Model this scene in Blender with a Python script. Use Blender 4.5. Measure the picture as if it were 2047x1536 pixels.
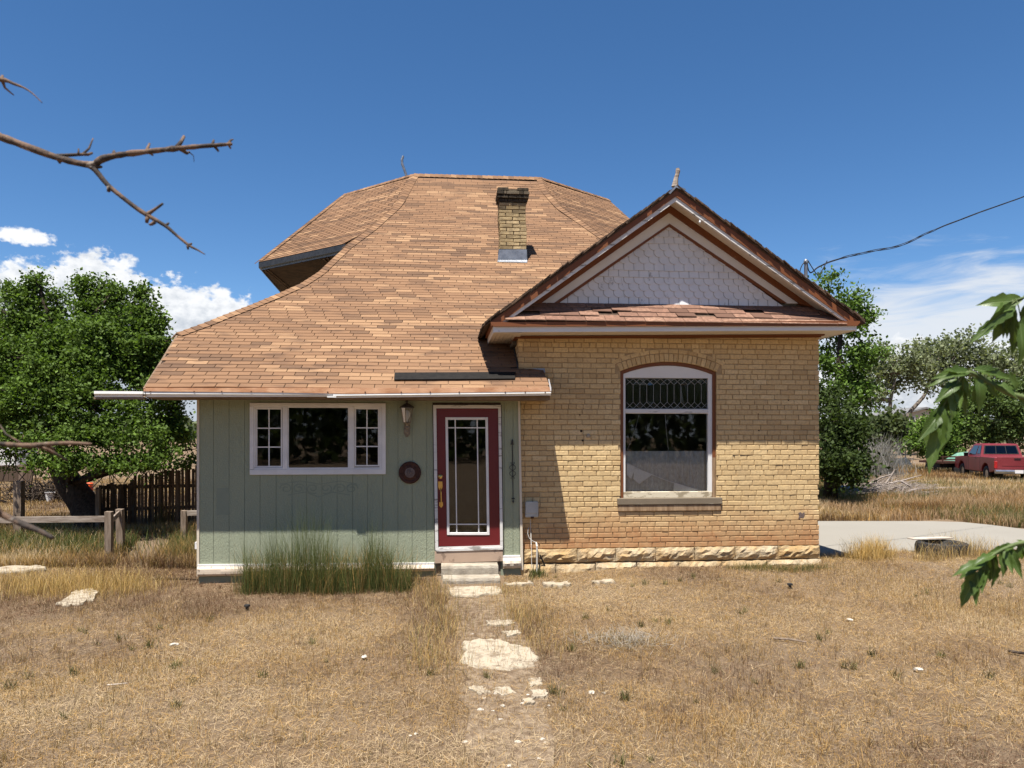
import bpy, bmesh, math, random
import numpy as np
from mathutils import Vector, Matrix

for o in list(bpy.data.objects):
    bpy.data.objects.remove(o, do_unlink=True)
scene = bpy.context.scene
COL = scene.collection
rnd = random.Random(7)
R = math.radians

# ------------------------------------------------------------------ camera
F, HZ, EYE = 1480.0, 866.0, 2.12          # focal length in photo pixels, horizon row, eye height
YAW = math.atan((1023.5 - 890.0) / F)
S_, C_ = math.sin(YAW), math.cos(YAW)
cam_d = bpy.data.cameras.new('camera')
cam = bpy.data.objects.new('camera', cam_d)
COL.objects.link(cam)
cam_d.sensor_width = 36.0
cam_d.lens = F / 2047 * 36.0
cam_d.shift_y = (HZ - 768.0) / 2047
cam_d.clip_start = 0.05
cam_d.clip_end = 3000
cam_d.dof.use_dof = True
cam_d.dof.focus_distance = 11.5
cam_d.dof.aperture_fstop = 7.0
cam.location = (0, 0, EYE)
cam.rotation_euler = (R(90), 0, -YAW)
scene.camera = cam

# ------------------------------------------------------------------ sun and sky
SUN_TO = Vector((0.555, 1.0, -3.23)).normalized()       # direction the light travels
sun_el = math.asin(-SUN_TO.z)
sun_az = math.atan2(-SUN_TO.x, -SUN_TO.y)              # clockwise from +Y
sd = bpy.data.lights.new('sun', 'SUN')
sd.energy = 5.0
sd.angle = R(0.53)
sd.color = (1.0, 0.955, 0.88)
sun = bpy.data.objects.new('sun', sd)
COL.objects.link(sun)
sun.location = (-6, -10, 40)
sun.rotation_euler = SUN_TO.to_track_quat('-Z', 'Y').to_euler()

world = bpy.data.worlds.new('World')
scene.world = world
world.use_nodes = True
wt = world.node_tree
for n in list(wt.nodes):
    wt.nodes.remove(n)
def wn(t, **kw):
    n = wt.nodes.new(t)
    for k, v in kw.items():
        setattr(n, k, v)
    return n
def wl(a, b):
    wt.links.new(a, b)
def wmath(op, a, b=None, c=None, clamp=False):
    n = wn('ShaderNodeMath', operation=op, use_clamp=clamp)
    for i, x in enumerate((a, b, c)):
        if x is None:
            continue
        if isinstance(x, (int, float)):
            n.inputs[i].default_value = x
        else:
            wl(x, n.inputs[i])
    return n.outputs[0]
def wmapr(x, a, b, c=0.0, d=1.0, smooth=True):
    n = wn('ShaderNodeMapRange')
    n.interpolation_type = 'SMOOTHSTEP' if smooth else 'LINEAR'
    wl(x, n.inputs[0])
    for i, v in enumerate((a, b, c, d)):
        n.inputs[i + 1].default_value = v
    return n.outputs[0]
sky = wn('ShaderNodeTexSky', sky_type='NISHITA')
sky.sun_disc = False
sky.sun_elevation = sun_el
sky.sun_rotation = sun_az
sky.altitude = 1700
sky.air_density = 0.9
sky.dust_density = 0.35
sky.ozone_density = 2.2
hs = wn('ShaderNodeHueSaturation')
hs.inputs['Saturation'].default_value = 1.22
hs.inputs['Value'].default_value = 1.38
wl(sky.outputs[0], hs.inputs['Color'])
tc = wn('ShaderNodeTexCoord')
sep = wn('ShaderNodeSeparateXYZ')
wl(tc.outputs['Generated'], sep.inputs[0])
az = wmath('MULTIPLY', wmath('ARCTAN2', sep.outputs[0], sep.outputs[1]), 180 / math.pi)
el = wmath('MULTIPLY', wmath('ARCSINE', sep.outputs[2]), 180 / math.pi)
comb = wn('ShaderNodeCombineXYZ')
wl(az, comb.inputs[0])
wl(wmath('MULTIPLY', el, 1.35), comb.inputs[1])
def wnoise(scale, detail, rough, off=0.0, sx=1.0, sy=1.0, dist=0.0):
    m = wn('ShaderNodeMapping')
    m.inputs['Location'].default_value = (off, off * 0.7, off * 1.3)
    m.inputs['Scale'].default_value = (sx, sy, 1)
    wl(comb.outputs[0], m.inputs[0])
    n = wn('ShaderNodeTexNoise')
    n.inputs['Scale'].default_value = scale
    n.inputs['Detail'].default_value = detail
    n.inputs['Roughness'].default_value = rough
    n.inputs['Distortion'].default_value = dist
    wl(m.outputs[0], n.inputs['Vector'])
    return n.outputs[0]
# height of the cumulus bank above the horizon against compass direction (degrees)
CT = [(-180, 9), (-140, 12), (-110, 8), (-85, 12), (-60, 10), (-45, 11), (-33, 11.2), (-29, 11.2), (-26.2, 12.0), (-25, 12.4),
      (-23, 12.2), (-21.4, 11.3), (-20.2, 10.6), (-18.4, 10.7), (-16.2, 10.5), (-14.6, 10.3), (-13.9, 9.6), (-13.0, 7.8), (-5, 7), (6, 6),
      (18, 6), (24, 5.5), (27, 5.0), (29.6, 5.2), (31.8, 6.4), (33.3, 6.8), (34.6, 5.8), (36, 5.8), (42, 7), (60, 9), (85, 11), (120, 8), (150, 11), (180, 9)]
fc = wn('ShaderNodeFloatCurve')
wl(wmath('MULTIPLY_ADD', az, 1 / 360.0, 0.5), fc.inputs['Value'])
cv = fc.mapping.curves[0]
while len(cv.points) < len(CT):
    cv.points.new(0.5, 0.5)
for p, (a, h) in zip(cv.points, CT):
    p.location = (a / 360.0 + 0.5, h / 20.0)
    p.handle_type = 'AUTO_CLAMPED'
fc.mapping.update()
top = wmath('MULTIPLY', fc.outputs[0], 20.0)
puff = wnoise(0.85, 7, 0.58, 3.0)
puff_s = wnoise(2.6, 5, 0.55, 11.0)
lvl = wmath('ADD', wmath('SUBTRACT', top, el), wmath('MULTIPLY', wmath('SUBTRACT', puff, 0.52), 4.2))
lvl = wmath('ADD', lvl, wmath('MULTIPLY', wmath('SUBTRACT', puff_s, 0.5), 1.3))
cum = wmapr(lvl, -0.15, 0.75)
# one small detached puff to the left of the bank
pa = wmath('DIVIDE', wmath('SUBTRACT', az, -28.3), 2.0)
pe = wmath('DIVIDE', wmath('SUBTRACT', el, 12.5), 0.62)
pr = wmath('SUBTRACT', 1.0, wmath('ADD', wmath('MULTIPLY', pa, pa), wmath('MULTIPLY', pe, pe)))
pl = wmath('ADD', pr, wmath('MULTIPLY', wmath('SUBTRACT', puff_s, 0.5), 1.6))
cum = wmath('MAXIMUM', cum, wmapr(pl, 0.0, 0.7))
# thin spread layer on the right
wisp = wnoise(0.30, 7, 0.62, 21.0, 0.55, 1.9, 0.6)
wisp2 = wnoise(0.16, 3, 0.5, 5.0, 0.6, 1.5)
ws = wmath('MULTIPLY', wmapr(az, 22, 30), wmapr(az, 150, 120))
wt_lvl = wmath('ADD', wmath('SUBTRACT', 10.6, el), wmath('MULTIPLY', wmath('SUBTRACT', wisp, 0.5), 9.0))
wt_lvl = wmath('ADD', wt_lvl, wmath('MULTIPLY', wmath('SUBTRACT', wisp2, 0.5), 5.0))
strat = wmath('MULTIPLY', wmath('MULTIPLY', wmapr(wt_lvl, -1.6, 3.2), ws), 0.9)
# shading of the cloud bodies
sh = wnoise(0.9, 6, 0.6, 3.35)
shade = wmapr(wmath('ADD', wmath('MULTIPLY', wmath('SUBTRACT', sh, 0.5), 2.2), wmath('MULTIPLY', wmath('SUBTRACT', lvl, 2.2), -0.17)), -0.75, 0.55)
ccol = wn('ShaderNodeMix', data_type='RGBA')
wl(shade, ccol.inputs[0])
ccol.inputs[6].default_value = (5.1, 5.6, 6.3, 1)
ccol.inputs[7].default_value = (9.6, 9.7, 9.8, 1)
m1 = wn('ShaderNodeMix', data_type='RGBA')
wl(strat, m1.inputs[0])
wl(hs.outputs[0], m1.inputs[6])
m1.inputs[7].default_value = (7.6, 7.9, 8.3, 1)
m2 = wn('ShaderNodeMix', data_type='RGBA')
wl(wmath('MULTIPLY', cum, 0.97), m2.inputs[0])
wl(m1.outputs[2], m2.inputs[6])
wl(ccol.outputs[2], m2.inputs[7])
bg = wn('ShaderNodeBackground')
bg.inputs['Strength'].default_value = 0.0505
wl(m2.outputs[2], bg.inputs['Color'])
wo = wn('ShaderNodeOutputWorld')
wl(bg.outputs[0], wo.inputs['Surface'])

scene.view_settings.view_transform = 'Standard'
scene.view_settings.look = 'None'
scene.view_settings.exposure = 1.10
scene.view_settings.gamma = 1.0
scene.render.resolution_x, scene.render.resolution_y = 1024, 768

# ------------------------------------------------------------------ photo pixels -> places
def on_y(u, v, Y):
    """point of the photo seen on the upright plane Y = const (parallel to the house front)"""
    r = (u - 1023.5) / F
    d = Y / (C_ - r * S_)
    return (d * (r * C_ + S_), Y, EYE + (HZ - v) * d / F)
def at(u, v, d):
    r = (u - 1023.5) / F
    return (d * (r * C_ + S_), d * (C_ - r * S_), EYE + (HZ - v) * d / F)
def on_ground(u, v, z=0.0):
    p = at(u, v, (EYE - z) * F / (v - HZ))
    return (p[0], p[1], z)
def ux(u, Y):
    return on_y(u, 0, Y)[0]

# ------------------------------------------------------------------ objects
def tag(o, label, cat, group=None):
    o['label'] = label
    o['category'] = cat
    if group:
        o['group'] = group
    return o
def thing(name, label, cat, loc=(0, 0, 0), group=None):
    o = bpy.data.objects.new(name, None)
    o.empty_display_size = 0.1
    o.location = loc
    COL.objects.link(o)
    return tag(o, label, cat, group)
def put(o, parent=None):
    """parent a mesh built in world coordinates"""
    if o.name not in COL.objects:
        COL.objects.link(o)
    if parent is not None:
        o.parent = parent
        root = parent
        if root.type == 'EMPTY':
            o.location = Vector(o.location) - root.location
    return o
def inst(name, mesh, loc, parent=None, rot=(0, 0, 0), scale=(1, 1, 1), color=None):
    o = bpy.data.objects.new(name, mesh)
    o.location, o.rotation_euler, o.scale = loc, rot, scale
    if color is not None:
        o.color = color
    return put(o, parent)

class MB:
    def __init__(s):
        s.v, s.f, s.t, s.tone = [], [], [], 0.5
    def poly(s, pts):
        n = len(s.v)
        s.v.extend([tuple(p) for p in pts])
        s.f.append(tuple(range(n, n + len(pts))))
        s.t.append(s.tone)
        return s
    def mesh(s, verts, faces):
        n = len(s.v)
        s.v.extend([tuple(p) for p in verts])
        for f in faces:
            s.f.append(tuple(i + n for i in f))
            s.t.append(s.tone)
        return s
    def box(s, x0, x1, y0, y1, z0, z1):
        return s.mesh([(x0, y0, z0), (x1, y0, z0), (x1, y1, z0), (x0, y1, z0), (x0, y0, z1), (x1, y0, z1), (x1, y1, z1), (x0, y1, z1)],
                      [(0, 3, 2, 1), (4, 5, 6, 7), (0, 1, 5, 4), (1, 2, 6, 5), (2, 3, 7, 6), (3, 0, 4, 7)])
    def prism(s, pts, off):
        n = len(pts)
        off = Vector(off)
        vs = [tuple(p) for p in pts] + [tuple(Vector(p) + off) for p in pts]
        fs = [tuple(range(n)), tuple(range(2 * n - 1, n - 1, -1))]
        fs += [(i, i + n, (i + 1) % n + n, (i + 1) % n) for i in range(n)]
        return s.mesh(vs, fs)
    def ppx(s, uv, Y, depth):
        """outline traced on plane Y, carried back by depth"""
        return s.prism([on_y(u, v, Y) for u, v in uv], (0, depth, 0))
    def rpx(s, u0, u1, v0, v1, Y, depth):
        uc = (u0 + u1) / 2
        z0, z1 = on_y(uc, v1, Y)[2], on_y(uc, v0, Y)[2]
        return s.box(ux(u0, Y), ux(u1, Y), Y, Y + depth, z0, z1)
    def tube(s, path, rad, n=6, cap=True):
        path = [Vector(p) for p in path]
        if not hasattr(rad, '__len__'):
            rad = [rad] * len(path)
        rings, up = [], None
        for i, p in enumerate(path):
            d = (path[min(i + 1, len(path) - 1)] - path[max(i - 1, 0)])
            if d.length < 1e-9:
                d = Vector((0, 0, 1))
            d.normalize()
            if up is None:
                up = Vector((0, 0, 1)) if abs(d.z) < 0.9 else Vector((1, 0, 0))
            a = d.cross(up)
            if a.length < 1e-6:
                a = d.cross(Vector((0, 1, 0.3)))
            a.normalize()
            b = a.cross(d).normalized()
            up = b
            rings.append([p + (a * math.cos(2 * math.pi * k / n) + b * math.sin(2 * math.pi * k / n)) * rad[i] for k in range(n)])
        vs = [v for r_ in rings for v in r_]
        fs = []
        for i in range(len(rings) - 1):
            for k in range(n):
                a, b = i * n + k, i * n + (k + 1) % n
                fs.append((a, b, b + n, a + n))
        if cap:
            fs.append(tuple(range(n - 1, -1, -1)))
            fs.append(tuple(range((len(rings) - 1) * n, len(rings) * n)))
        return s.mesh(vs, fs)
    def lathe(s, c, prof, n=16, axis='Z'):
        """profile of (radius, height) turned round an axis through c"""
        vs, fs = [], []
        for r_, h in prof:
            for k in range(n):
                a = 2 * math.pi * k / n
                if axis == 'Z':
                    vs.append((c[0] + r_ * math.cos(a), c[1] + r_ * math.sin(a), c[2] + h))
                else:
                    vs.append((c[0] + r_ * math.cos(a), c[1] + h, c[2] + r_ * math.sin(a)))
        m = len(prof)
        for i in range(m - 1):
            for k in range(n):
                a, b = i * n + k, i * n + (k + 1) % n
                fs.append((a, b, b + n, a + n))
        fs.append(tuple(range(n - 1, -1, -1)))
        fs.append(tuple(range((m - 1) * n, m * n)))
        return s.mesh(vs, fs)
    def data(s, name, mat, smooth=False, fix=True, bevel=0.0):
        me = bpy.data.meshes.new(name)
        me.from_pydata(s.v, [], s.f)
        if len(set(s.t)) > 1:
            a = me.attributes.new('tone', 'FLOAT', 'FACE')
            a.data.foreach_set('value', s.t)
        if fix or bevel:
            bm = bmesh.new()
            bm.from_mesh(me)
            if bevel:
                bmesh.ops.bevel(bm, geom=list(bm.edges), offset=bevel, segments=1, affect='EDGES', profile=0.5)
            bmesh.ops.recalc_face_normals(bm, faces=bm.faces)
            bm.to_mesh(me)
            bm.free()
        if smooth:
            me.polygons.foreach_set('use_smooth', [True] * len(me.polygons))
        me.materials.append(mat)
        return me
    def build(s, name, mat, parent=None, smooth=False, fix=True, bevel=0.0, kind=None, loc=(0, 0, 0)):
        o = bpy.data.objects.new(name, s.data(name, mat, smooth, fix, bevel))
        o.location = loc
        put(o, parent)
        if kind:
            o['kind'] = kind
        return o

# fast meshes from arrays
def arr_mesh(name, verts, loops, starts, totals, mat, col=None, smooth=False):
    me = bpy.data.meshes.new(name)
    me.vertices.add(len(verts))
    me.vertices.foreach_set('co', np.asarray(verts, np.float32).ravel())
    me.loops.add(len(loops))
    me.loops.foreach_set('vertex_index', np.asarray(loops, np.int32))
    me.polygons.add(len(starts))
    me.polygons.foreach_set('loop_start', np.asarray(starts, np.int32))
    me.polygons.foreach_set('loop_total', np.asarray(totals, np.int32))
    if smooth:
        me.polygons.foreach_set('use_smooth', np.ones(len(starts), bool))
    me.update(calc_edges=True)
    if col is not None:
        a = me.attributes.new('Col', 'FLOAT_COLOR', 'POINT')
        c4 = np.ones((len(verts), 4), np.float32)
        c4[:, :3] = col
        a.data.foreach_set('color', c4.ravel())
    me.materials.append(mat)
    return me
def blades(name, pos, h, w, lean, col, mat, rs, parent=None):
    """grass blades: pos (N,3), height, width, lean (fraction of the height), colour (N,3)"""
    N = len(pos)
    fa = rs.uniform(0, 2 * np.pi, N)
    la = rs.uniform(0, 2 * np.pi, N)
    side = np.stack([np.cos(fa), np.sin(fa), np.zeros(N)], 1)
    ld = np.stack([np.cos(la), np.sin(la), np.zeros(N)], 1)
    h, w, lean = [np.broadcast_to(np.asarray(x, float), (N,))[:, None] for x in (h, w, lean)]
    up = np.array([[0, 0, 1.0]])
    mid = pos + up * h * 0.55 + ld * h * lean * 0.30
    tip = pos + up * h * np.sqrt(np.clip(1 - (lean * 0.8) ** 2, 0.05, 1)) + ld * h * lean
    V = np.stack([pos - side * w, pos + side * w, mid - side * w * 0.75, mid + side * w * 0.75, tip], 1).reshape(-1, 3)
    base = (np.arange(N) * 5)[:, None]
    L = (base + np.array([[0, 1, 3, 2, 2, 3, 4]])).ravel()
    st = ((np.arange(N) * 7)[:, None] + np.array([[0, 4]])).ravel()
    to = np.tile([4, 3], N)
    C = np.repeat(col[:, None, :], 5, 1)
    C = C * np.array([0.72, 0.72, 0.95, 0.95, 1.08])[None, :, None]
    me = arr_mesh(name, V, L, st, to, mat, C.reshape(-1, 3))
    o = bpy.data.objects.new(name, me)
    return put(o, parent)
def flats(name, pos, ln, w, tilt, col, mat, rs, parent=None):
    """fallen straw: thin strips lying about"""
    N = len(pos)
    a = rs.uniform(0, 2 * np.pi, N)
    t = rs.normal(0, 1, N) * tilt
    d = np.stack([np.cos(a) * np.cos(t), np.sin(a) * np.cos(t), np.abs(np.sin(t))], 1)
    sdv = np.stack([-np.sin(a), np.cos(a), rs.normal(0, 0.35, N)], 1)
    ln = np.broadcast_to(np.asarray(ln, float), (N,))[:, None]
    w = np.broadcast_to(np.asarray(w, float), (N,))[:, None]
    V = np.stack([pos - sdv * w, pos + sdv * w, pos + d * ln + sdv * w * 0.5, pos + d * ln - sdv * w * 0.5], 1).reshape(-1, 3)
    L = np.arange(N * 4)
    me = arr_mesh(name, V, L, np.arange(N) * 4, np.full(N, 4), mat, np.repeat(col, 4, 0))
    return put(bpy.data.objects.new(name, me), parent)
def leaves(name, pos, size, col, mat, rs, up=0.6, parent=None, aspect=0.32):
    N = len(pos)
    n = rs.normal(0, 1, (N, 3)) + np.array([[0, -0.15, up]])
    n /= np.linalg.norm(n, axis=1)[:, None]
    t = np.cross(n, rs.normal(0, 1, (N, 3)))
    t /= np.linalg.norm(t, axis=1)[:, None] + 1e-9
    b = np.cross(n, t)
    size = np.broadcast_to(np.asarray(size, float), (N,))[:, None]
    V = np.stack([pos - t * size * 0.5, pos + b * size * aspect - n * size * 0.08, pos + t * size * 0.5, pos - b * size * aspect - n * size * 0.08], 1).reshape(-1, 3)
    me = arr_mesh(name, V, np.arange(N * 4), np.arange(N) * 4, np.full(N, 4), mat, np.repeat(col, 4, 0))
    return put(bpy.data.objects.new(name, me), parent)

# smooth lattice noise for scattering and for uneven ground
_ns = np.random.RandomState(3)
_lat = _ns.rand(256, 256)
def vnoise(x, y, s=1.0, o=0.0):
    x = np.asarray(x, float) * s + o + 100
    y = np.asarray(y, float) * s + o * 1.7 + 100
    xi, yi = np.floor(x).astype(int), np.floor(y).astype(int)
    fx, fy = x - xi, y - yi
    fx, fy = fx * fx * (3 - 2 * fx), fy * fy * (3 - 2 * fy)
    g = lambda i, j: _lat[i % 256, j % 256]
    return (g(xi, yi) * (1 - fx) + g(xi + 1, yi) * fx) * (1 - fy) + (g(xi, yi + 1) * (1 - fx) + g(xi + 1, yi + 1) * fx) * fy
def fnoise(x, y, s=1.0, o=0.0):
    return (vnoise(x, y, s, o) + 0.5 * vnoise(x, y, s * 2.1, o + 5) + 0.25 * vnoise(x, y, s * 4.3, o + 9)) / 1.75

# ------------------------------------------------------------------ materials
class Mat:
    def __init__(s, name):
        s.m = bpy.data.materials.new(name)
        s.m.use_nodes = True
        s.t = s.m.node_tree
        s.b = s.t.nodes['Principled BSDF']
        s.out = s.t.nodes['Material Output']
        s.geo = None
    def n(s, t, **kw):
        x = s.t.nodes.new(t)
        for k, v in kw.items():
            setattr(x, k, v)
        return x
    def l(s, a, b):
        s.t.links.new(a, b)
    def pos(s):
        if s.geo is None:
            s.geo = s.n('ShaderNodeNewGeometry')
        return s.geo.outputs['Position']
    def scaled(s, sc, vec=None):
        m = s.n('ShaderNodeMapping')
        m.inputs['Scale'].default_value = sc
        s.l(vec or s.pos(), m.inputs[0])
        return m.outputs[0]
    def noise(s, scale, detail=4, rough=0.55, sc=None, vec=None, dist=0.0, off=None):
        x = s.n('ShaderNodeTexNoise')
        x.inputs['Scale'].default_value = scale
        x.inputs['Detail'].default_value = detail
        x.inputs['Roughness'].default_value = rough
        x.inputs['Distortion'].default_value = dist
        v = vec or s.pos()
        if sc or off:
            m = s.n('ShaderNodeMapping')
            m.inputs['Scale'].default_value = sc or (1, 1, 1)
            m.inputs['Location'].default_value = off or (0, 0, 0)
            s.l(v, m.inputs[0])
            v = m.outputs[0]
        s.l(v, x.inputs['Vector'])
        return x.outputs[0]
    def ramp(s, fac, stops, const=False):
        r = s.n('ShaderNodeValToRGB')
        if const:
            r.color_ramp.interpolation = 'CONSTANT'
        e = r.color_ramp.elements
        while len(e) < len(stops):
            e.new(0.5)
        for x, (p, c) in zip(e, stops):
            x.position = p
            x.color = (c, c, c, 1) if isinstance(c, (int, float)) else (*c, 1)
        s.l(fac, r.inputs[0])
        return r.outputs[0]
    def mix(s, fac, a, b, mode='MIX'):
        x = s.n('ShaderNodeMix', data_type='RGBA', blend_type=mode)
        for i, v in ((0, fac), (6, a), (7, b)):
            if isinstance(v, (int, float)):
                x.inputs[i].default_value = v if i == 0 else (v, v, v, 1)
            elif isinstance(v, tuple):
                x.inputs[i].default_value = (*v, 1)
            else:
                s.l(v, x.inputs[i])
        return x.outputs[2]
    def math(s, op, a, b=None, clamp=False):
        x = s.n('ShaderNodeMath', operation=op, use_clamp=clamp)
        for i, v in enumerate((a, b)):
            if v is None:
                continue
            if isinstance(v, (int, float)):
                x.inputs[i].default_value = v
            else:
                s.l(v, x.inputs[i])
        return x.outputs[0]
    def maprange(s, x, a, b, c=0.0, d=1.0):
        n = s.n('ShaderNodeMapRange')
        s.l(x, n.inputs[0])
        for i, v in enumerate((a, b, c, d)):
            n.inputs[i + 1].default_value = v
        return n.outputs[0]
    def xyz(s):
        x = s.n('ShaderNodeSeparateXYZ')
        s.l(s.pos(), x.inputs[0])
        return x.outputs
    def color(s, c):
        if isinstance(c, tuple):
            s.b.inputs['Base Color'].default_value = (*c, 1)
        else:
            s.l(c, s.b.inputs['Base Color'])
        return s
    def rough(s, r, spec=0.3, metal=0.0):
        if isinstance(r, (int, float)):
            s.b.inputs['Roughness'].default_value = r
        else:
            s.l(r, s.b.inputs['Roughness'])
        s.b.inputs['Specular IOR Level'].default_value = spec
        s.b.inputs['Metallic'].default_value = metal
        return s
    def bump(s, h, strength=0.4, dist=0.01):
        x = s.n('ShaderNodeBump')
        x.inputs['Strength'].default_value = strength
        x.inputs['Distance'].default_value = dist
        s.l(h, x.inputs['Height'])
        s.l(x.outputs[0], s.b.inputs['Normal'])
        return s

def simple(name, c1, c2, scale=6.0, rough=0.8, spec=0.25, metal=0.0, bs=0.3, bscale=60.0, bdist=0.004, sc=None, lo=0.38, hi=0.62, detail=5):
    m = Mat(name)
    m.color(m.ramp(m.noise(scale, detail, 0.6, sc), [(lo, c1), (hi, c2)]))
    m.rough(rough, spec, metal)
    if bs:
        m.bump(m.noise(bscale, 4, 0.6, sc), bs, bdist)
    return m.m

def toned(name, stops, from_obj, extra):
    m = Mat(name)
    if from_obj:
        oi = m.n('ShaderNodeObjectInfo')
        sp = m.n('ShaderNodeSeparateColor')
        m.l(oi.outputs['Color'], sp.inputs[0])
        t = sp.outputs[0]
    else:
        a = m.n('ShaderNodeAttribute', attribute_name='tone')
        t = a.outputs['Fac']
    c = m.ramp(t, stops)
    extra(m, c)
    return m.m
BRICK_STOPS = [(0.0, (0.395, 0.268, 0.132)), (0.35, (0.515, 0.365, 0.184)), (0.7, (0.600, 0.440, 0.230)), (1.0, (0.665, 0.505, 0.280))]
def brick_extra(m, c):
    z = m.xyz()[2]
    n1 = m.noise(1.3, 5, 0.6, dist=0.4)
    # the lowest courses and the ones below the window have lost their skin
    low = m.maprange(m.math('ADD', z, m.math('MULTIPLY', m.math('SUBTRACT', n1, 0.5), 0.9)), 1.0, 0.50)
    low = m.math('MULTIPLY', low, m.ramp(m.noise(5, 4, 0.6), [(0.25, 0.6), (0.6, 1.0)]), True)
    c = m.mix(m.math('MULTIPLY', low, 0.95, True), c, m.mix(m.noise(9, 3, 0.6), (0.34, 0.150, 0.062), (0.43, 0.225, 0.105)))
    c = m.mix(m.ramp(m.noise(28, 5, 0.7), [(0.30, 0.55), (0.55, 0.0)]), c, (0.30, 0.205, 0.115))
    c = m.mix(m.ramp(m.noise(2.2, 4, 0.6, off=(7, 3, 1)), [(0.52, 0.0), (0.75, 0.28)]), c, (0.33, 0.245, 0.15))
    c = m.mix(m.ramp(m.noise(90, 2, 0.5), [(0.62, 0.0), (0.78, 0.5)]), c, (0.20, 0.14, 0.08))
    m.color(c).rough(0.92, 0.15)
    h = m.mix(0.5, m.noise(40, 6, 0.7), m.noise(140, 3, 0.6))
    m.bump(h, 0.55, 0.006)
MAT = {}
MAT['brick_o'] = toned('buff_brick', BRICK_STOPS, True, brick_extra)
MAT['brick_g'] = toned('buff_brick_far', BRICK_STOPS, False, brick_extra)
def mk_mortar():
    m = Mat('mortar')
    z = m.xyz()[2]
    c = m.mix(m.noise(14, 5, 0.65), (0.26, 0.18, 0.095), (0.44, 0.32, 0.18))
    n1 = m.noise(1.3, 5, 0.6, dist=0.4)
    low = m.maprange(m.math('ADD', z, m.math('MULTIPLY', m.math('SUBTRACT', n1, 0.5), 0.9)), 0.95, 0.35)
    c = m.mix(m.math('MULTIPLY', low, 0.6, True), c, (0.28, 0.16, 0.08))
    m.color(c).rough(0.95, 0.1)
    m.bump(m.noise(70, 4, 0.7), 0.6, 0.006)
    return m.m
MAT['mortar'] = mk_mortar()
SOOT_STOPS = [(0.0, (0.10, 0.075, 0.045)), (0.3, (0.26, 0.19, 0.10)), (0.7, (0.40, 0.30, 0.16)), (1.0, (0.48, 0.36, 0.20))]
def chim_extra(m, c):
    c = m.mix(m.ramp(m.noise(11, 5, 0.7), [(0.35, 0.55), (0.6, 0.0)]), c, (0.13, 0.10, 0.065))
    m.color(c).rough(0.95, 0.1).bump(m.noise(50, 5, 0.7), 0.6, 0.008)
MAT['chim_brick'] = toned('chimney_brick', SOOT_STOPS, True, chim_extra)
MAT['soot_brick'] = toned('sooty_brick', [(0.0, (0.022, 0.018, 0.014)), (0.6, (0.05, 0.042, 0.032)), (1.0, (0.13, 0.105, 0.075))], True, chim_extra)
MAT['chim_mortar'] = simple('chimney_mortar', (0.05, 0.04, 0.03), (0.14, 0.105, 0.065), 12)
SH_STOPS = [(0.0, (0.088, 0.054, 0.036)), (0.22, (0.128, 0.076, 0.047)), (0.45, (0.192, 0.109, 0.062)), (0.75, (0.218, 0.125, 0.071)), (1.0, (0.325, 0.200, 0.112))]
def shingle_extra(m, c):
    # colour drifts inside one tab, in runs along the course
    d = m.noise(1.9, 3, 0.5, sc=(1.0, 3.5, 3.5))
    c = m.mix(m.ramp(d, [(0.52, 0.0), (0.66, 0.75)]), c, (0.098, 0.060, 0.041))
    c = m.mix(m.ramp(m.noise(150, 3, 0.7), [(0.36, 0.45), (0.62, 0.0)]), c, (0.16, 0.09, 0.05))
    c = m.mix(m.ramp(m.noise(210, 2, 0.6, off=(4, 4, 4)), [(0.6, 0.0), (0.75, 0.35)]), c, (0.38, 0.26, 0.165))
    m.color(c).rough(0.93, 0.12)
    m.bump(m.noise(180, 3, 0.7), 0.5, 0.004)
MAT['shingle_o'] = toned('tan_shingle', SH_STOPS, True, shingle_extra)
MAT['shingle_g'] = toned('tan_shingle_far', SH_STOPS, False, shingle_extra)
MAT['underlay'] = simple('roof_underlay', (0.05, 0.03, 0.02), (0.09, 0.055, 0.035), 20)
OLD_STOPS = [(0.0, (0.035, 0.025, 0.02)), (0.5, (0.10, 0.065, 0.045)), (1.0, (0.20, 0.13, 0.085))]
def old_extra(m, c):
    c = m.mix(m.ramp(m.noise(30, 5, 0.7), [(0.4, 0.6), (0.65, 0.0)]), c, (0.03, 0.022, 0.017))
    m.color(c).rough(0.95, 0.1).bump(m.noise(60, 5, 0.7), 0.7, 0.008)
MAT['old_shingle'] = toned('old_dark_shingle', OLD_STOPS, True, old_extra)
def pent_extra(m, c):
    c = m.mix(m.ramp(m.noise(18, 5, 0.7), [(0.45, 0.7), (0.7, 0.0)]), c, (0.12, 0.07, 0.05))
    m.color(c).rough(0.95, 0.1).bump(m.noise(120, 4, 0.7), 0.7, 0.006)
MAT['pent_shingle'] = toned('worn_red_brown_shingle', [(0.0, (0.10, 0.055, 0.04)), (0.5, (0.27, 0.15, 0.105)), (1.0, (0.40, 0.245, 0.17))], True, pent_extra)

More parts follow.
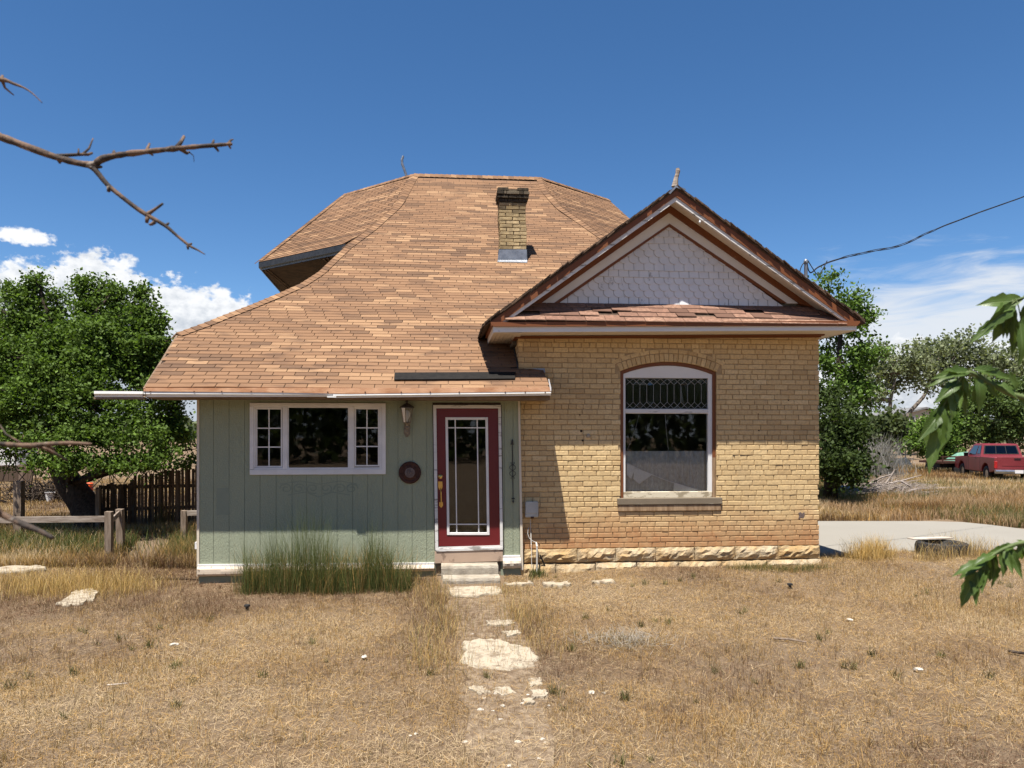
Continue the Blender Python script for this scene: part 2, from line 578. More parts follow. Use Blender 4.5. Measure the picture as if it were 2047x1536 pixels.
def paint(name, base, chip, under, amount=0.5, grain=(1, 1, 1), rough=0.55, ns=7.0, spec=0.3):
    """weathered paint with chips down to the wood"""
    m = Mat(name)
    n = m.noise(ns, 7, 0.68, sc=grain)
    c = m.mix(m.ramp(m.noise(3.0, 4, 0.6), [(0.35, 0.0), (0.7, 0.5)]), base, chip)
    f = m.ramp(n, [(amount, 0.0), (amount + 0.05, 0.85)])
    c = m.mix(f, c, under)
    m.color(c).rough(rough, spec)
    m.bump(m.mix(0.5, m.noise(45, 4, 0.6, sc=grain), m.math('MULTIPLY', f, -1.0)), 0.4, 0.003)
    return m.m
MAT['white'] = paint('white_paint', (0.66, 0.655, 0.64), (0.57, 0.555, 0.53), (0.36, 0.34, 0.31), 0.66)
MAT['white_worn'] = paint('worn_white_paint', (0.62, 0.60, 0.57), (0.50, 0.48, 0.45), (0.20, 0.18, 0.16), 0.56, grain=(0.45, 1, 3))
MAT['vinyl'] = simple('white_vinyl', (0.62, 0.60, 0.58), (0.70, 0.68, 0.66), 4, 0.45, 0.4, bs=0.05)
MAT['soffit'] = paint('cream_soffit', (0.60, 0.55, 0.46), (0.54, 0.49, 0.41), (0.38, 0.32, 0.25), 0.68)
MAT['brown'] = paint('rust_brown_paint', (0.165, 0.056, 0.019), (0.14, 0.046, 0.016), (0.30, 0.17, 0.09), 0.70, grain=(0.5, 1, 2))
MAT['gable_back'] = simple('dark_gable_backing', (0.10, 0.098, 0.092), (0.15, 0.147, 0.14), 10)
MAT['scale'] = paint('grey_white_paint', (0.66, 0.66, 0.655), (0.52, 0.52, 0.52), (0.30, 0.295, 0.285), 0.63, grain=(1, 1, 0.6), rough=0.7, ns=9)
MAT['sill'] = paint('weathered_sill', (0.17, 0.135, 0.095), (0.12, 0.095, 0.065), (0.42, 0.38, 0.30), 0.60, grain=(0.25, 1, 2.2), rough=0.9)
MAT['oldwood'] = simple('peeled_wood', (0.20, 0.125, 0.07), (0.34, 0.235, 0.14), 9, 0.85, sc=(3, 3, 0.4), bs=0.6)
MAT['bottomrail'] = paint('peeling_cream_rail', (0.56, 0.50, 0.38), (0.50, 0.42, 0.30), (0.24, 0.19, 0.12), 0.50, grain=(0.7, 1, 1.6), rough=0.8)

def mk_siding():
    m = Mat('sage_green_siding')
    z = m.xyz()[2]
    c = m.mix(m.noise(1.4, 4, 0.6), (0.260, 0.285, 0.200), (0.315, 0.338, 0.236))
    c = m.mix(m.ramp(m.noise(0.9, 4, 0.6, sc=(4.5, 1, 0.35), off=(3, 0, 0)), [(0.55, 0.0), (0.8, 0.25)]), c, (0.235, 0.27, 0.20))
    c = m.mix(m.ramp(m.noise(75, 3, 0.7), [(0.70, 0.0), (0.78, 0.5)]), c, (0.17, 0.18, 0.13))
    m.color(c).rough(0.78, 0.25)
    h = m.mix(0.55, m.noise(26, 5, 0.62, dist=1.4), m.noise(60, 4, 0.6, sc=(3.0, 1, 0.5)))
    m.bump(h, 0.95, 0.016)
    return m.m
MAT['siding'] = mk_siding()
MAT['groove'] = simple('siding_groove', (0.20, 0.225, 0.165), (0.24, 0.26, 0.19), 8)
MAT['ghost'] = simple('unfaded_paint', (0.222, 0.248, 0.182), (0.238, 0.264, 0.194), 6, 0.8, 0.2)
MAT['trim'] = paint('cream_trim', (0.60, 0.53, 0.42), (0.52, 0.44, 0.34), (0.30, 0.25, 0.18), 0.66)
MAT['skirt'] = paint('peeling_skirt', (0.60, 0.50, 0.39), (0.50, 0.40, 0.30), (0.155, 0.12, 0.09), 0.57, grain=(1.3, 1, 0.9), rough=0.85, ns=11)
MAT['concrete'] = simple('concrete', (0.24, 0.205, 0.16), (0.37, 0.325, 0.26), 5, 0.95, 0.1, bs=0.7, bscale=55, bdist=0.012)
MAT['slab'] = simple('pale_concrete', (0.20, 0.155, 0.108), (0.365, 0.31, 0.232), 9, 0.95, 0.1, bs=0.8, bscale=50, bdist=0.012, detail=9, lo=0.34, hi=0.52)
def mk_drive():
    m = Mat('drive_concrete')
    c = m.mix(m.noise(0.6, 6, 0.6), (0.205, 0.188, 0.160), (0.25, 0.232, 0.20))
    c = m.mix(m.ramp(m.noise(2.0, 5, 0.7, sc=(0.5, 2, 1)), [(0.6, 0), (0.8, 0.35)]), c, (0.17, 0.15, 0.12))
    m.color(c).rough(0.92, 0.15).bump(m.noise(60, 4, 0.6), 0.3, 0.004)
    return m.m
MAT['drive'] = mk_drive()
def mk_stone():
    m = Mat('rock_faced_limestone')
    oi = m.n('ShaderNodeObjectInfo')
    rr = oi.outputs['Random']
    c = m.mix(rr, (0.40, 0.29, 0.155), (0.46, 0.385, 0.27))
    c = m.mix(m.ramp(m.noise(6, 6, 0.65), [(0.35, 0.75), (0.6, 0.0)]), c, (0.40, 0.245, 0.10))
    c = m.mix(m.ramp(m.noise(22, 4, 0.7), [(0.30, 0.6), (0.5, 0.0)]), c, (0.27, 0.19, 0.11))
    m.color(c).rough(0.95, 0.1).bump(m.mix(0.4, m.noise(18, 6, 0.7), m.noise(70, 4, 0.6)), 0.9, 0.03)
    return m.m
MAT['stone'] = mk_stone()
MAT['door_red'] = paint('red_door_paint', (0.115, 0.010, 0.011), (0.135, 0.014, 0.015), (0.28, 0.09, 0.08), 0.75, rough=0.42, spec=0.4)
MAT['brass'] = simple('brass', (0.55, 0.34, 0.10), (0.66, 0.44, 0.16), 20, 0.28, 0.5, 1.0, bs=0.1)
MAT['iron'] = simple('black_iron', (0.012, 0.012, 0.012), (0.025, 0.022, 0.02), 30, 0.5, 0.4)
MAT['rust'] = simple('rusty_metal', (0.045, 0.020, 0.015), (0.085, 0.035, 0.022), 25, 0.8, 0.3, 0.2, bs=0.5)
MAT['rust_light'] = simple('rusty_hub', (0.11, 0.075, 0.065), (0.17, 0.13, 0.115), 25, 0.75, 0.3, 0.2, bs=0.5)
MAT['lead'] = simple('lead_came', (0.24, 0.24, 0.235), (0.36, 0.36, 0.35), 30, 0.55, 0.4, 0.3)
MAT['gutter_w'] = simple('white_gutter', (0.64, 0.63, 0.60), (0.72, 0.71, 0.68), 3, 0.4, 0.4, bs=0.05)
MAT['gutter_b'] = simple('brown_underside', (0.13, 0.085, 0.055), (0.19, 0.13, 0.085), 5, 0.7)
MAT['drip'] = simple('rusty_drip_edge', (0.42, 0.20, 0.10), (0.62, 0.36, 0.21), 7, 0.6, 0.3, 0.1, sc=(0.4, 1, 1))
MAT['tar'] = simple('black_roofing_felt', (0.006, 0.005, 0.004), (0.012, 0.010, 0.008), 15, 0.75, 0.2)
MAT['zinc'] = simple('galvanised_flashing', (0.20, 0.21, 0.23), (0.30, 0.31, 0.33), 9, 0.45, 0.5, 0.75, bs=0.25, bscale=14, bdist=0.01)
MAT['darkfascia'] = simple('charcoal_fascia', (0.02, 0.022, 0.026), (0.035, 0.037, 0.042), 10, 0.5, 0.3)
MAT['bluegrey'] = simple('blue_grey_drip', (0.12, 0.15, 0.19), (0.22, 0.26, 0.31), 25, 0.55, 0.4, sc=(1, 1, 3))
MAT['darkwood'] = simple('dark_ceiling_boards', (0.05, 0.035, 0.024), (0.10, 0.068, 0.045), 6, 0.9)
MAT['valance'] = simple('white_valance', (0.74, 0.73, 0.70), (0.80, 0.79, 0.76), 30, 0.9, 0.1)
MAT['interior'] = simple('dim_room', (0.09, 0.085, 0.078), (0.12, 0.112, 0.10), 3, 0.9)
MAT['curtain'] = simple('lace_curtain', (0.42, 0.42, 0.40), (0.56, 0.56, 0.54), 40, 0.9, 0.1, sc=(1, 1, 0.5))
MAT['cable'] = simple('black_cable', (0.015, 0.015, 0.016), (0.03, 0.03, 0.032), 20, 0.6)
MAT['grey_plastic'] = simple('grey_meter_box', (0.34, 0.345, 0.33), (0.41, 0.41, 0.395), 8, 0.6, 0.3)
MAT['conduit'] = simple('pale_conduit', (0.42, 0.40, 0.36), (0.52, 0.50, 0.45), 10, 0.6)
MAT['greywood'] = simple('grey_weathered_wood', (0.17, 0.13, 0.10), (0.32, 0.27, 0.225), 5, 0.9, 0.15, sc=(0.7, 0.7, 6), bs=0.5)
MAT['greypost'] = simple('weathered_post', (0.13, 0.095, 0.068), (0.24, 0.185, 0.14), 6, 0.9, 0.15, sc=(5, 5, 0.6), bs=0.6)
MAT['fenceboard'] = toned('weathered_fence_board', [(0.0, (0.075, 0.050, 0.036)), (0.5, (0.135, 0.092, 0.066)), (1.0, (0.20, 0.145, 0.11))], True,
                         lambda m, c: m.color(m.mix(m.ramp(m.noise(5, 5, 0.6, sc=(6, 6, 0.5)), [(0.35, 0.5), (0.65, 0)]), c, (0.06, 0.045, 0.035))).rough(0.92, 0.1).bump(m.noise(10, 4, 0.6, sc=(6, 6, 0.4)), 0.6, 0.01))
MAT['bark'] = simple('bark', (0.035, 0.026, 0.02), (0.085, 0.065, 0.05), 7, 0.95, 0.1, sc=(3, 3, 0.8), bs=0.9, bscale=18, bdist=0.03)
MAT['greybark'] = simple('grey_bark', (0.11, 0.09, 0.075), (0.21, 0.18, 0.15), 5, 0.95, 0.1, sc=(3, 3, 0.8), bs=0.8, bscale=12, bdist=0.04)
MAT['twig'] = simple('dead_twigs', (0.16, 0.13, 0.11), (0.33, 0.28, 0.245), 3, 0.95, 0.1)
MAT['pale_log'] = simple('pale_log', (0.36, 0.30, 0.24), (0.52, 0.46, 0.39), 6, 0.9, 0.1)
def mk_branch():
    m = Mat('peeling_branch_bark')
    c = m.mix(m.noise(30, 5, 0.65), (0.085, 0.056, 0.040), (0.20, 0.125, 0.082))
    c = m.mix(m.ramp(m.noise(22, 5, 0.7, off=(3, 1, 2)), [(0.44, 0.0), (0.56, 0.95)]), c, (0.040, 0.033, 0.029))
    c = m.mix(m.ramp(m.noise(40, 3, 0.6, off=(9, 1, 2)), [(0.64, 0.0), (0.70, 0.8)]), c, (0.27, 0.23, 0.19))
    m.color(c).rough(0.85, 0.2).bump(m.noise(120, 4, 0.6), 0.7, 0.003)
    return m.m
MAT['branch'] = mk_branch()
def foliage(name, trans=0.35, rough=0.55, spec=0.25, rnd_amt=0.0):
    m = Mat(name)
    a = m.n('ShaderNodeAttribute', attribute_name='Col')
    m.color(a.outputs['Color']).rough(rough, spec)
    tr = m.n('ShaderNodeBsdfTranslucent')
    br = m.mix(1.0, a.outputs['Color'], (1.25, 1.35, 0.7), 'MULTIPLY')
    m.l(br, tr.inputs['Color'])
    mx = m.n('ShaderNodeMixShader')
    mx.inputs[0].default_value = trans
    m.l(m.b.outputs[0], mx.inputs[1])
    m.l(tr.outputs[0], mx.inputs[2])
    m.l(mx.outputs[0], m.out.inputs['Surface'])
    return m.m
MAT['leaf'] = foliage('tree_leaves', 0.32, 0.62, 0.16)
MAT['grass'] = foliage('grass_blades', 0.28, 0.7, 0.15)
def mk_bigleaf():
    m = Mat('sapling_leaf')
    oi = m.n('ShaderNodeObjectInfo')
    uv = m.n('ShaderNodeTexCoord')
    sx = m.n('ShaderNodeSeparateXYZ')
    m.l(uv.outputs['Object'], sx.inputs[0])
    c = m.mix(oi.outputs['Random'], (0.055, 0.095, 0.016), (0.085, 0.135, 0.026))
    # midrib and side veins
    ax = m.math('ABSOLUTE', sx.outputs[1])
    rib = m.ramp(ax, [(0.0, 0.9), (0.018, 0.0)])
    w = m.math('ADD', m.math('MULTIPLY', sx.outputs[0], 40.0), m.math('MULTIPLY', ax, -45.0))
    vein = m.ramp(m.math('ABSOLUTE', m.math('SINE', w)), [(0.0, 0.5), (0.14, 0.0)])
    f = m.math('MAXIMUM', rib, vein)
    c = m.mix(f, c, (0.13, 0.18, 0.06))
    m.color(c).rough(0.42, 0.4)
    m.bump(m.math('MULTIPLY', f, -1.0), 0.5, 0.002)
    tr = m.n('ShaderNodeBsdfTranslucent')
    m.l(m.mix(1.0, c, (1.4, 1.5, 0.6), 'MULTIPLY'), tr.inputs['Color'])
    mx = m.n('ShaderNodeMixShader')
    mx.inputs[0].default_value = 0.3
    m.l(m.b.outputs[0], mx.inputs[1])
    m.l(tr.outputs[0], mx.inputs[2])
    m.l(mx.outputs[0], m.out.inputs['Surface'])
    return m.m
MAT['bigleaf'] = mk_bigleaf()
def glassmat(name, tint, refl, rough=0.02, ior=1.5):
    m = Mat(name)
    gl = m.n('ShaderNodeBsdfGlossy')
    gl.inputs['Roughness'].default_value = rough
    tp = m.n('ShaderNodeBsdfTransparent')
    tp.inputs['Color'].default_value = (*tint, 1)
    fr = m.n('ShaderNodeFresnel')
    fr.inputs['IOR'].default_value = ior
    k = m.math('MULTIPLY', fr.outputs[0], refl, True)
    mx = m.n('ShaderNodeMixShader')
    m.l(k, mx.inputs[0])
    m.l(tp.outputs[0], mx.inputs[1])
    m.l(gl.outputs[0], mx.inputs[2])
    m.l(mx.outputs[0], m.out.inputs['Surface'])
    return m.m
MAT['glass'] = glassmat('window_glass', (0.72, 0.74, 0.74), 1.3)
MAT['glass_bay'] = glassmat('old_window_glass', (0.96, 0.97, 0.97), 1.3, 0.02)
MAT['bevelglass'] = glassmat('leaded_glass', (0.45, 0.47, 0.49), 2.2, 0.08)
MAT['lampglass'] = glassmat('seeded_lamp_glass', (0.8, 0.8, 0.78), 2.0, 0.15)
MAT['bulb'] = simple('frosted_bulb', (0.7, 0.69, 0.66), (0.75, 0.74, 0.7), 5, 0.4)
MAT['lampmetal'] = simple('antique_lamp_metal', (0.16, 0.125, 0.085), (0.26, 0.21, 0.15), 20, 0.5, 0.4, 0.4)
MAT['lampdark'] = simple('dark_lamp_cap', (0.05, 0.042, 0.035), (0.10, 0.085, 0.07), 20, 0.5, 0.4, 0.3)
MAT['foot'] = simple('dirty_foundation', (0.16, 0.13, 0.095), (0.27, 0.22, 0.165), 7, 0.95)
MAT['kick'] = paint('worn_threshold_board', (0.40, 0.29, 0.21), (0.32, 0.225, 0.165), (0.20, 0.14, 0.10), 0.60, grain=(1, 1, 0.5), rough=0.85)
MAT['black_gap'] = simple('black_caulk', (0.03, 0.022, 0.018), (0.06, 0.045, 0.035), 30, 0.9)

def mk_ground():
    m = Mat('dry_ground')
    big = m.noise(0.45, 5, 0.6)
    mid = m.noise(2.6, 6, 0.65, off=(5, 2, 0))
    fine = m.noise(38, 5, 0.7)
    c = m.mix(m.ramp(mid, [(0.33, 0.0), (0.66, 1.0)]), (0.125, 0.085, 0.054), (0.215, 0.148, 0.088))
    c = m.mix(m.ramp(big, [(0.42, 0.0), (0.62, 0.75)]), c, (0.185, 0.138, 0.095))
    c = m.mix(m.ramp(fine, [(0.34, 0.55), (0.6, 0.0)]), c, (0.135, 0.092, 0.06))
    c = m.mix(m.ramp(m.noise(120, 3, 0.7, off=(1, 8, 0)), [(0.58, 0.0), (0.72, 0.7)]), c, (0.33, 0.25, 0.165))
    m.color(c).rough(0.97, 0.05)
    m.bump(m.mix(0.5, m.noise(12, 6, 0.7), m.noise(90, 4, 0.7)), 0.9, 0.03)
    return m.m
MAT['ground'] = mk_ground()
MAT['pathdirt'] = simple('gritty_path_dirt', (0.14, 0.098, 0.064), (0.255, 0.192, 0.130), 14, 0.97, 0.05, bs=0.9, bscale=60, bdist=0.02, detail=8)
MAT['pebble'] = simple('white_stone', (0.36, 0.32, 0.26), (0.52, 0.48, 0.42), 20, 0.9, 0.1)

# ------------------------------------------------------------------ ground
def sstep(a, b, x):
    t = np.clip((np.asarray(x, float) - a) / (b - a), 0, 1)
    return t * t * (3 - 2 * t)
def gz(x, y):
    x, y = np.asarray(x, float), np.asarray(y, float)
    near = 1 - sstep(30, 60, np.hypot(x, y))
    z = (fnoise(x, y, 0.55, 2) - 0.5) * 0.10 * near + (fnoise(x, y, 2.4, 7) - 0.5) * 0.045 * near
    z = z + 0.09 * sstep(0.9, 3.0, x) * sstep(8.6, 10.9, y) * (1 - sstep(11.5, 13, y))
    return z
gx = np.concatenate([-np.geomspace(900, 13, 26), np.arange(-12.5, 12.6, 0.16), np.geomspace(13, 900, 26)])
gy = np.concatenate([-np.geomspace(300, 4.2, 14), np.arange(-4, 2.9, 0.6), np.arange(3, 19.0, 0.16), np.geomspace(19.3, 1500, 34)])
GX, GY = np.meshgrid(gx, gy)
V = np.stack([GX.ravel(), GY.ravel(), gz(GX, GY).ravel()], 1)
nx, ny = len(gx), len(gy)
i0 = (np.arange(ny - 1)[:, None] * nx + np.arange(nx - 1)[None, :]).ravel()
Lp = np.stack([i0, i0 + 1, i0 + nx + 1, i0 + nx], 1).ravel()
gme = arr_mesh('ground', V, Lp, np.arange(len(i0)) * 4, np.full(len(i0), 4), MAT['ground'], smooth=True)
ground = put(bpy.data.objects.new('ground', gme))
ground['kind'] = 'structure'

def gpt(u, v, dz=0.0):
    x, y, _ = on_ground(u, v)
    return (x, y, float(gz(x, y)) + dz)

# concrete drive to the right of the house
dr = MB()
pts = [on_ground(u, v, 0.06) for u, v in ((1560, 1112), (1700, 1111), (1830, 1106), (1960, 1100), (2120, 1098), (2400, 1098), (2400, 1070),
                                          (2150, 1066), (2047, 1058), (1985, 1050), (1925, 1044), (1860, 1042), (1560, 1042))]
dr.prism(pts, (0, 0, -0.16))
drive = dr.build('driveway', MAT['drive'], kind='structure')

# broken front path: gritty strip with what is left of its slabs
pm = MB()
edge_l = [(880, 1182), (900, 1198), (886, 1215), (908, 1232), (900, 1250), (922, 1275), (908, 1300), (914, 1330), (935, 1360), (916, 1395), (940, 1425), (928, 1480), (945, 1560), (920, 1700)]
edge_r = [(1003, 1180), (1008, 1198), (1022, 1215), (1016, 1232), (1040, 1250), (1044, 1275), (1070, 1300), (1078, 1330), (1072, 1360), (1098, 1395), (1086, 1425), (1110, 1480), (1105, 1560), (1150, 1700)]
rows = []
for (a, b) in zip(edge_l, edge_r):
    rows.append([gpt(a[0] + (b[0] - a[0]) * k / 6, a[1] + (b[1] - a[1]) * k / 6, 0.006) for k in range(7)])
for i in range(len(rows) - 1):
    for k in range(6):
        pm.poly([rows[i + 1][k], rows[i + 1][k + 1], rows[i][k + 1], rows[i][k]])
path = pm.build('path', MAT['pathdirt'], kind='structure')
def slab(outline, h=0.018, seed=0, name='slab', mat='slab', parent=path):
    """a flat worn slab with a ragged edge, standing slightly proud of the dirt"""
    rr = random.Random(seed)
    P = []
    n = len(outline)
    for i in range(n):
        a, b = outline[i], outline[(i + 1) % n]
        for k in range(6):
            t = k / 6
            P.append((a[0] + (b[0] - a[0]) * t + rr.uniform(-4.0, 4.0), a[1] + (b[1] - a[1]) * t + rr.uniform(-1.8, 1.8)))
    g = [on_ground(u, v) for u, v in P]
    z = max(float(gz(p[0], p[1])) for p in g + [tuple(sum(q[k] for q in g) / len(g) for k in range(3))]) + h
    cx, cy = sum(p[0] for p in g) / len(g), sum(p[1] for p in g) / len(g)
    mb = MB()
    topr = [(cx + (p[0] - cx) * 0.965, cy + (p[1] - cy) * 0.965, z + rr.uniform(-0.003, 0.003)) for p in g]
    bot = [(p[0], p[1], z - 0.02) for p in g]
    bot2 = [(p[0], p[1], z - 0.07) for p in g]
    m = len(g)
    mb.mesh(topr + bot + bot2, [tuple(range(m))] + [(i, (i + 1) % m, (i + 1) % m + m, i + m) for i in range(m)] + [(i + m, (i + 1) % m + m, (i + 1) % m + 2 * m, i + 2 * m) for i in range(m)])
    return mb.build(name, MAT[mat], parent)
SL = [[(897, 1179), (995, 1176), (1002, 1190), (950, 1197), (903, 1194)],
      [(972, 1243), (1018, 1241), (1030, 1247), (1015, 1252), (975, 1252)],
      [(924, 1290), (960, 1284), (1000, 1286), (1030, 1296), (1060, 1302), (1076, 1320), (1068, 1340), (1010, 1347), (950, 1341), (918, 1326), (930, 1308)],
      [(1005, 1265), (1035, 1262), (1042, 1270), (1012, 1274)],
      [(936, 1380), (962, 1376), (980, 1390), (958, 1394)],
      [(985, 1384), (1015, 1379), (1032, 1392), (1000, 1398)],
      [(1055, 1365), (1078, 1363), (1085, 1378), (1060, 1381)],
      [(1060, 1388), (1090, 1386), (1095, 1400), (1066, 1403)],
      [(1045, 1405), (1066, 1402), (1070, 1412), (1050, 1414)]]
for i, s in enumerate(SL):
    slab(s, 0.012, 40 + i)
# flat edging stones lying in front of the brick wall
em = MB()
for i, s in enumerate([[(1010, 1171), (1060, 1168), (1064, 1174), (1014, 1177)], [(1085, 1171), (1138, 1170), (1140, 1175), (1090, 1177)], [(1185, 1170), (1228, 1168), (1230, 1173), (1188, 1174)]]):
    o = slab(s, 0.02, 80 + i, 'edging_stone', 'slab', None)
    tag(o, ['flat buff edging stone nearest the front steps', 'middle of three flat edging stones before the brick wall', 'flat edging stone farthest right in front of the brick wall'][i], 'stone', 'edging stones sunk in front of the house')
o = slab([(113, 1212), (150, 1186), (185, 1180), (196, 1186), (190, 1200), (150, 1214)], 0.03, 90, 'paving_slab', 'slab', None)
tag(o, 'pale concrete slab half hidden in golden grass at the left', 'slab')
o = slab([(-40, 1143), (60, 1139), (92, 1140), (90, 1147), (20, 1151), (-40, 1153)], 0.05, 91, 'kerb_stone', 'slab', None)
tag(o, 'long pale kerb stone in the grass at the left edge', 'kerb')

# ------------------------------------------------------------------ the house
house = thing('brick_cottage', 'old one-storey cottage of buff brick and green siding with a brown shingle roof', 'house', (1.0, 12.0, 0.0))
YG, YB, YE, YC = 10.93, 11.0, 10.35, 10.5      # green wall, brick wall, gutter line, gable cornice
XBL, XBR = ux(1036, YB), ux(1637.5, YB)         # brick bay
XGL, XGR = ux(397, YG), ux(1041, YG)            # green room
def zg(u, v, Y):
    return on_y(u, v, Y)[2]

# ---- brick wall of the bay
wb_top = zg(1637, 670, YB)
wb_bot = zg(1337, 1094, YB)
OX0, OX1 = ux(1240.5, YB), ux(1432.5, YB)
OCX = (OX0 + OX1) / 2
OZ0 = zg(1337, 996, YB)
OZS = zg(1337, 743, YB)
OZC = zg(1337, 723.5, YB)
hw = (OX1 - OX0) / 2
sag = OZC - OZS
AR = (hw * hw + sag * sag) / (2 * sag)
ACZ = OZC - AR
def arch_z(x, r=AR):
    dx = x - OCX
    return ACZ + math.sqrt(max(r * r - dx * dx, 0)) if abs(dx) < r else -9
wm = MB()
wm.box(XBL + 0.012, OX0, YB + 0.012, YB + 0.22, wb_bot, wb_top)
wm.box(OX1, XBR - 0.012, YB + 0.012, YB + 0.22, wb_bot, wb_top)
wm.box(OX0, OX1, YB + 0.012, YB + 0.22, wb_bot, OZ0 - 0.01)
NA = 14
for i in range(NA):
    x0, x1 = OX0 + (OX1 - OX0) * i / NA, OX0 + (OX1 - OX0) * (i + 1) / NA
    wm.prism([(x0, YB + 0.012, arch_z(x0)), (x1, YB + 0.012, arch_z(x1)), (x1, YB + 0.012, wb_top), (x0, YB + 0.012, wb_top)], (0, 0.208, 0))
wm.box(XBL + 0.012, XBL + 0.2, YB + 0.22, 16.0, wb_bot, wb_top)          # left return
wm.box(XBR - 0.2, XBR - 0.012, YB + 0.22, 18.0, wb_bot, wb_top)          # right side
bay_wall = wm.build('brick_wall', MAT['mortar'], house)

def brick_mesh(name, L, H, D, seed, mat, worn=0.006):
    """one hand-made brick: rounded, a little crooked; front at y=0, centred in x and z"""
    rr = random.Random(seed)
    j = lambda a: rr.uniform(-a, a)
    xs = [-L / 2, -L / 2 + worn, -L / 6, L / 6, L / 2 - worn, L / 2] if L > 0.14 else [-L / 2, -L / 2 + worn, L / 2 - worn, L / 2]
    zs = [-H / 2, -H / 2 + worn, H / 2 - worn, H / 2]
    vs, fs = [], []
    for zi, z in enumerate(zs):
        for xi, x in enumerate(xs):
            edge = (zi in (0, 3)) + (xi in (0, len(xs) - 1))
            y = [0.0, 0.005, 0.010][edge] + j(0.0013)
            vs.append((x + j(0.0025), y, z + j(0.002)))
    n = len(xs)
    for zi in range(3):
        for xi in range(n - 1):
            a = zi * n + xi
            fs.append((a, a + 1, a + 1 + n, a + n))
    ring = list(range(n)) + [n - 1 + n, n - 1 + 2 * n] + [3 * n + k for k in range(n - 1, -1, -1)] + [2 * n, n]
    b0 = len(vs)
    for k in ring:
        vs.append((vs[k][0], D, vs[k][2]))
    m = len(ring)
    for k in range(m):
        fs.append((ring[k], b0 + k, b0 + (k + 1) % m, ring[(k + 1) % m]))
    mb = MB()
    mb.mesh(vs, fs)
    return mb, mat
PITCH = (wb_top - wb_bot) / 42.0
BH = PITCH - 0.009
bricks = []          # (x0, x1, z centre)
ring_o = 0.195       # both arch rings together
def free(x0, x1, z0, z1):
    """cut a brick against the window opening and the arch rings"""
    zc = (z0 + z1) / 2
    if z1 < OZ0 or z0 > OZC + ring_o:
        return [(x0, x1)]
    if zc <= OZS:
        a, b = OX0, OX1
    else:
        # outer edge of the arch rings at this height
        ro = AR + ring_o
        h2 = ro * ro - (zc - ACZ) ** 2
        if h2 <= 0:
            return [(x0, x1)]
        wx = min(math.sqrt(h2), hw + 0.075)
        a, b = OCX - wx - 0.008, OCX + wx + 0.008
    out = []
    if x0 < a:
        out.append((x0, min(x1, a)))
    if x1 > b:
        out.append((max(x0, b), x1))
    return [q for q in out if q[1] - q[0] > 0.028]
for k in range(42):
    zc = wb_bot + (k + 0.5) * PITCH
    hd = (41 - k) % 6 == 2
    Lb = 0.113 if hd else 0.222
    x = XBL + 0.004 - (0 if hd else (0.0 if k % 2 else Lb / 2)) - rnd.uniform(0, 0.03)
    while x < XBR - 0.004:
        l = Lb + rnd.uniform(-0.012, 0.010)
        x0, x1 = max(x, XBL), min(x + l - 0.0085, XBR)
        if x1 - x0 > 0.03:
            for q in free(x0, x1, zc - BH / 2, zc + BH / 2):
                bricks.append((q[0], q[1], zc))
        x += l
variants = {}
def var(L, s):
    key = (round(L / 0.012), s)
    if key not in variants:
        mb, _ = brick_mesh('brick', key[0] * 0.012, BH, 0.03, hash(key) % 9999, None)
        variants[key] = (mb, mb.data('brick', MAT['brick_o'], fix=False))
    return variants[key], key[0] * 0.012
def btone(x, z):
    return min(1, max(0, 0.5 + (float(fnoise(x, z, 1.1, 4)) - 0.5) * 0.7 + rnd.gauss(0, 0.13)))
score = sorted(range(len(bricks)), key=lambda i: -(bricks[i][1] - bricks[i][0]))
near_set = set(score[:300])
rest = MB()
for i, (x0, x1, zc) in enumerate(bricks):
    (mb, me), L0 = var(x1 - x0, rnd.randrange(4))
    t = btone(x0, zc)
    dy = rnd.gauss(0, 0.0018)
    if i in near_set:
        o = inst('brick', me, ((x0 + x1) / 2, YB + dy, zc), bay_wall, (rnd.gauss(0, 0.006), rnd.gauss(0, 0.004), rnd.gauss(0, 0.004)), ((x1 - x0) / L0, 1, 1), (t, t, t, 1))
    else:
        rest.tone = t
        rest.mesh([(v[0] * (x1 - x0) / L0 + (x0 + x1) / 2, v[1] + YB + dy, v[2] + zc) for v in mb.v], mb.f)
# bricks of the left return of the bay (seen edge-on above the small roof)
for k in range(28, 42):
    zc = wb_bot + (k + 0.5) * PITCH
    y = YB + (0.03 if k % 2 else 0.115)
    while y < 12.6:
        rest.tone = btone(y, zc)
        rest.box(XBL, XBL + 0.03, y, y + 0.205, zc - BH / 2, zc + BH / 2)
        y += 0.214
rest.build('brickwork', MAT['brick_g'], bay_wall, fix=False, kind='stuff')
# arch: a ring of bricks on end under a ring of stretchers
def arch_brick(a0, a1, r0, r1, tone):
    mb = MB()
    P = []
    for a, r_ in ((a0, r0), (a1, r0), (a1, r1), (a0, r1)):
        P.append((OCX + r_ * math.sin(a), ACZ + r_ * math.cos(a)))
    cx = sum(p[0] for p in P) / 4
    cz = sum(p[1] for p in P) / 4
    f = [(p[0], YB + 0.004 + rnd.uniform(-.002, .002), p[1]) for p in P]
    g = [(cx + (p[0] - cx) * 0.86, YB - 0.001 + rnd.uniform(-.002, .002), cz + (p[1] - cz) * 0.9) for p in P]
    b = [(p[0], YB + 0.03, p[1]) for p in P]
    mb.mesh(g + f + b, [(0, 1, 2, 3)] + [(i, i + 4, (i + 1) % 4 + 4, (i + 1) % 4) for i in range(4)] + [(i + 4, i + 8, (i + 1) % 4 + 8, (i + 1) % 4 + 4) for i in range(4)])
    o = mb.build('arch_brick', MAT['brick_o'], bay_wall, fix=False)
    o.color = (tone, tone, tone, 1)
amax = math.asin((hw + 0.01) / AR)
nA = 22
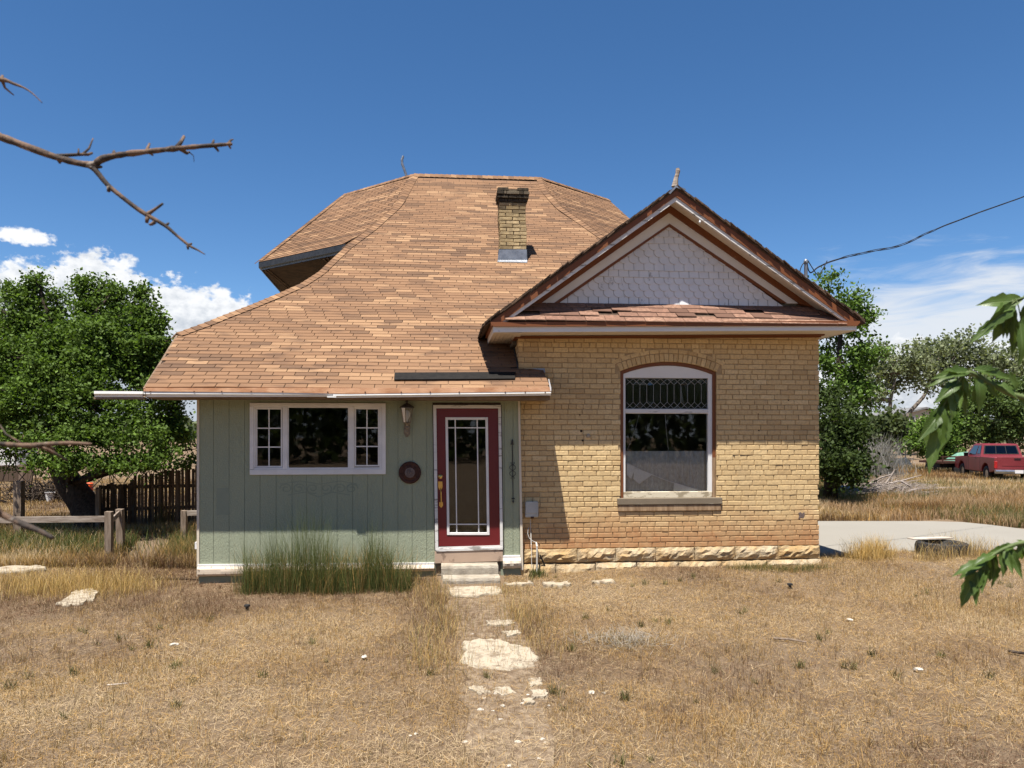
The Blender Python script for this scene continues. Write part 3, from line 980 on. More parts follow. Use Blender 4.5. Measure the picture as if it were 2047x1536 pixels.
for i in range(nA):
    a0 = -amax + 2 * amax * i / nA
    a1 = -amax + 2 * amax * (i + 1) / nA
    arch_brick(a0 + 0.0022, a1 - 0.0022, AR + 0.003, AR + 0.122, min(1, max(0, rnd.gauss(0.55, 0.18))))
amax2 = amax + 0.028
nB = 12
for i in range(nB):
    a0 = -amax2 + 2 * amax2 * i / nB
    a1 = -amax2 + 2 * amax2 * (i + 1) / nB
    arch_brick(a0 + 0.002, a1 - 0.002, AR + 0.130, AR + 0.192, min(1, max(0, rnd.gauss(0.6, 0.18))))

# patches and plugs in the brickwork
mb = MB()
mb.lathe((ux(1176, YB), YB - 0.022, zg(1176, 872, YB)), [(0.012, -0.012), (0.028, -0.004), (0.034, 0.012), (0.036, 0.024)], 9, 'Y')
mb.build('plaster_plug', MAT['slab'], bay_wall)
for (u, v, r_) in ((1162, 862, 0.020), (1165, 881, 0.018), (1159, 830, 0.010), (1576, 801, 0.010), (1516, 828, 0.009), (1091, 702, 0.009), (1517, 861, 0.010), (1468, 912, 0.008)):
    mb = MB()
    mb.lathe((ux(u, YB), YB - 0.004, zg(u, v, YB)), [(r_ * 0.6, -0.002), (r_, 0.002), (r_, 0.02)], 8, 'Y')
    mb.build('plugged_hole', MAT['black_gap'], bay_wall)
mb = MB()
P = [(1596, 1026), (1600, 1024), (1604, 1027), (1608, 1024), (1609, 1030), (1606, 1036), (1601, 1035), (1596, 1038), (1598, 1031)]
mb.prism([on_y(u, v, YB - 0.004) for u, v in P], (0, 0.01, 0))
mb.build('tar_patch', MAT['rust_light'], bay_wall)

# ---- stone footing
def rock(x0, x1, z0, z1, y, depth, seed, amp=0.045):
    rs = np.random.RandomState(seed)
    nxs, nzs = 13, 6
    mb = MB()
    vs = []
    for j in range(nzs):
        for i in range(nxs):
            a, b = i / (nxs - 1), j / (nzs - 1)
            edge = min(a, 1 - a) * (x1 - x0) / 0.10
            edz = min(b, 1 - b) * (z1 - z0) / 0.06
            e = min(1.0, edge) * min(1.0, edz)
            px = x0 + (x1 - x0) * a + (rs.uniform(-.012, .012) if 0 < i < nxs - 1 else rs.uniform(-.006, .006))
            pz = z0 + (z1 - z0) * b + (rs.uniform(-.010, .010) if 0 < j < nzs - 1 else rs.uniform(-.006, .006))
            vs.append((px, y - amp * e * rs.uniform(0.35, 1.25), pz))
    fs = [(j * nxs + i, j * nxs + i + 1, (j + 1) * nxs + i + 1, (j + 1) * nxs + i) for j in range(nzs - 1) for i in range(nxs - 1)]
    ring = [i for i in range(nxs)] + [j * nxs + nxs - 1 for j in range(1, nzs)] + [(nzs - 1) * nxs + i for i in range(nxs - 2, -1, -1)] + [j * nxs for j in range(nzs - 2, 0, -1)]
    n0 = len(vs)
    for k in ring:
        vs.append((vs[k][0], y + depth, vs[k][2]))
    m = len(ring)
    fs += [(ring[k], ring[(k + 1) % m], n0 + (k + 1) % m, n0 + k) for k in range(m)]
    mb.mesh(vs, fs)
    return mb
fmb = MB()
z_f1, z_f0 = wb_bot, -0.25
fmb.box(XBL + 0.03, XBR - 0.02, YB + 0.02, YB + 0.35, z_f0, z_f1 - 0.002)
fmb.box(XBR - 0.3, XBR - 0.02, YB + 0.35, 18, z_f0, z_f1 - 0.002)
footing = fmb.build('stone_footing', MAT['mortar'], house)
up_b = [1046, 1153.5, 1230, 1310, 1387.5, 1468.5, 1554, 1638]
zm = zg(1337, 1121, YB)
for i in range(len(up_b) - 1):
    rock(ux(up_b[i], YB) + 0.006, ux(up_b[i + 1], YB) - 0.006, zm + 0.006, z_f1 - 0.006, YB - 0.02, 0.1, 200 + i).build('stone', MAT['stone'], footing)
lo_b = [1040, 1110, 1189, 1271, 1354, 1440, 1530, 1640]
for i in range(len(lo_b) - 1):
    rock(ux(lo_b[i], YB) + 0.006, ux(lo_b[i + 1], YB) - 0.006, -0.12, zm - 0.008 - rnd.uniform(0, 0.02), YB - 0.05, 0.12, 230 + i, 0.05).build('stone', MAT['stone'], footing)

# ---- bay window
win = MB()
yw = YB + 0.05
def arch_band(mb, x0, x1, r_out, t, y0, y1, zlow, bottom=True):
    """arched frame: two jambs and a curved head"""
    n = 16
    zi = lambda x, r_: ACZ + math.sqrt(max(r_ * r_ - (x - OCX) ** 2, 0))
    for i in range(n):
        a, b = x0 + (x1 - x0) * i / n, x0 + (x1 - x0) * (i + 1) / n
        mb.prism([(a, y0, zi(a, r_out - t)), (b, y0, zi(b, r_out - t)), (b, y0, zi(b, r_out)), (a, y0, zi(a, r_out))], (0, y1 - y0, 0))
    mb.box(x0, x0 + t, y0 + 0.001, y1, zlow, zi(x0 + t, r_out - t))
    mb.box(x1 - t, x1, y0 + 0.001, y1, zlow, zi(x1 - t, r_out - t))
arch_band(win, OX0 + 0.003, OX1 - 0.003, AR - 0.004, 0.048, YB + 0.035, YB + 0.16, OZ0)
bay_win = win.build('arched_window', MAT['brown'], house)
# lower half of the right jamb has lost its paint
mb = MB()
mb.box(OX1 - 0.053, OX1 - 0.006, YB + 0.031, YB + 0.036, OZ0, zg(1430, 915, YB))
mb.build('bare_jamb', MAT['oldwood'], bay_win)
wf = MB()
x0, x1 = OX0 + 0.052, OX1 - 0.052
zi = lambda x, r_: ACZ + math.sqrt(max(r_ * r_ - (x - OCX) ** 2, 0))
zh = zg(1334, 756, YB + 0.06)
n = 14
for i in range(n):
    a, b = x0 + (x1 - x0) * i / n, x0 + (x1 - x0) * (i + 1) / n
    wf.prism([(a, yw, zh), (b, yw, zh), (b, yw, zi(b, AR - 0.055)), (a, yw, zi(a, AR - 0.055))], (0, 0.09, 0))
wf.box(x0, x0 + 0.035, yw + 0.002, yw + 0.09, OZ0 + 0.07, zh)
wf.box(x1 - 0.062, x1, yw + 0.002, yw + 0.09, OZ0 + 0.07, zh)
wf.build('window_frame', MAT['white'], bay_win)
gx0, gx1 = x0 + 0.035, x1 - 0.062
zr1, zr0 = zg(1334, 818, yw), zg(1334, 827, yw)
mb = MB()
mb.box(gx0, gx1, yw - 0.005, yw + 0.05, zr0, zr1)
mb.build('meeting_rail', MAT['white_worn'], bay_win, bevel=0.006)
mb = MB()
zb1 = zg(1334, 983, yw)
mb.box(x0, x1, yw - 0.002, yw + 0.07, OZ0, zb1)
mb.build('bottom_rail', MAT['bottomrail'], bay_win, bevel=0.006)
zt1 = zg(1334, 757, yw)
mb = MB()
mb.box(gx0 - 0.01, gx1 + 0.01, yw + 0.045, yw + 0.049, zb1 - 0.01, zr0 + 0.005)
mb.build('lower_pane', MAT['glass_bay'], bay_win)
# crack running down the lower pane
mb = MB()
crk = [on_y(u, v, yw + 0.042) for u, v in ((1330, 827), (1331, 850), (1333, 872), (1336, 898), (1335, 905))]
mb.tube(crk, 0.0018, 4)
crk = [on_y(u, v, yw + 0.042) for u, v in ((1278, 827), (1271, 855), (1262, 880), (1253, 902))]
mb.tube(crk, 0.0012, 4)
mb.build('glass_crack', MAT['lead'], bay_win)
# leaded top light: panes and cames
lead_uv = lambda u, v: on_y(u, v, yw + 0.035)
lights = bay_win
npc = 12
wpx = (1415.5 - 1252.0) / npc
vt, vd1, vd2, vb = 757.5, 769.5, 804, 817
def lozenge(uvs, name='leaded_pane'):
    mb_ = MB()
    cu = sum(p[0] for p in uvs) / len(uvs)
    cvv = sum(p[1] for p in uvs) / len(uvs)
    P = [on_y(cu + (u - cu) * 0.97, cvv + (v - cvv) * 0.97, yw + 0.040) for u, v in uvs]
    tilt = rnd.gauss(0, 0.0012)
    P = [(p[0], p[1] + tilt * (k % 2), p[2]) for k, p in enumerate(P)]
    mb_.prism(P, (0, 0.004, 0))
    mb_.build(name, MAT['bevelglass'], lights)
came = MB()
def cam_line(a, b):
    came.tube([lead_uv(*a), lead_uv(*b)], 0.0030, 5)
for i in range(npc):
    ua, ub = 1252 + i * wpx, 1252 + (i + 1) * wpx
    uc = (ua + ub) / 2
    lozenge([(ua, vt), (ub, vt), (uc, vt + 6)])
    lozenge([(ua, vt), (uc, vt + 6), (ua, vd1)] if i == 0 else [(ua, vt), (uc, vt + 6), (ua, vd1), (ua - wpx / 2, vt + 6)])
    if i == npc - 1:
        lozenge([(ub, vt), (ub, vd1), (uc, vt + 6)])
    lozenge([(uc, vt + 6), (ub, vd1), (ub, vd2), (uc, vb - 6), (ua, vd2), (ua, vd1)])
    lozenge([(ua, vb), (uc, vb - 6), (ua, vd2)] if i == 0 else [(ua, vb), (uc, vb - 6), (ua, vd2), (ua - wpx / 2, vb - 6)])
    if i == npc - 1:
        lozenge([(ub, vb), (ub, vd2), (uc, vb - 6)])
    lozenge([(ua, vb), (ub, vb), (uc, vb - 6)])
    for a, b in (((ua, vt), (uc, vt + 6)), ((uc, vt + 6), (ub, vt)), ((uc, vt + 6), (ua, vd1)), ((uc, vt + 6), (ub, vd1)),
                 ((ua, vb), (uc, vb - 6)), ((uc, vb - 6), (ub, vb)), ((uc, vb - 6), (ua, vd2)), ((uc, vb - 6), (ub, vd2))):
        cam_line(a, b)
    if i:
        cam_line((ua, vd1), (ua, vd2))
cam_line((1251, vt - 0.5), (1416, vt - 0.5))
cam_line((1251, vb + 0.5), (1416, vb + 0.5))
came.build('lead_cames', MAT['lead'], bay_win)
# sill: a weathered board over a block
mb = MB()
sx0, sx1 = ux(1235, YB - 0.05), ux(1445, YB - 0.05)
mb.box(sx0, sx1, YB - 0.035, YB + 0.10, zg(1337, 1009, YB - 0.03), OZ0 + 0.004)
mb.build('window_sill', MAT['sill'], bay_win, bevel=0.008)
mb = MB()
mb.box(sx0 + 0.012, sx1 - 0.012, YB - 0.022, YB + 0.05, zg(1337, 1022, YB - 0.02), zg(1337, 1009, YB - 0.03) - 0.002)
mb.build('sill_block', MAT['oldwood'], bay_win, bevel=0.008)

# ---- green room: siding boards
ws_top, ws_bot = zg(640, 793, YG), zg(640, 1129, YG)
gw = MB()
WU0, WU1, WV0, WV1 = 499, 771, 806, 949
DU0, DU1, DV0, DV1 = 868, 1004, 808, 1103
wx0, wx1 = ux(WU0 + 5, YG), ux(WU1 - 5, YG)
wz0, wz1 = zg(635, WV1 - 5, YG), zg(635, WV0 + 5, YG)
dx0, dx1 = ux(DU0 + 3, YG), ux(DU1 - 3, YG)
dz1 = zg(936, DV0 + 3, YG)
yb_ = YG + 0.009
gw.box(XGL, wx0, yb_, yb_ + 0.1, -0.1, ws_top)
gw.box(wx0, wx1, yb_, yb_ + 0.1, -0.1, wz0)
gw.box(wx0, wx1, yb_, yb_ + 0.1, wz1, ws_top)
gw.box(wx1, dx0, yb_, yb_ + 0.1, -0.1, ws_top)
gw.box(dx0, dx1, yb_, yb_ + 0.1, dz1, ws_top)
gw.box(dx1, XGR, yb_, yb_ + 0.1, -0.1, ws_top)
gw.box(XGL, XGL + 0.1, yb_ + 0.1, 15.5, -0.1, ws_top)
side = gw.build('siding_wall', MAT['groove'], house)
gr_u = [398.5, 426.7, 458, 489, 520, 552, 584, 613, 643.6, 674, 705, 735, 765, 795.5, 824, 853, 884, 915, 946, 977, 1008, 1025.5, 1038]
holes = [(wx0, wx1, wz0, wz1), (dx0, dx1, -1.0, dz1)]
for i in range(len(gr_u) - 1):
    a, b = ux(gr_u[i], YG) + 0.0026, ux(gr_u[i + 1], YG) - 0.0026
    cuts = sorted({a, b} | {x for h in holes for x in (h[0], h[1]) if a < x < b})
    parts_ = {}
    for c0, c1 in zip(cuts[:-1], cuts[1:]):
        mid = (c0 + c1) / 2
        segs = [(ws_bot, ws_top)]
        for h in holes:
            if h[0] <= mid <= h[1]:
                ns = []
                for s0, s1 in segs:
                    if h[2] > s0:
                        ns.append((s0, min(s1, h[2])))
                    if h[3] < s1:
                        ns.append((max(s0, h[3]), s1))
                segs = ns
        for s0, s1 in segs:
            if s1 - s0 > 0.02:
                parts_.setdefault('low' if s0 == ws_bot else 'high', []).append((c0, c1, s0, s1))
    groups_ = list(parts_.values())
    if len(groups_) == 2 and any(s1 == ws_top and s0 == ws_bot for _, _, s0, s1 in groups_[0] + groups_[1]):
        groups_ = [groups_[0] + groups_[1]]
    for g_ in groups_:
        mb = MB()
        for c0, c1, s0, s1 in g_:
            mb.box(c0, c1, YG, yb_ + 0.002, s0, s1)
        mb.build('siding_board', MAT['siding'], side)
# ghost marks of things once fixed to the siding
mb = MB()
mb.rpx(433, 458, 976, 1030, YG - 0.0012, 0.0008)
mb.build('unfaded_patch', MAT['ghost'], side)
mb = MB()
def scroll(cu, cv_, r0, turns, sgn, a0=0.0):
    P = []
    for k in range(26):
        a = a0 + sgn * k / 25 * turns * 2 * math.pi
        r_ = r0 * (1 - 0.75 * k / 25)
        P.append((cu + r_ * math.cos(a), cv_ + r_ * math.sin(a) * 0.8))
    return P
def ribbon(P, w, Y, dst):
    for (a, b) in zip(P[:-1], P[1:]):
        dxx, dyy = b[0] - a[0], b[1] - a[1]
        L = math.hypot(dxx, dyy) or 1
        nxx, nyy = -dyy / L * w / 2, dxx / L * w / 2
        dst.poly([on_y(a[0] + nxx, a[1] + nyy, Y), on_y(b[0] + nxx, b[1] + nyy, Y), on_y(b[0] - nxx, b[1] - nyy, Y), on_y(a[0] - nxx, a[1] - nyy, Y)])
for k, (cu, sg, a0) in enumerate(((572, 1, 3.1), (597, -1, 0.3), (625, 1, 1.0), (652, -1, 2.1), (680, 1, 2.9), (703, -1, 0.0))):
    ribbon(scroll(cu, 977, 13, 1.4, sg, a0), 2.2, YG - 0.0012 - k * 0.00013, mb)
ribbon([(560, 968), (600, 962), (640, 968), (680, 962), (714, 968)], 2.0, YG - 0.0005, mb)
ribbon([(575, 990), (610, 984), (637, 994), (665, 984), (700, 990)], 2.0, YG - 0.0008, mb)
mb.build('scroll_mark', MAT['ghost'], side)
# corner trims, ledge, skirt, footing of the green room
mb = MB()
mb.box(XGL - 0.022, XGL + 0.012, YG - 0.012, YG + 0.10, ws_bot - 0.14, ws_top)
mb.build('corner_trim', MAT['trim'], house)
mb = MB()
mb.ppx([(1035.5, 795), (1039.5, 795), (1046, 1140), (1041, 1140)], YG - 0.012, 0.09)
mb.build('corner_trim', MAT['trim'], house)
sk = MB()
def skirt(u0, u1, v0l, v0r, v1l, v1r, Y, depth, bulge=0.02):
    """skirt board bellying out between its ledge and its lower edge"""
    n = 10
    G = []
    for j in range(5):
        t = j / 4
        row = []
        for i in range(n + 1):
            s = i / n
            u = u0 + (u1 - u0) * s
            va = v0l + (v0r - v0l) * s
            vb_ = v1l + (v1r - v1l) * s + rnd.uniform(-0.6, 0.6) * (j == 4)
            p = on_y(u, va + (vb_ - va) * t, Y)
            row.append((p[0], Y - bulge * math.sin(math.pi * t) * (0.6 + 0.4 * rnd.random()), p[2]))
        G.append(row)
    m = MB()
    for j in range(4):
        for i in range(n):
            m.poly([G[j][i], G[j + 1][i], G[j + 1][i + 1], G[j][i + 1]])
    m.poly([G[4][0], (G[4][0][0], Y + depth, G[4][0][2]), (G[4][n][0], Y + depth, G[4][n][2]), G[4][n]])
    m.poly([G[0][0], G[0][n], (G[0][n][0], Y + depth, G[0][n][2]), (G[0][0][0], Y + depth, G[0][0][2])])
    return m
skirt(395, 868, 1133, 1129, 1153, 1142, YG - 0.024, 0.12, 0.045).build('skirt_board', MAT['skirt'], house, smooth=True)
skirt(1005, 1041, 1116, 1115, 1137, 1136, YG - 0.024, 0.12, 0.045).build('skirt_board', MAT['trim'], house, smooth=True)
mb = MB()
mb.prism([on_y(u, v, YG - 0.026) for u, v in ((395, 1129), (868, 1125), (868, 1129), (395, 1133.5))], (0, 0.1, 0))
mb.build('skirt_ledge', MAT['vinyl'], house)
mb = MB()
mb.prism([on_y(u, v, YG - 0.026) for u, v in ((1004.5, 1111), (1040, 1110.5), (1040, 1115), (1004.5, 1115.5))], (0, 0.1, 0))
mb.build('skirt_ledge', MAT['vinyl'], house)
mb = MB()
mb.box(XGL + 0.05, XGR - 0.02, YG + 0.06, YG + 0.3, -0.3, ws_bot - 0.02)
mb.build('foundation', MAT['foot'], house)

# ---- three-part window of the green room
yf = YG - 0.028
tw = MB()
for r_ in ((499, 771, 806, 812), (499, 771, 938.5, 949), (499, 507, 812, 938.5), (763, 771, 812, 938.5)):
    tw.rpx(*r_, yf, 0.06)
trip = tw.build('picture_window', MAT['vinyl'], house, bevel=0.003)
mb = MB()
for r_ in ((507, 763, 812, 815.5), (507, 763, 935, 938.5), (507, 511, 815.5, 935), (758.5, 763, 815.5, 935)):
    mb.rpx(*r_, yf + 0.012, 0.06)
mb.build('inner_frame', MAT['vinyl'], trip, bevel=0.002)
for r_ in ((565, 574.5, 812.5, 938), (698, 708, 812.5, 938)):
    mb = MB()
    mb.rpx(*r_, yf + 0.006, 0.06)
    mb.build('mullion', MAT['vinyl'], trip, bevel=0.003)
def sash(u0, u1, v0, v1, wpx_, Y, nm):
    mb = MB()
    for r_ in ((u0, u1, v0, v0 + wpx_), (u0, u1, v1 - wpx_, v1), (u0, u0 + wpx_, v0 + wpx_, v1 - wpx_), (u1 - wpx_, u1, v0 + wpx_, v1 - wpx_)):
        mb.rpx(*r_, Y, 0.025)
    s = mb.build('sash', MAT['vinyl'], trip, bevel=0.002)
    mb = MB()
    mb.rpx(u0 + wpx_, u1 - wpx_, v0 + wpx_, v1 - wpx_, Y + 0.013, 0.004)
    mb.build('pane', MAT['glass'], s)
    uc = (u0 + u1) / 2
    hh = (v1 - v0 - 2 * wpx_)
    mb = MB()
    mb.rpx(uc - 1.1, uc + 1.1, v0 + wpx_, v1 - wpx_, Y + 0.006, 0.006)
    for k in (1, 2):
        vv = v0 + wpx_ + hh * k / 3
        mb.rpx(u0 + wpx_, u1 - wpx_, vv - 1.1, vv + 1.1, Y + 0.005, 0.006)
    mb.build('glazing_bars', MAT['vinyl'], s)
sash(511, 564.5, 815.5, 935, 3.2, yf + 0.03, 'left')
sash(708.5, 758.5, 815.5, 933, 3.0, yf + 0.02, 'right')
mb = MB()
mb.rpx(574.5, 698, 813, 937.5, yf + 0.03, 0.004)
mb.build('pane', MAT['glass'], trip)
mb = MB()
for r_ in ((574.5, 577, 815, 936), (695.5, 698, 815, 936), (577, 695.5, 812.6, 815), (577, 695.5, 936, 938)):
    mb.rpx(*r_, yf + 0.02, 0.03)
mb.build('glazing_bead', MAT['vinyl'], trip)

# ---- red front door, hanging slightly out of square as in the picture
yd = YG - 0.02
def dpx(u, v):
    """door frame of reference: u leans to the right going down"""
    return u + (v - 955) * 0.0145
def drect(mb, u0, u1, v0, v1, Y, depth, sl=0.0):
    mb.prism([on_y(dpx(u0, v0), v0 + sl, Y), on_y(dpx(u1, v0), v0 - sl, Y), on_y(dpx(u1, v1), v1 - sl, Y), on_y(dpx(u0, v1), v1 + sl, Y)], (0, depth, 0))
mb = MB()
for r_ in ((868, 874, 810, 1101), (998, 1003.5, 810, 1101), (874, 998, 810, 816.5)):
    drect(mb, *r_, yd - 0.01, 0.1)
door = mb.build('front_door', MAT['white_worn'], house)
mb = MB()
drect(mb, 866.5, 868, 810, 1100, YG - 0.006, 0.02)
drect(mb, 1003.5, 1005, 810, 1100, YG - 0.006, 0.02)
drect(mb, 867, 1003, 805.5, 810, YG - 0.01, 0.03)
mb.build('caulk_gap', MAT['black_gap'], door)
GU0, GU1, GV0, GV1 = 892, 977, 834.5, 1070
mb = MB()
for r_ in ((874, GU0 - 0.2, 817, 1092), (GU1 + 0.2, 998, 817, 1092), (GU0 - 0.2, GU1 + 0.2, 817, GV0 - 0.2), (GU0 - 0.2, GU1 + 0.2, GV1 + 0.2, 1092)):
    drect(mb, *r_, yd + 0.015, 0.045)
leaf_ = mb.build('door_leaf', MAT['door_red'], door)
mb = MB()
fw = 5.0
for r_ in ((GU0, GU0 + fw, GV0, GV1), (GU1 - fw, GU1, GV0, GV1), (GU0 + fw, GU1 - fw, GV0, GV0 + fw), (GU0 + fw, GU1 - fw, GV1 - fw, GV1)):
    drect(mb, *r_, yd + 0.006, 0.05)
mb.build('glass_frame', MAT['vinyl'], door, bevel=0.003)
mb = MB()
drect(mb, GU0 + fw, GU1 - fw, GV0 + fw, GV1 - fw, yd + 0.03, 0.004)
mb.build('pane', MAT['glass'], door)
mb = MB()
for uu in (911.5, 955.5):
    drect(mb, uu - 1.1, uu + 1.1, GV0 + fw, GV1 - fw, yd + 0.02, 0.008)
for vv in (855.5, 1048.5):
    drect(mb, GU0 + fw, GU1 - fw, vv - 1.1, vv + 1.1, yd + 0.019, 0.008)
mb.build('glazing_bars', MAT['vinyl'], door)
mb = MB()
drect(mb, 871, 1001, 1092.5, 1096, yd - 0.005, 0.08, 2)
drect(mb, 870, 1003, 1096, 1101, yd - 0.02, 0.1, 2)
mb.build('threshold', MAT['white_worn'], door)
mb = MB()
mb.prism([on_y(u, v, YG - 0.03) for u, v in ((869, 1103.5), (1005, 1098.5), (1005, 1122), (869, 1126.5))], (0, 0.1, 0))
mb.build('kick_board', MAT['kick'], door)
mb = MB()
mb.prism([on_y(u, v, YG + 0.02) for u, v in ((868, 1120), (1006, 1116), (1006, 1150), (868, 1150))], (0, 0.1, 0))
mb.build('under_board', MAT['foot'], door)
hx = lambda u, v, o_: on_y(dpx(u, v), v, yd + 0.015 - o_)
hd = MB()
hd.lathe(hx(880, 953, 0.018), [(0.0, -0.008), (0.012, -0.006), (0.02, 0.0), (0.034, 0.006), (0.036, 0.018)], 14, 'Y')
hset = hd.build('deadbolt', MAT['brass'], door, smooth=True)
mb = MB()
P = [(876, 963), (884, 963), (884.5, 974), (882.5, 979), (877.5, 979), (875.5, 974)]
mb.prism([hx(u, v, 0.012) for u, v in P], (0, 0.012, 0))
mb.tube([hx(880, 977, 0.01), hx(881, 984, 0.045), hx(881.3, 1000, 0.05), hx(881, 1012, 0.012)], [0.007, 0.010, 0.009, 0.006], 8)
P = [(877.5, 1004), (884.5, 1004), (885, 1011), (881, 1015.5), (877, 1011)]
mb.prism([hx(u, v, 0.010) for u, v in P], (0, 0.010, 0))
mb.build('door_handle', MAT['brass'], door)

# ---- front steps
def step(uvf, vb, zt, zb_, Y0, Y1, seed):
    rr = random.Random(seed)
    xa, xb = ux(uvf[0], Y0), ux(uvf[1], Y0)
    m = MB()
    n = 14
    front_t = [(xa + (xb - xa) * i / n, Y0 + rr.uniform(0, .012), zt - rr.uniform(0, .010)) for i in range(n + 1)]
    front_m = [(p[0], p[1] - 0.008 - rr.uniform(0, 0.01), p[2] - 0.035) for p in front_t]
    front_b = [(p[0], p[1] - 0.012, zb_) for p in front_t]
    back_t = [(p[0], Y1, zt) for p in front_t]
    back_b = [(p[0], Y1, zb_) for p in front_t]
    R_ = [back_t, front_t, front_m, front_b]
    for a, b in zip(R_[:-1], R_[1:]):
        for i in range(n):
            m.poly([a[i], b[i], b[i + 1], a[i + 1]])
    for i in (0, n):
        m.poly([back_t[i], front_t[i], front_m[i], front_b[i], back_b[i]])
    return m.build('step', MAT['concrete'], steps)
steps = thing('front_steps', 'two worn concrete steps below the red front door', 'steps', (ux(940, 10.5), 10.55, 0))
step((882, 996), 0, zg(940, 1131, 10.66), -0.1, 10.66, 10.95, 3)
step((885, 1000), 0, zg(940, 1156, 10.40), -0.15, 10.40, 10.654, 4)

# ------------------------------------------------------------------ main roof
PROF = [(10.35, 2.735), (11.6, 3.42), (12.7, 4.04), (13.5, 4.50), (14.1, 4.87), (15.0, 5.48), (16.5, 6.52), (17.95, 7.53), (18.2, 7.74), (19.1, 8.67)]
PY = np.array([p[0] for p in PROF])
PZ = np.array([p[1] for p in PROF])
def zr(Y):
    return float(np.interp(Y, PY, PZ)) if Y >= PY[0] else float(PZ[0] + (Y - PY[0]) * 0.577)
def on_roof(u, v):
    lo, hi = 9.0, 22.0
    for _ in range(50):
        m = (lo + hi) / 2
        p = on_y(u, v, m)
        zz = zr(m) if m <= 19.1 else 8.67 + (m - 19.1) * 0.98
        if p[2] > zz:
            lo = m
        else:
            hi = m
    return on_y(u, v, (lo + hi) / 2)
HIP_L = [(287, 777), (322, 722), (353, 671), (411, 650), (450, 634), (500, 615), (560, 590), (600, 572), (637, 548), (660, 526), (693, 495), (743, 458), (790, 416), (801, 400), (828, 350.5)]
HL = [on_roof(u, v) for u, v in HIP_L]
HIP_R = [(1081, 357.5), (1091, 383), (1121, 417), (1160, 444), (1200, 472), (1226, 490)]
HR = [on_roof(u, v) for u, v in HIP_R]
yl = np.array([p[1] for p in HL])
xl = np.array([p[0] for p in HL])
order = np.argsort(yl)
def x_left(Y):
    return float(np.interp(Y, yl[order], xl[order]))
yrr = np.array([p[1] for p in HR][::-1])
xrr = np.array([p[0] for p in HR][::-1])
Y_RIDGE_BAY = 15.3
XR0 = ux(1101, YE)
def x_right(Y):
    if Y < YB - 0.02:
        return XR0 - (Y - YE) * 0.05
    z = zr(Y)
    if z < 3.66:
        return XBL
    if Y < yrr[0]:
        return max(XBL, 0.75 + (z - 3.66) / 0.72 + 0.25)
    return float(np.interp(Y, yrr, xrr))
# arc length along the slope
fineY = np.linspace(PY[0], 19.1, 600)
fineZ = np.array([zr(y) for y in fineY])
arc = np.concatenate([[0], np.cumsum(np.hypot(np.diff(fineY), np.diff(fineZ)))])
def y_at(s):
    return float(np.interp(s, arc, fineY))
roof_mb = MB()
ys = list(np.linspace(PY[0] + 0.01, 19.1, 50))
for a, b in zip(ys[:-1], ys[1:]):
    P = [(x_left(a), a, zr(a) - 0.012), (x_right(a), a, zr(a) - 0.012), (x_right(b), b, zr(b) - 0.012), (x_left(b), b, zr(b) - 0.012)]
    roof_mb.poly(P)
# diagonal roof planes either side (the house is a half octagon in plan)
zE = on_roof(684, 489)[2]
def same_z(u, v, z):
    return at(u, v, (z - EYE) * F / (HZ - v))
Ept = on_roof(684, 489)
Apt = HL[-1]
LE = same_z(517, 525, zE)
LA = same_z(688, 391, Apt[2])
Bpt = HR[0]
RA = same_z(1218, 401.5, Bpt[2])
zER = HR[-1][2]
RE = (HR[-1][0] + (Ept[0] - LE[0]) , HR[-1][1] + (LE[1] - Ept[1]), zER)
def interp_z(P, z):
    zs_ = np.array([p[2] for p in P])
    o_ = np.argsort(zs_)
    return tuple(float(np.interp(z, zs_[o_], np.array([p[k] for p in P])[o_])) for k in range(3))
hipl_up = [Ept] + [p for p in HL if p[2] > zE + 0.02]
hipr_up = HR
def diag_levels(hip, e_out, a_out, n):
    out = []
    for i in range(n + 1):
        t = i / n
        z = hip[0][2] + (hip[-1][2] - hip[0][2]) * t
        a = interp_z(hip, z)
        b = tuple(e_out[k] + (a_out[k] - e_out[k]) * t for k in range(3))
        out.append((a, b))
    return out
DL = diag_levels(hipl_up, LE, LA, 34)
DR_ = diag_levels(sorted(hipr_up, key=lambda p: p[2]), RE, RA, 34)
for D in (DL, DR_):
    for (a, b), (c, d) in zip(D[:-1], D[1:]):
        roof_mb.poly([(p[0], p[1], p[2] - 0.012) for p in (a, b, d, c)])
# side and back planes, flat deck on top
LB, LBA = (LE[0] - 0.25, LE[1] + 4.5, LE[2]), (LA[0], LA[1] + 3.0, LA[2])
RB, RBA = (RE[0] + 0.2, RE[1] + 4.5, RE[2]), (RA[0], RA[1] + 3.0, RA[2])
roof_mb.poly([LE, LB, LBA, LA])
roof_mb.poly([RE, RA, RBA, RB])
roof_mb.poly([LB, RB, RBA, LBA])
roof_mb.poly([Apt, LA, LBA, RBA, RA, Bpt])
roof = roof_mb.build('roof', MAT['underlay'], house, fix=False)

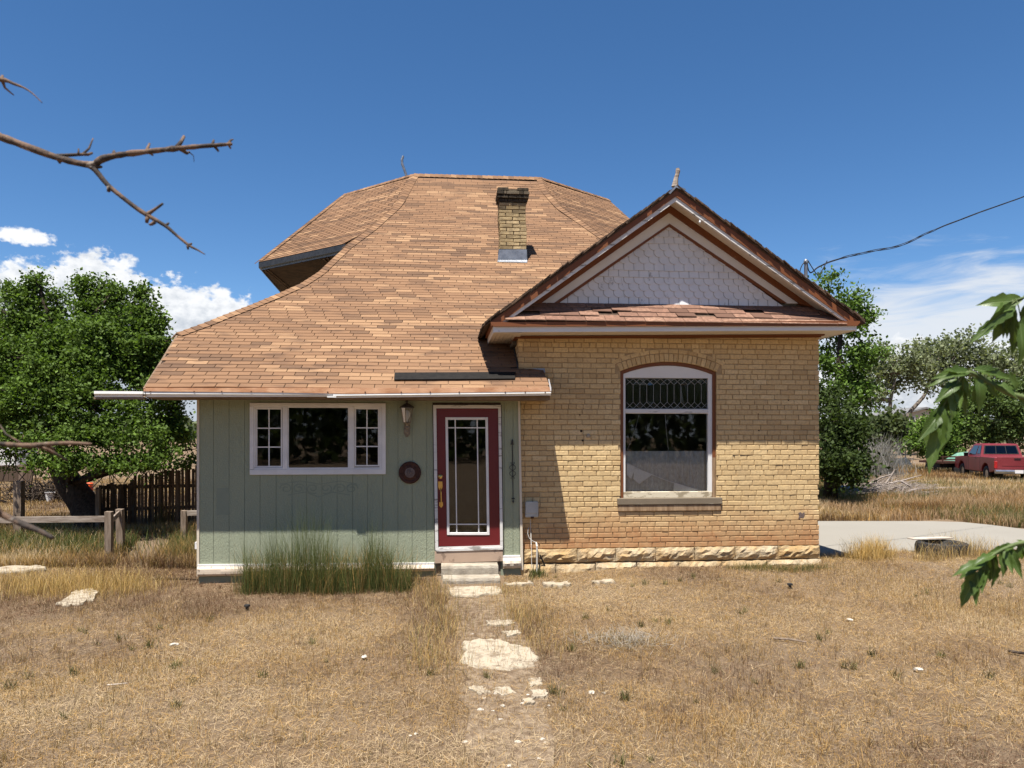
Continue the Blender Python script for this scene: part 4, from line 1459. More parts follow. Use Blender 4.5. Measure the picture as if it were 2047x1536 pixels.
SHW, SHE = 0.305, 0.127
shingles = []     # per tab: four corners (front-left, front-right, back-right, back-left), tone
def s_tone():
    r_ = rnd.random()
    if r_ < 0.58:
        return rnd.uniform(0.42, 0.72)
    if r_ < 0.80:
        return rnd.uniform(0.80, 1.0)
    return rnd.uniform(0.10, 0.36)
nc = int(arc[-1] / SHE)
run_t = 0.5
for k in range(nc):
    s0, s1 = k * SHE, min((k + 1) * SHE + 0.035, arc[-1])
    ya, yb2 = y_at(s0), y_at(s1)
    za, zb2 = zr(ya), zr(yb2)
    xa, xb = x_left(ya) + (0.0 if ya < 11.95 else 0.05), x_right(ya) - (0.0 if ya < 15.5 else 0.05)
    yfull, zfull = yb2, zb2
    x = xa - (0.5 * SHW if k % 2 else 0.0) - 0.06 * math.sin(k * 0.7)
    while x < xb:
        p0, p1 = max(x + 0.005, xa), min(x + SHW - 0.005, xb)
        if ya < YB - 0.02 and yfull > YB - 0.02 and p1 > XBL:
            yb2 = YB - 0.02
        else:
            yb2 = yfull
        zb2 = zr(yb2)
        if p1 - p0 > 0.03:
            w_ = lambda xx: (float(vnoise(xx, s0, 1.3, 3)) - 0.5) * 0.022 + (float(vnoise(xx, s0, 0.5, 8)) - 0.5) * 0.05 * min(1, max(0, (ya - 12.5)))
            if rnd.random() < 0.55:
                run_t = s_tone()
            shingles.append(((p0, ya + w_(p0), za + 0.010 + w_(p0) * 0.6), (p1, ya + w_(p1), za + 0.010 + w_(p1) * 0.6), (min(p1, x_right(yb2)), yb2, zb2 + 0.001), (max(p0, x_left(yb2)), yb2, zb2 + 0.001), run_t, (p1 - p0)))
        x += SHW
def shingle_into(mb, q, th=0.009):
    a, b, c, d, t = [Vector(p) for p in q[:4]] + [q[4]]
    nrm = (b - a).cross(d - a).normalized()
    if nrm.z < 0:
        nrm = -nrm
    lo = [p - nrm * th for p in (a, b)]
    mb.tone = t
    mb.mesh([a, b, c, d, lo[0], lo[1]], [(0, 1, 2, 3), (4, 5, 1, 0), (4, 0, 3), (5, 2, 1)])
# the 300 that show largest become objects of their own, the rest one sheet
def px_size(q):
    a = Vector(q[0])
    return q[5] / a.y * (Vector(q[2]) - a).length
rank = sorted(range(len(shingles)), key=lambda i: -px_size(shingles[i]))
big = set(rank[:300])
rest = MB()
shared = {}
for i, q in enumerate(shingles):
    if i in big:
        a, b, c, d = [Vector(p) for p in q[:4]]
        mb = MB()
        shingle_into(mb, tuple(tuple(p - a) for p in (a, b, c, d)) + (0.5,))
        sh = tuple(round(x, 4) for p in mb.v for x in p)
        if sh not in shared:
            shared[sh] = mb.data('shingle', MAT['shingle_o'], fix=False)
        inst('shingle', shared[sh], a, roof, color=(q[4], q[4], q[4], 1))
    else:
        shingle_into(rest, q)
for D in (DL, DR_):
    for k, ((a, b), (c, d)) in enumerate(zip(D[:-1], D[1:])):
        a, b, c, d = Vector(a), Vector(b), Vector(c), Vector(d)
        L = (b - a).length
        nT = max(2, int(L / SHW))
        off = 0.5 / nT if k % 2 else 0.0
        nrm = (b - a).cross(c - a).normalized()
        if nrm.z < 0:
            nrm = -nrm
        for j in range(nT + 1):
            t0, t1 = max(0, (j / nT) - off + 0.004), min(1, (j + 1) / nT - off - 0.004)
            if t1 - t0 < 0.02:
                continue
            if rnd.random() < 0.55:
                run_t = s_tone()
            up = nrm * 0.010
            shingle_into(rest, (a.lerp(b, t0) + up, a.lerp(b, t1) + up, c.lerp(d, t1) + (c - a) * 0.25, c.lerp(d, t0) + (c - a) * 0.25, run_t))
rest.build('shingle_field', MAT['shingle_g'], roof, fix=False, kind='stuff')
# bent cap shingles along hips and ridge
def caps(line, wid, nA, nB, exp=0.135, start=0.0):
    pts_ = [Vector(p) for p in line]
    seg = [0.0]
    for a, b in zip(pts_[:-1], pts_[1:]):
        seg.append(seg[-1] + (b - a).length)
    def P(s):
        return Vector([float(np.interp(s, seg, [p[k] for p in pts_])) for k in range(3)])
    s = start
    while s < seg[-1] - 0.02:
        a, b = P(s), P(min(s + exp * 1.25, seg[-1]))
        dirv = (b - a).normalized()
        va, vb2 = nA(a, dirv), nB(a, dirv)
        t = s_tone()
        mb = MB()
        liftA, liftB = Vector((0, 0, 0.050)), Vector((0, 0, 0.034))
        th = Vector((0, 0, -0.022))
        v0 = [a + va * wid + liftA * 0.6, a + liftA, a + vb2 * wid + liftA * 0.6]
        v1 = [b + va * wid + liftB * 0.4, b + liftB, b + vb2 * wid + liftB * 0.4]
        base = a.copy()
        vs = [p - base for p in v0 + v1] + [p + th - base for p in v0]
        mb.mesh(vs, [(0, 1, 4, 3), (1, 2, 5, 4), (6, 7, 1, 0), (7, 8, 2, 1)])
        o = inst('hip_shingle', mb.data('hip_shingle', MAT['shingle_o'], fix=False), base, roof, color=(t, t, t, 1))
        s += exp
def front_side(a, d):
    # along the front slope, square to the hip
    sl = (zr(min(a.y + 0.05, 19.1)) - zr(min(a.y + 0.05, 19.1) - 0.1)) / 0.1
    n_ = Vector((0, -sl, 1)).normalized()
    v_ = d.cross(n_)
    return v_.normalized() if v_.x > 0 else -v_.normalized()
def front_side_r(a, d):
    v_ = front_side(a, d)
    return -v_ if v_.x > 0 else v_
nDL = (Vector(LE) - Vector(Ept)).cross(Vector(LA) - Vector(Ept)).normalized()
nDR = (Vector(RE) - Vector(HR[-1])).cross(Vector(RA) - Vector(HR[-1])).normalized()
def diag_side(nv, sgn):
    def f(a, d):
        v_ = d.cross(nv).normalized()
        return v_ if v_.x * sgn > 0 else -v_
    return f
def drop_side(a, d):
    return Vector((-0.75, 0.25, -0.55)).normalized()
hip_low = [p for p in HL if p[1] > HL[2][1] - 1e-6 and p[2] <= zE + 0.3]
hip_low = HL[2:HIP_L.index((693, 495)) + 1]
caps(hip_low, 0.125, drop_side, front_side)
caps(HL[HIP_L.index((693, 495)):], 0.13, diag_side(nDL, -1), front_side)
caps(sorted(HR, key=lambda p: p[2]), 0.13, front_side_r, diag_side(nDR, 1))
caps([Apt, Bpt], 0.12, lambda a, d: Vector((0, -0.70, -0.70)), lambda a, d: Vector((0, 1, -0.05)))
caps([LE, LA], 0.12, lambda a, d: Vector((-0.8, 0.4, -0.3)).normalized(), diag_side(nDL, 1))
caps([LA, Apt], 0.10, lambda a, d: Vector((0.1, 1, 0)).normalized(), lambda a, d: Vector((-0.55, -0.55, -0.6)).normalized())
caps([Bpt, RA], 0.10, lambda a, d: Vector((0.1, 1, 0)).normalized(), lambda a, d: Vector((0.55, -0.55, -0.6)).normalized())
# left verge of the low roof, its end closed by a board
mb = MB()
vl = [HL[0], HL[1], HL[2]]
mb.mesh([(p[0] - 0.01, p[1], p[2] + 0.004) for p in vl] + [(p[0] - 0.01, p[1], p[2] - 0.11) for p in vl] + [(p[0] + 0.02, p[1], p[2] + 0.004) for p in vl] + [(p[0] + 0.02, p[1], p[2] - 0.11) for p in vl],
        [(0, 1, 4, 3), (1, 2, 5, 4), (6, 9, 10, 7), (7, 10, 11, 8), (0, 6, 7, 1), (1, 7, 8, 2), (3, 4, 10, 9), (4, 5, 11, 10)])
mb.build('verge_board', MAT['gutter_b'], roof)
# plane that closes the low roof on its left, behind the hip
mb = MB()
low = HL[2:HIP_L.index((693, 495)) + 1]
for a, b in zip(low[:-1], low[1:]):
    mb.poly([(a[0], a[1], a[2] - 0.01), (b[0], b[1], b[2] - 0.01), (b[0] - 0.02, b[1] + 0.25, b[2] - 0.6), (a[0] - 0.02, a[1] + 0.25, a[2] - 0.6)])
mb.build('hip_back', MAT['underlay'], roof)
# fascia, drip and dark ceiling under the left diagonal eave
mb = MB()
Ev, Lv, LBv = Vector(Ept), Vector(LE), Vector(LB)
dn = Vector((0, 0, -1))
e0, e1 = Ev - (Lv - Ev).normalized() * 0.1, Lv
mb.mesh([e0 + dn * 0.005, e1 + dn * 0.005, e1 + dn * 0.125, e0 + dn * 0.125, LBv + dn * 0.005, LBv + dn * 0.125], [(0, 1, 2, 3), (1, 4, 5, 2)])
fas = mb.build('eave_fascia', MAT['darkfascia'], roof)
ins = Vector((0.06, 0.03, 0))
mb = MB()
mb.mesh([e0 + dn * 0.13 + ins, e1 + dn * 0.13 + ins, e1 + dn * 0.175 + ins, e0 + dn * 0.175 + ins, LBv + dn * 0.13 + ins, LBv + dn * 0.175 + ins,
         e0 + dn * 0.125, e1 + dn * 0.125, LBv + dn * 0.125], [(0, 1, 2, 3), (1, 4, 5, 2), (6, 7, 1, 0), (7, 8, 4, 1)])
mb.build('drip_strip', MAT['bluegrey'], roof)
cz = dn * 0.17
mb = MB()
ins2 = Vector((0.09, 0.05, 0))
mb.poly([e0 + cz + ins2, e1 + cz + ins2, LBv + cz + ins2, LBv + cz + Vector((3, 0, 0)), e0 + cz + Vector((1.5, 3, 0))])
mb.build('porch_ceiling', MAT['darkwood'], roof)
mb = MB()
for t in (0.03, 0.06, 0.72, 0.76):
    a = e1.lerp(e0, t) + cz + Vector((0.09, 0.05, -0.02))
    mb.tube([a, a + Vector((0.12, 4.0, 0))], 0.022, 4)
mb.build('ceiling_strips', MAT['gutter_b'], roof)
# walls of the old house behind, hidden below the roofs
mb = MB()
mb.box(-1.8, 4.6, 15.6, 15.8, 0.0, 5.0)
mb.box(-1.8, -1.6, 15.8, 21, 0.0, zE - 0.3)
mb.box(4.4, 4.6, 15.8, 21, 0.0, 5.5)
mb.box(-1.8, 4.6, 21, 21.2, 0.0, 5.8)
mb.build('rear_wall', MAT['mortar'], house)
mb = MB()
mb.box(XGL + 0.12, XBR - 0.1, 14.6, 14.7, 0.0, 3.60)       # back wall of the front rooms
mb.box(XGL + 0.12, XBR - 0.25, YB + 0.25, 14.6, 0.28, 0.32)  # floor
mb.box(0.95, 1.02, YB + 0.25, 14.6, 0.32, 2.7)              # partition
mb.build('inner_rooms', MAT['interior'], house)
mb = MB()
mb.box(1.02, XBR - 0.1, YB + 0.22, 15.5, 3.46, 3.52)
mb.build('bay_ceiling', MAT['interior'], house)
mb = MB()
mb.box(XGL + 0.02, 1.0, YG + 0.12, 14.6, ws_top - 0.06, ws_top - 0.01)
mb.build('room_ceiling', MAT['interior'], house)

# ---- gutter, drip edge, soffit of the low roof
def gutter(u0, u1, v0a, v0b, v1a, v1b, Y, name='gutter'):
    mb = MB()
    pr = []
    for (u, va, vb_) in ((u0, v0a, v1a), (u1, v0b, v1b)):
        X = ux(u, Y)
        zt, zb_ = zg(u, va, Y), zg(u, vb_, Y)
        h = zt - zb_
        pr.append([(X, Y, zt), (X, Y - 0.004, zt - h * 0.45), (X, Y + 0.014, zt - h * 0.72), (X, Y + 0.018, zb_), (X, Y + 0.10, zb_), (X, Y + 0.10, zt)])
    n = 6
    mb.mesh(pr[0] + pr[1], [(i, (i + 1) % n, (i + 1) % n + n, i + n) for i in range(n)] + [tuple(range(n)), tuple(range(2 * n - 1, n - 1, -1))])
    return mb.build(name, MAT['gutter_w'], house)
gutter(188, 672, 782.0, 786.0, 794, 793.0, YE - 0.02)
g2 = gutter(666, 1101.5, 788.0, 783.0, 795.5, 790.5, YE - 0.025)
mb = MB()
P = [(287, 775.5), (560, 775.5), (700, 776), (1101, 774.5)]
Q = [(287, 782.5), (560, 785), (700, 787.5), (1101, 783)]
mb.prism([on_y(u, v, YE - 0.03) for u, v in P] + [on_y(u, v, YE - 0.03) for u, v in Q[::-1]], (0, 0.05, 0))
mb.build('drip_edge', MAT['drip'], house)
for u in (300, 388, 443, 502, 565, 655, 730, 802, 860, 918, 1010, 1050, 1090):
    v = 783.5 if u < 650 else 784.5
    mb = MB()
    mb.lathe((ux(u, YE - 0.034), YE - 0.036, zg(u, v, YE)), [(0.008, 0.0), (0.010, 0.004)], 8, 'Y')
    mb.build('screw', MAT['rust'], house)
mb = MB()
xa, xb = ux(288, YE), ux(1101, YE)
zs = zg(640, 793, YE)
mb.box(xa, xb, YE + 0.085, YE + 0.11, zs - 0.03, zr(YE) - 0.02)       # rafter board behind the gutter
mb.box(xa, XBL + 0.4, YE + 0.11, YG + 0.1, zs - 0.028, zs - 0.012)    # soffit
mb.box(ux(187, YE), xa, YE + 0.0, YE + 0.075, zg(240, 798.5, YE), zg(240, 794.5, YE))
mb.build('eave_soffit', MAT['gutter_b'], house)
mb = MB()
mb.rpx(654, 672, 792, 795, YE - 0.030, 0.03)
mb.build('gutter_joint', MAT['gutter_w'], house)
# strip of bare roofing felt where shingles are missing
ta = [on_roof(u, v) for u, v in ((788, 763), (1029, 761), (1031, 747.5), (900, 748.5), (789, 749))]
mb = MB()
mb.prism([(p[0], p[1] - 0.012, p[2] + 0.016) for p in ta], (0, -0.006, 0.012))
mb.build('felt_strip', MAT['tar'], roof)
# flashing where the low roof meets the bay
mb = MB()
mb.ppx([(1036, 737.5), (1089, 736.5), (1090, 746), (1036, 748)], YB - 0.022, 0.02)
mb.build('wall_flashing', MAT['zinc'], house)
mb = MB()
a, b = Vector((XBL, YB - 0.02, zr(YB) + 0.06)), Vector((XBL, 12.2, zr(12.2) + 0.06))
mb.mesh([a, b, b - Vector((0, 0, .08)), a - Vector((0, 0, .08)), a - Vector((.012, 0, 0)), b - Vector((.012, 0, 0)), b - Vector((.012, 0, .08)), a - Vector((.012, 0, .08))],
        [(0, 1, 2, 3), (4, 7, 6, 5), (0, 4, 5, 1), (0, 3, 7, 4)])
mb.build('step_flashing', MAT['darkfascia'], house)
mb = MB()
e = [on_y(u, v, YE - 0.032) for u, v in ((1096, 758), (1098, 758), (1102, 776), (1102, 782), (1100, 782), (1099, 776))]
mb.prism(e, (0, 0.02, 0))
mb.build('verge_clip', MAT['vinyl'], house)

# ------------------------------------------------------------------ gable of the bay
YW = YB - 0.03                                  # face of the gable boarding
gab = MB()
gab.ppx([(1050, 612), (1339, 408), (1628, 612)], YW + 0.02, 0.1)
gable = gab.build('gable', MAT['gable_back'], house)
# fish-scale shingles
tri = [on_y(1114, 607, YW), on_y(1338.5, 451, YW), on_y(1564, 607, YW)]
txl, tzb = tri[0][0], tri[0][2]
txr, tza, txa = tri[2][0], tri[1][2], tri[1][0]
rowh = 0.103
nrow = int((tza - tzb) / rowh) + 1
def scale_piece(x0, x1, z0, z1, rounded, y):
    w_ = x1 - x0
    P = []
    if rounded:
        r_ = w_ / 2
        for k in range(11):
            a = math.pi + math.pi * k / 10
            P.append((x0 + r_ + r_ * math.cos(a), z0 + r_ * 0.92 + r_ * 0.92 * math.sin(a)))
    else:
        P = [(x0, z0), (x1, z0)]
    P += [(x1, z1), (x0, z1)]
    # clip against the rake lines
    def clip(P, xa_, za_, xb_, zb_):
        out = []
        ins_ = lambda p: (xb_ - xa_) * (p[1] - za_) - (zb_ - za_) * (p[0] - xa_) <= 1e-9
        for i in range(len(P)):
            a, b = P[i], P[(i + 1) % len(P)]
            ia, ib = ins_(a), ins_(b)
            if ia:
                out.append(a)
            if ia != ib:
                da = (xb_ - xa_) * (a[1] - za_) - (zb_ - za_) * (a[0] - xa_)
                db = (xb_ - xa_) * (b[1] - za_) - (zb_ - za_) * (b[0] - xa_)
                t = da / (da - db)
                out.append((a[0] + (b[0] - a[0]) * t, a[1] + (b[1] - a[1]) * t))
        return out
    P = clip(P, txl - 0.01, tzb, txa, tza + 0.01)
    if len(P) > 2:
        P = clip(P, txa, tza + 0.01, txr + 0.01, tzb)
    if len(P) < 3:
        return
    mb = MB()
    zl, zh_ = z0, z1
    f = [(p[0], y - 0.030 * (1 - (p[1] - zl) / (zh_ - zl)) - 0.004, p[1]) for p in P]
    mb.prism(f, (0, 0.012, 0))
    mb.build('scale_shingle', MAT['scale'], gable)
round_rows = {1, 2, 3, 6, 7, 8, 11, 12}
for j in range(nrow):
    z0 = tzb + j * rowh
    off = 0.5 if j % 2 else 0.0
    wS = 0.155
    k0 = -12
    for k in range(k0, 40):
        x0 = txl + (k + off) * wS + 0.0045
        x1 = x0 + wS - 0.009
        if x1 < txl - 0.02 or x0 > txr + 0.02:
            continue
        scale_piece(x0, x1, z0 + rnd.uniform(-0.003, 0.003), z0 + rowh * 1.9, j in round_rows, YW + 0.012 - 0.0007 * (nrow - j))
def rake_band(name, mat, Lb, Lt, At, Ab, Rt, Rb, Y, depth, parent):
    """an inverted V of two boards between an outer and an inner line"""
    mb = MB()
    mb.prism([on_y(*p, Y) for p in (Lb, Lt, At, Ab)], (0, depth, 0))
    a = mb.build(name, MAT[mat], parent)
    mb = MB()
    mb.prism([on_y(*p, Y) for p in (Ab, At, Rt, Rb)], (0, depth, 0))
    b = mb.build(name, MAT[mat], parent)
    return a, b
rake_band('trim_strip', 'brown', (1116, 607), (1106, 607), (1338.6, 447.5), (1338.6, 452.5), (1573, 606), (1563, 606), YW - 0.045, 0.06, gable)
rake_band('frieze_board', 'white', (1106, 607.5), (1078, 607.5), (1338.6, 424.5), (1338.6, 448), (1600, 607), (1573, 607), YW - 0.040, 0.07, gable)
rake_band('crown_mould', 'brown', (1078, 609), (1052, 611), (1340, 411), (1338.6, 425), (1632, 617), (1600, 608), YW - 0.07, 0.09, gable)
# rake overhang: white fascia, brown top board, soffit, old shingles
Yr = YC + 0.025
apx_t, apx_m, apx_b = (1352.3, 378.5), (1351, 393), (1350.5, 403)
lt_, lm_, lb_ = (978, 645), (1001, 645), (1012.5, 644)
rt_, rm_, rb_ = (1720, 645), (1700, 644.5), (1684, 640)
rake_band('rake_board', 'brown', lm_, lt_, apx_t, apx_m, rt_, rm_, Yr - 0.015, 0.05, gable)
rake_band('rake_fascia', 'white_worn', lb_, lm_, apx_m, apx_b, rm_, rb_, Yr, 0.05, gable)
pa, pl, pr_ = [Vector(on_y(*p, Yr + 0.03)) for p in ((1351, 394), (990, 652), (1711, 650))]
bk = Vector((0, YW - Yr + 0.02, 0))
mb = MB()
mb.mesh([pl, pa, pl + bk, pa + bk], [(0, 1, 3, 2)])
mb.mesh([pa, pr_, pa + bk, pr_ + bk], [(0, 1, 3, 2)])
mb.build('rake_soffit', MAT['soffit'], gable)
# roof planes of the bay
top_a = Vector(on_y(1353, 375.5, Yr - 0.02))
top_l = Vector(on_y(968, 648, Yr - 0.02))
top_r = Vector(on_y(1729, 644, Yr - 0.02))
back = Vector((0, 6.2, 0))
mb = MB()
mb.mesh([top_l, top_a, top_a + back, top_l + Vector((0, 2.6, 0)), top_r, top_r + back], [(0, 1, 2, 3), (1, 4, 5, 2)])
lo = Vector((0, 0, -0.035))
mb.mesh([top_l + lo, top_a + lo, top_a + back + lo, top_l + Vector((0, 2.6, 0)) + lo, top_r + lo, top_r + back + lo], [(0, 3, 2, 1), (1, 2, 5, 4)])
mb.poly([top_l, top_a, top_a + lo, top_l + lo])
mb.poly([top_a, top_r, top_r + lo, top_a + lo])
broof = mb.build('bay_roof', MAT['underlay'], house, fix=False)
# ragged old shingles showing at the rake edges and the left eave
def rag(a, b, n, layers, eave=None):
    d = (b - a)
    for L_ in range(layers):
        for i in range(n):
            t0 = (i + rnd.uniform(-.15, .15)) / n
            t1 = t0 + rnd.uniform(0.9, 1.35) / n
            p0, p1 = a + d * max(0, t0), a + d * min(1.0, t1)
            u_ = Vector((0, 0, 1))
            h0, h1 = 0.012 * L_ + rnd.uniform(0, .010), 0.012 * L_ + 0.012 + rnd.uniform(0, .014)
            th = rnd.uniform(0.016, 0.026)
            out = rnd.uniform(0.0, 0.045)
            mb = MB()
            q = [p0 + u_ * (h1 if d.z < 0 else h0), p1 + u_ * (h0 if d.z < 0 else h1)]
            bk_ = Vector((0, 0.45, 0))
            fr = Vector((0, -out, 0))
            c0 = p0.copy()
            vs = [q[0] + fr, q[1] + fr, q[1] + bk_, q[0] + bk_]
            vs += [v - u_ * th for v in vs]
            mb.mesh([v - c0 for v in vs], [(0, 1, 2, 3), (4, 7, 6, 5), (0, 4, 5, 1), (0, 3, 7, 4), (1, 5, 6, 2)])
            t = rnd.random()
            inst('old_shingle', mb.data('old_shingle', MAT['old_shingle'], fix=False), c0, broof, color=(t, t, t, 1))
rag(top_l, top_a, 30, 3)
rag(top_a, top_r, 32, 3)
def rag_eave(a, n):
    for i in range(n):
        y0 = a.y + i * 2.0 / n
        for L_ in range(3):
            mb = MB()
            w_ = rnd.uniform(0.10, 0.16)
            o_ = rnd.uniform(0.0, 0.04)
            x0 = a.x - o_
            z0 = a.z - 0.005 + 0.012 * L_ - o_ * 0.7
            mb.mesh([(0, 0, 0), (0, w_, 0), (0.3, w_, 0.215), (0.3, 0, 0.215), (0, 0, -0.016), (0, w_, -0.016), (0.3, w_, 0.2), (0.3, 0, 0.2)],
                    [(0, 3, 2, 1), (4, 5, 6, 7), (0, 1, 5, 4), (0, 4, 7, 3)])
            t = rnd.random() * 0.6
            inst('old_shingle', mb.data('old_shingle', MAT['old_shingle'], fix=False), (x0, y0, z0), broof, color=(t, t, t, 1))
rag_eave(top_l, 14)
# ridge board and broken finial
mb = MB()
P = [on_y(u, v, Yr - 0.05) for u, v in ((1336, 386), (1351, 371), (1353, 371), (1371, 378), (1370, 382), (1352, 375), (1340, 388))]
mb.prism(P, (0, 0.4, 0))
mb.build('ridge_flashing', MAT['zinc'], broof)
fin = MB()
c = [on_y(u, v, Yr + 0.15) for u, v in ((1349, 374), (1350, 365), (1351.5, 356), (1354, 348), (1355, 342), (1354.5, 337))]
fin.tube(c, [0.055, 0.042, 0.034, 0.030, 0.036, 0.026], 7)
fin.build('finial', MAT['greywood'], broof)
# box cornice: brown crown, white fascia, soffit, brown frieze under it
crn = MB()
def pushed(uv, Y, dy):
    return [(p[0], p[1] + dy, p[2]) for p in (on_y(u, v, Y) for u, v in uv)]
crn.prism(pushed(((981, 644.5), (1717, 642.5), (1717, 646), (1711.5, 652), (987, 653.5), (981, 649)), YC, -0.03), (0, 0.07, 0))
cornice = crn.build('cornice', MAT['brown'], house)
mb = MB()
mb.prism([on_y(u, v, YC) for u, v in ((987, 652.5), (1711.5, 651), (1711.5, 660.5), (987, 664.5))], (0, 0.03, 0))
mb.build('cornice_fascia', MAT['white'], cornice)
zs_ = zg(988, 664, YC)
zsr = zg(1711, 660.5, YC)
xcl, xcr = ux(987.5, YC), ux(1711, YC)
mb = MB()
mb.mesh([(xcl, YC + 0.03, zs_), (xcr, YC + 0.03, zsr), (xcr, YB + 0.01, zsr + 0.004), (xcl, YB + 0.01, zs_ + 0.004)], [(0, 1, 2, 3)])
mb.poly([(XBR - 0.02, YB + 0.01, zsr - 0.004), (xcr, YB + 0.01, zsr + 0.004), (xcr, 18, zsr + 0.004), (XBR - 0.02, 18, zsr - 0.004)])
mb.build('cornice_soffit', MAT['soffit'], cornice)
# boarded soffit on the left: one strip per board
nb = 7
for i in range(nb):
    x0 = xcl + (XBL + 0.02 - xcl) * i / nb
    x1 = xcl + (XBL + 0.02 - xcl) * (i + 1) / nb
    mb = MB()
    mb.box(x0 + 0.0025, x1 - 0.0025, YC + 0.031, 12.35, zs_ - 0.008, zs_ - 0.002)
    mb.build('soffit_board', MAT['soffit'], cornice)
# left eave edge: brown over white, running back to the main roof
mb = MB()
mb.box(xcl - 0.045, xcl - 0.01, YC - 0.028, 12.3, zg(982, 652, YC), zg(982, 644.5, YC))
mb.build('eave_board', MAT['brown'], cornice)
mb = MB()
mb.box(xcl - 0.012, xcl, YC + 0.002, 12.3, zs_ - 0.012, zg(982, 652, YC))
mb.build('eave_fascia', MAT['white'], cornice)
mb = MB()
mb.box(xcr, xcr + 0.012, YC + 0.002, 18, zsr - 0.004, zg(1711, 651, YC))
mb.build('eave_fascia', MAT['white'], cornice)
mb = MB()
zft, zfb = zs_ - 0.001, zg(1036, 677, YB - 0.04)
zfr, zbr = zsr - 0.004, zg(1640, 674.5, YB - 0.04)
for (y0, a_, b_, ex) in ((YB - 0.075, 0.0, 0.5, 0.05), (YB - 0.045, 0.5, 1.0, 0.012)):
    L0, R0 = XBL - ex - 0.01, XBR + ex
    zl0, zl1 = zft + (zfb - zft) * a_, zft + (zfb - zft) * b_
    zr0_, zr1_ = zfr + (zbr - zfr) * a_, zfr + (zbr - zfr) * b_
    mb.prism([(L0, y0, zl1), (R0, y0, zr1_), (R0, y0, zr0_), (L0, y0, zl0)], (0, YB + 0.02 - y0, 0))
mb.box(XBL - 0.055, XBL + 0.01, YB + 0.02, 12.3, zfb, zft)
mb.build('frieze_mould', MAT['brown'], cornice)
# worn pent roof in front of the gable
pzf, pzb = zg(1340, 644.5, YC - 0.03), zg(1340, 610, YW)
pent = MB()
px0, px1 = ux(1010, YC), ux(1690, YC)
pent.mesh([(px0, YC - 0.03, pzf - 0.006), (px1, YC - 0.03, pzf - 0.006), (ux(1640, YW), YW, pzb - 0.006), (ux(1040, YW), YW, pzb - 0.006)], [(0, 1, 2, 3)])
pentr = pent.build('pent_roof', MAT['underlay'], house)
ncp = 4
for k in range(ncp):
    f0, f1 = k / ncp, min(1.0, (k + 1.35) / ncp)
    y0, y1 = YC - 0.045 + (YW - YC) * f0, YC - 0.03 + (YW - YC) * f1
    z0, z1 = pzf + (pzb - pzf) * f0, pzf + (pzb - pzf) * f1
    ins_ = 0.36 * f0
    x = px0 + ins_ * 0.8 - (0.14 if k % 2 else 0)
    while x < px1 - ins_:
        w_ = 0.29
        a, b = max(x, px0 + ins_ * 0.8), min(x + w_ - 0.006, px1 - ins_)
        if b - a > 0.05 and not (k in (1, 2) and rnd.random() < 0.10):
            lift = abs(rnd.gauss(0, 0.010)) if k in (1, 2) else rnd.uniform(0, 0.003)
            sag_ = rnd.uniform(-0.01, 0.006)
            mb = MB()
            vs = [(0, sag_, 0.012 + lift), (b - a, rnd.uniform(-.008, .004), 0.012 + lift * rnd.random()), (b - a, y1 - y0, z1 - z0 + 0.003), (0, y1 - y0, z1 - z0 + 0.003)]
            vs += [(v[0], v[1], v[2] - 0.011) for v in vs[:2]]
            mb.mesh(vs, [(0, 1, 2, 3), (4, 5, 1, 0), (4, 0, 3), (5, 2, 1)])
            t = min(1, max(0, rnd.gauss(0.62 if k == 0 else 0.42, 0.2)))
            inst('pent_shingle', mb.data('pent_shingle', MAT['pent_shingle'], fix=False), (a, y0, z0), pentr, color=(t, t, t, 1))
        x += w_
# small bulb socket under the right rake
mb = MB()
p = Vector(on_y(1399, 439, YC + 0.04))
mb.lathe((p.x, p.y, p.z - 0.03), [(0.006, -0.03), (0.016, -0.015), (0.016, 0.0), (0.010, 0.012), (0.010, 0.04)], 10)
mb.build('bulb', MAT['bulb'], gable, smooth=True)

# ------------------------------------------------------------------ chimney
cb = Vector(on_roof(1024, 522))
cY = cb.y
cu0, cu1 = 998.5, 1052.5
cx0, cx1 = ux(cu0, cY), ux(cu1, cY)
cz_t, cz_b = zg(1024, 376, cY), cb.z - 0.02
cz_f = zg(1024, 499, cY)
cdep = 0.42
z_cap = zg(1024, 405, cY)
mb = MB()
mb.box(cx0 + 0.02, cx1 - 0.02, cY + 0.02, cY + cdep, cz_b - 0.4, cz_t - 0.02)
chim = mb.build('chimney', MAT['chim_mortar'], house)
nc_ = 13
ph = (z_cap - cz_f) / nc_
def cbrick(x0, x1, y0, y1, z0, z1, mat, tone):
    mb = MB()
    mb.box(x0, x1, y0, y1, z0, z1)
    cx_, cy_, cz2 = (x0 + x1) / 2, (y0 + y1) / 2, (z0 + z1) / 2
    mb.v = [(v[0] - cx_ + rnd.uniform(-.004, .004), v[1] - cy_ + rnd.uniform(-.004, .004), v[2] - cz2 + rnd.uniform(-.004, .004)) for v in mb.v]
    inst('brick', mb.data('brick', MAT[mat], bevel=0.006), (cx_, cy_, cz2), chim, color=(tone, tone, tone, 1))
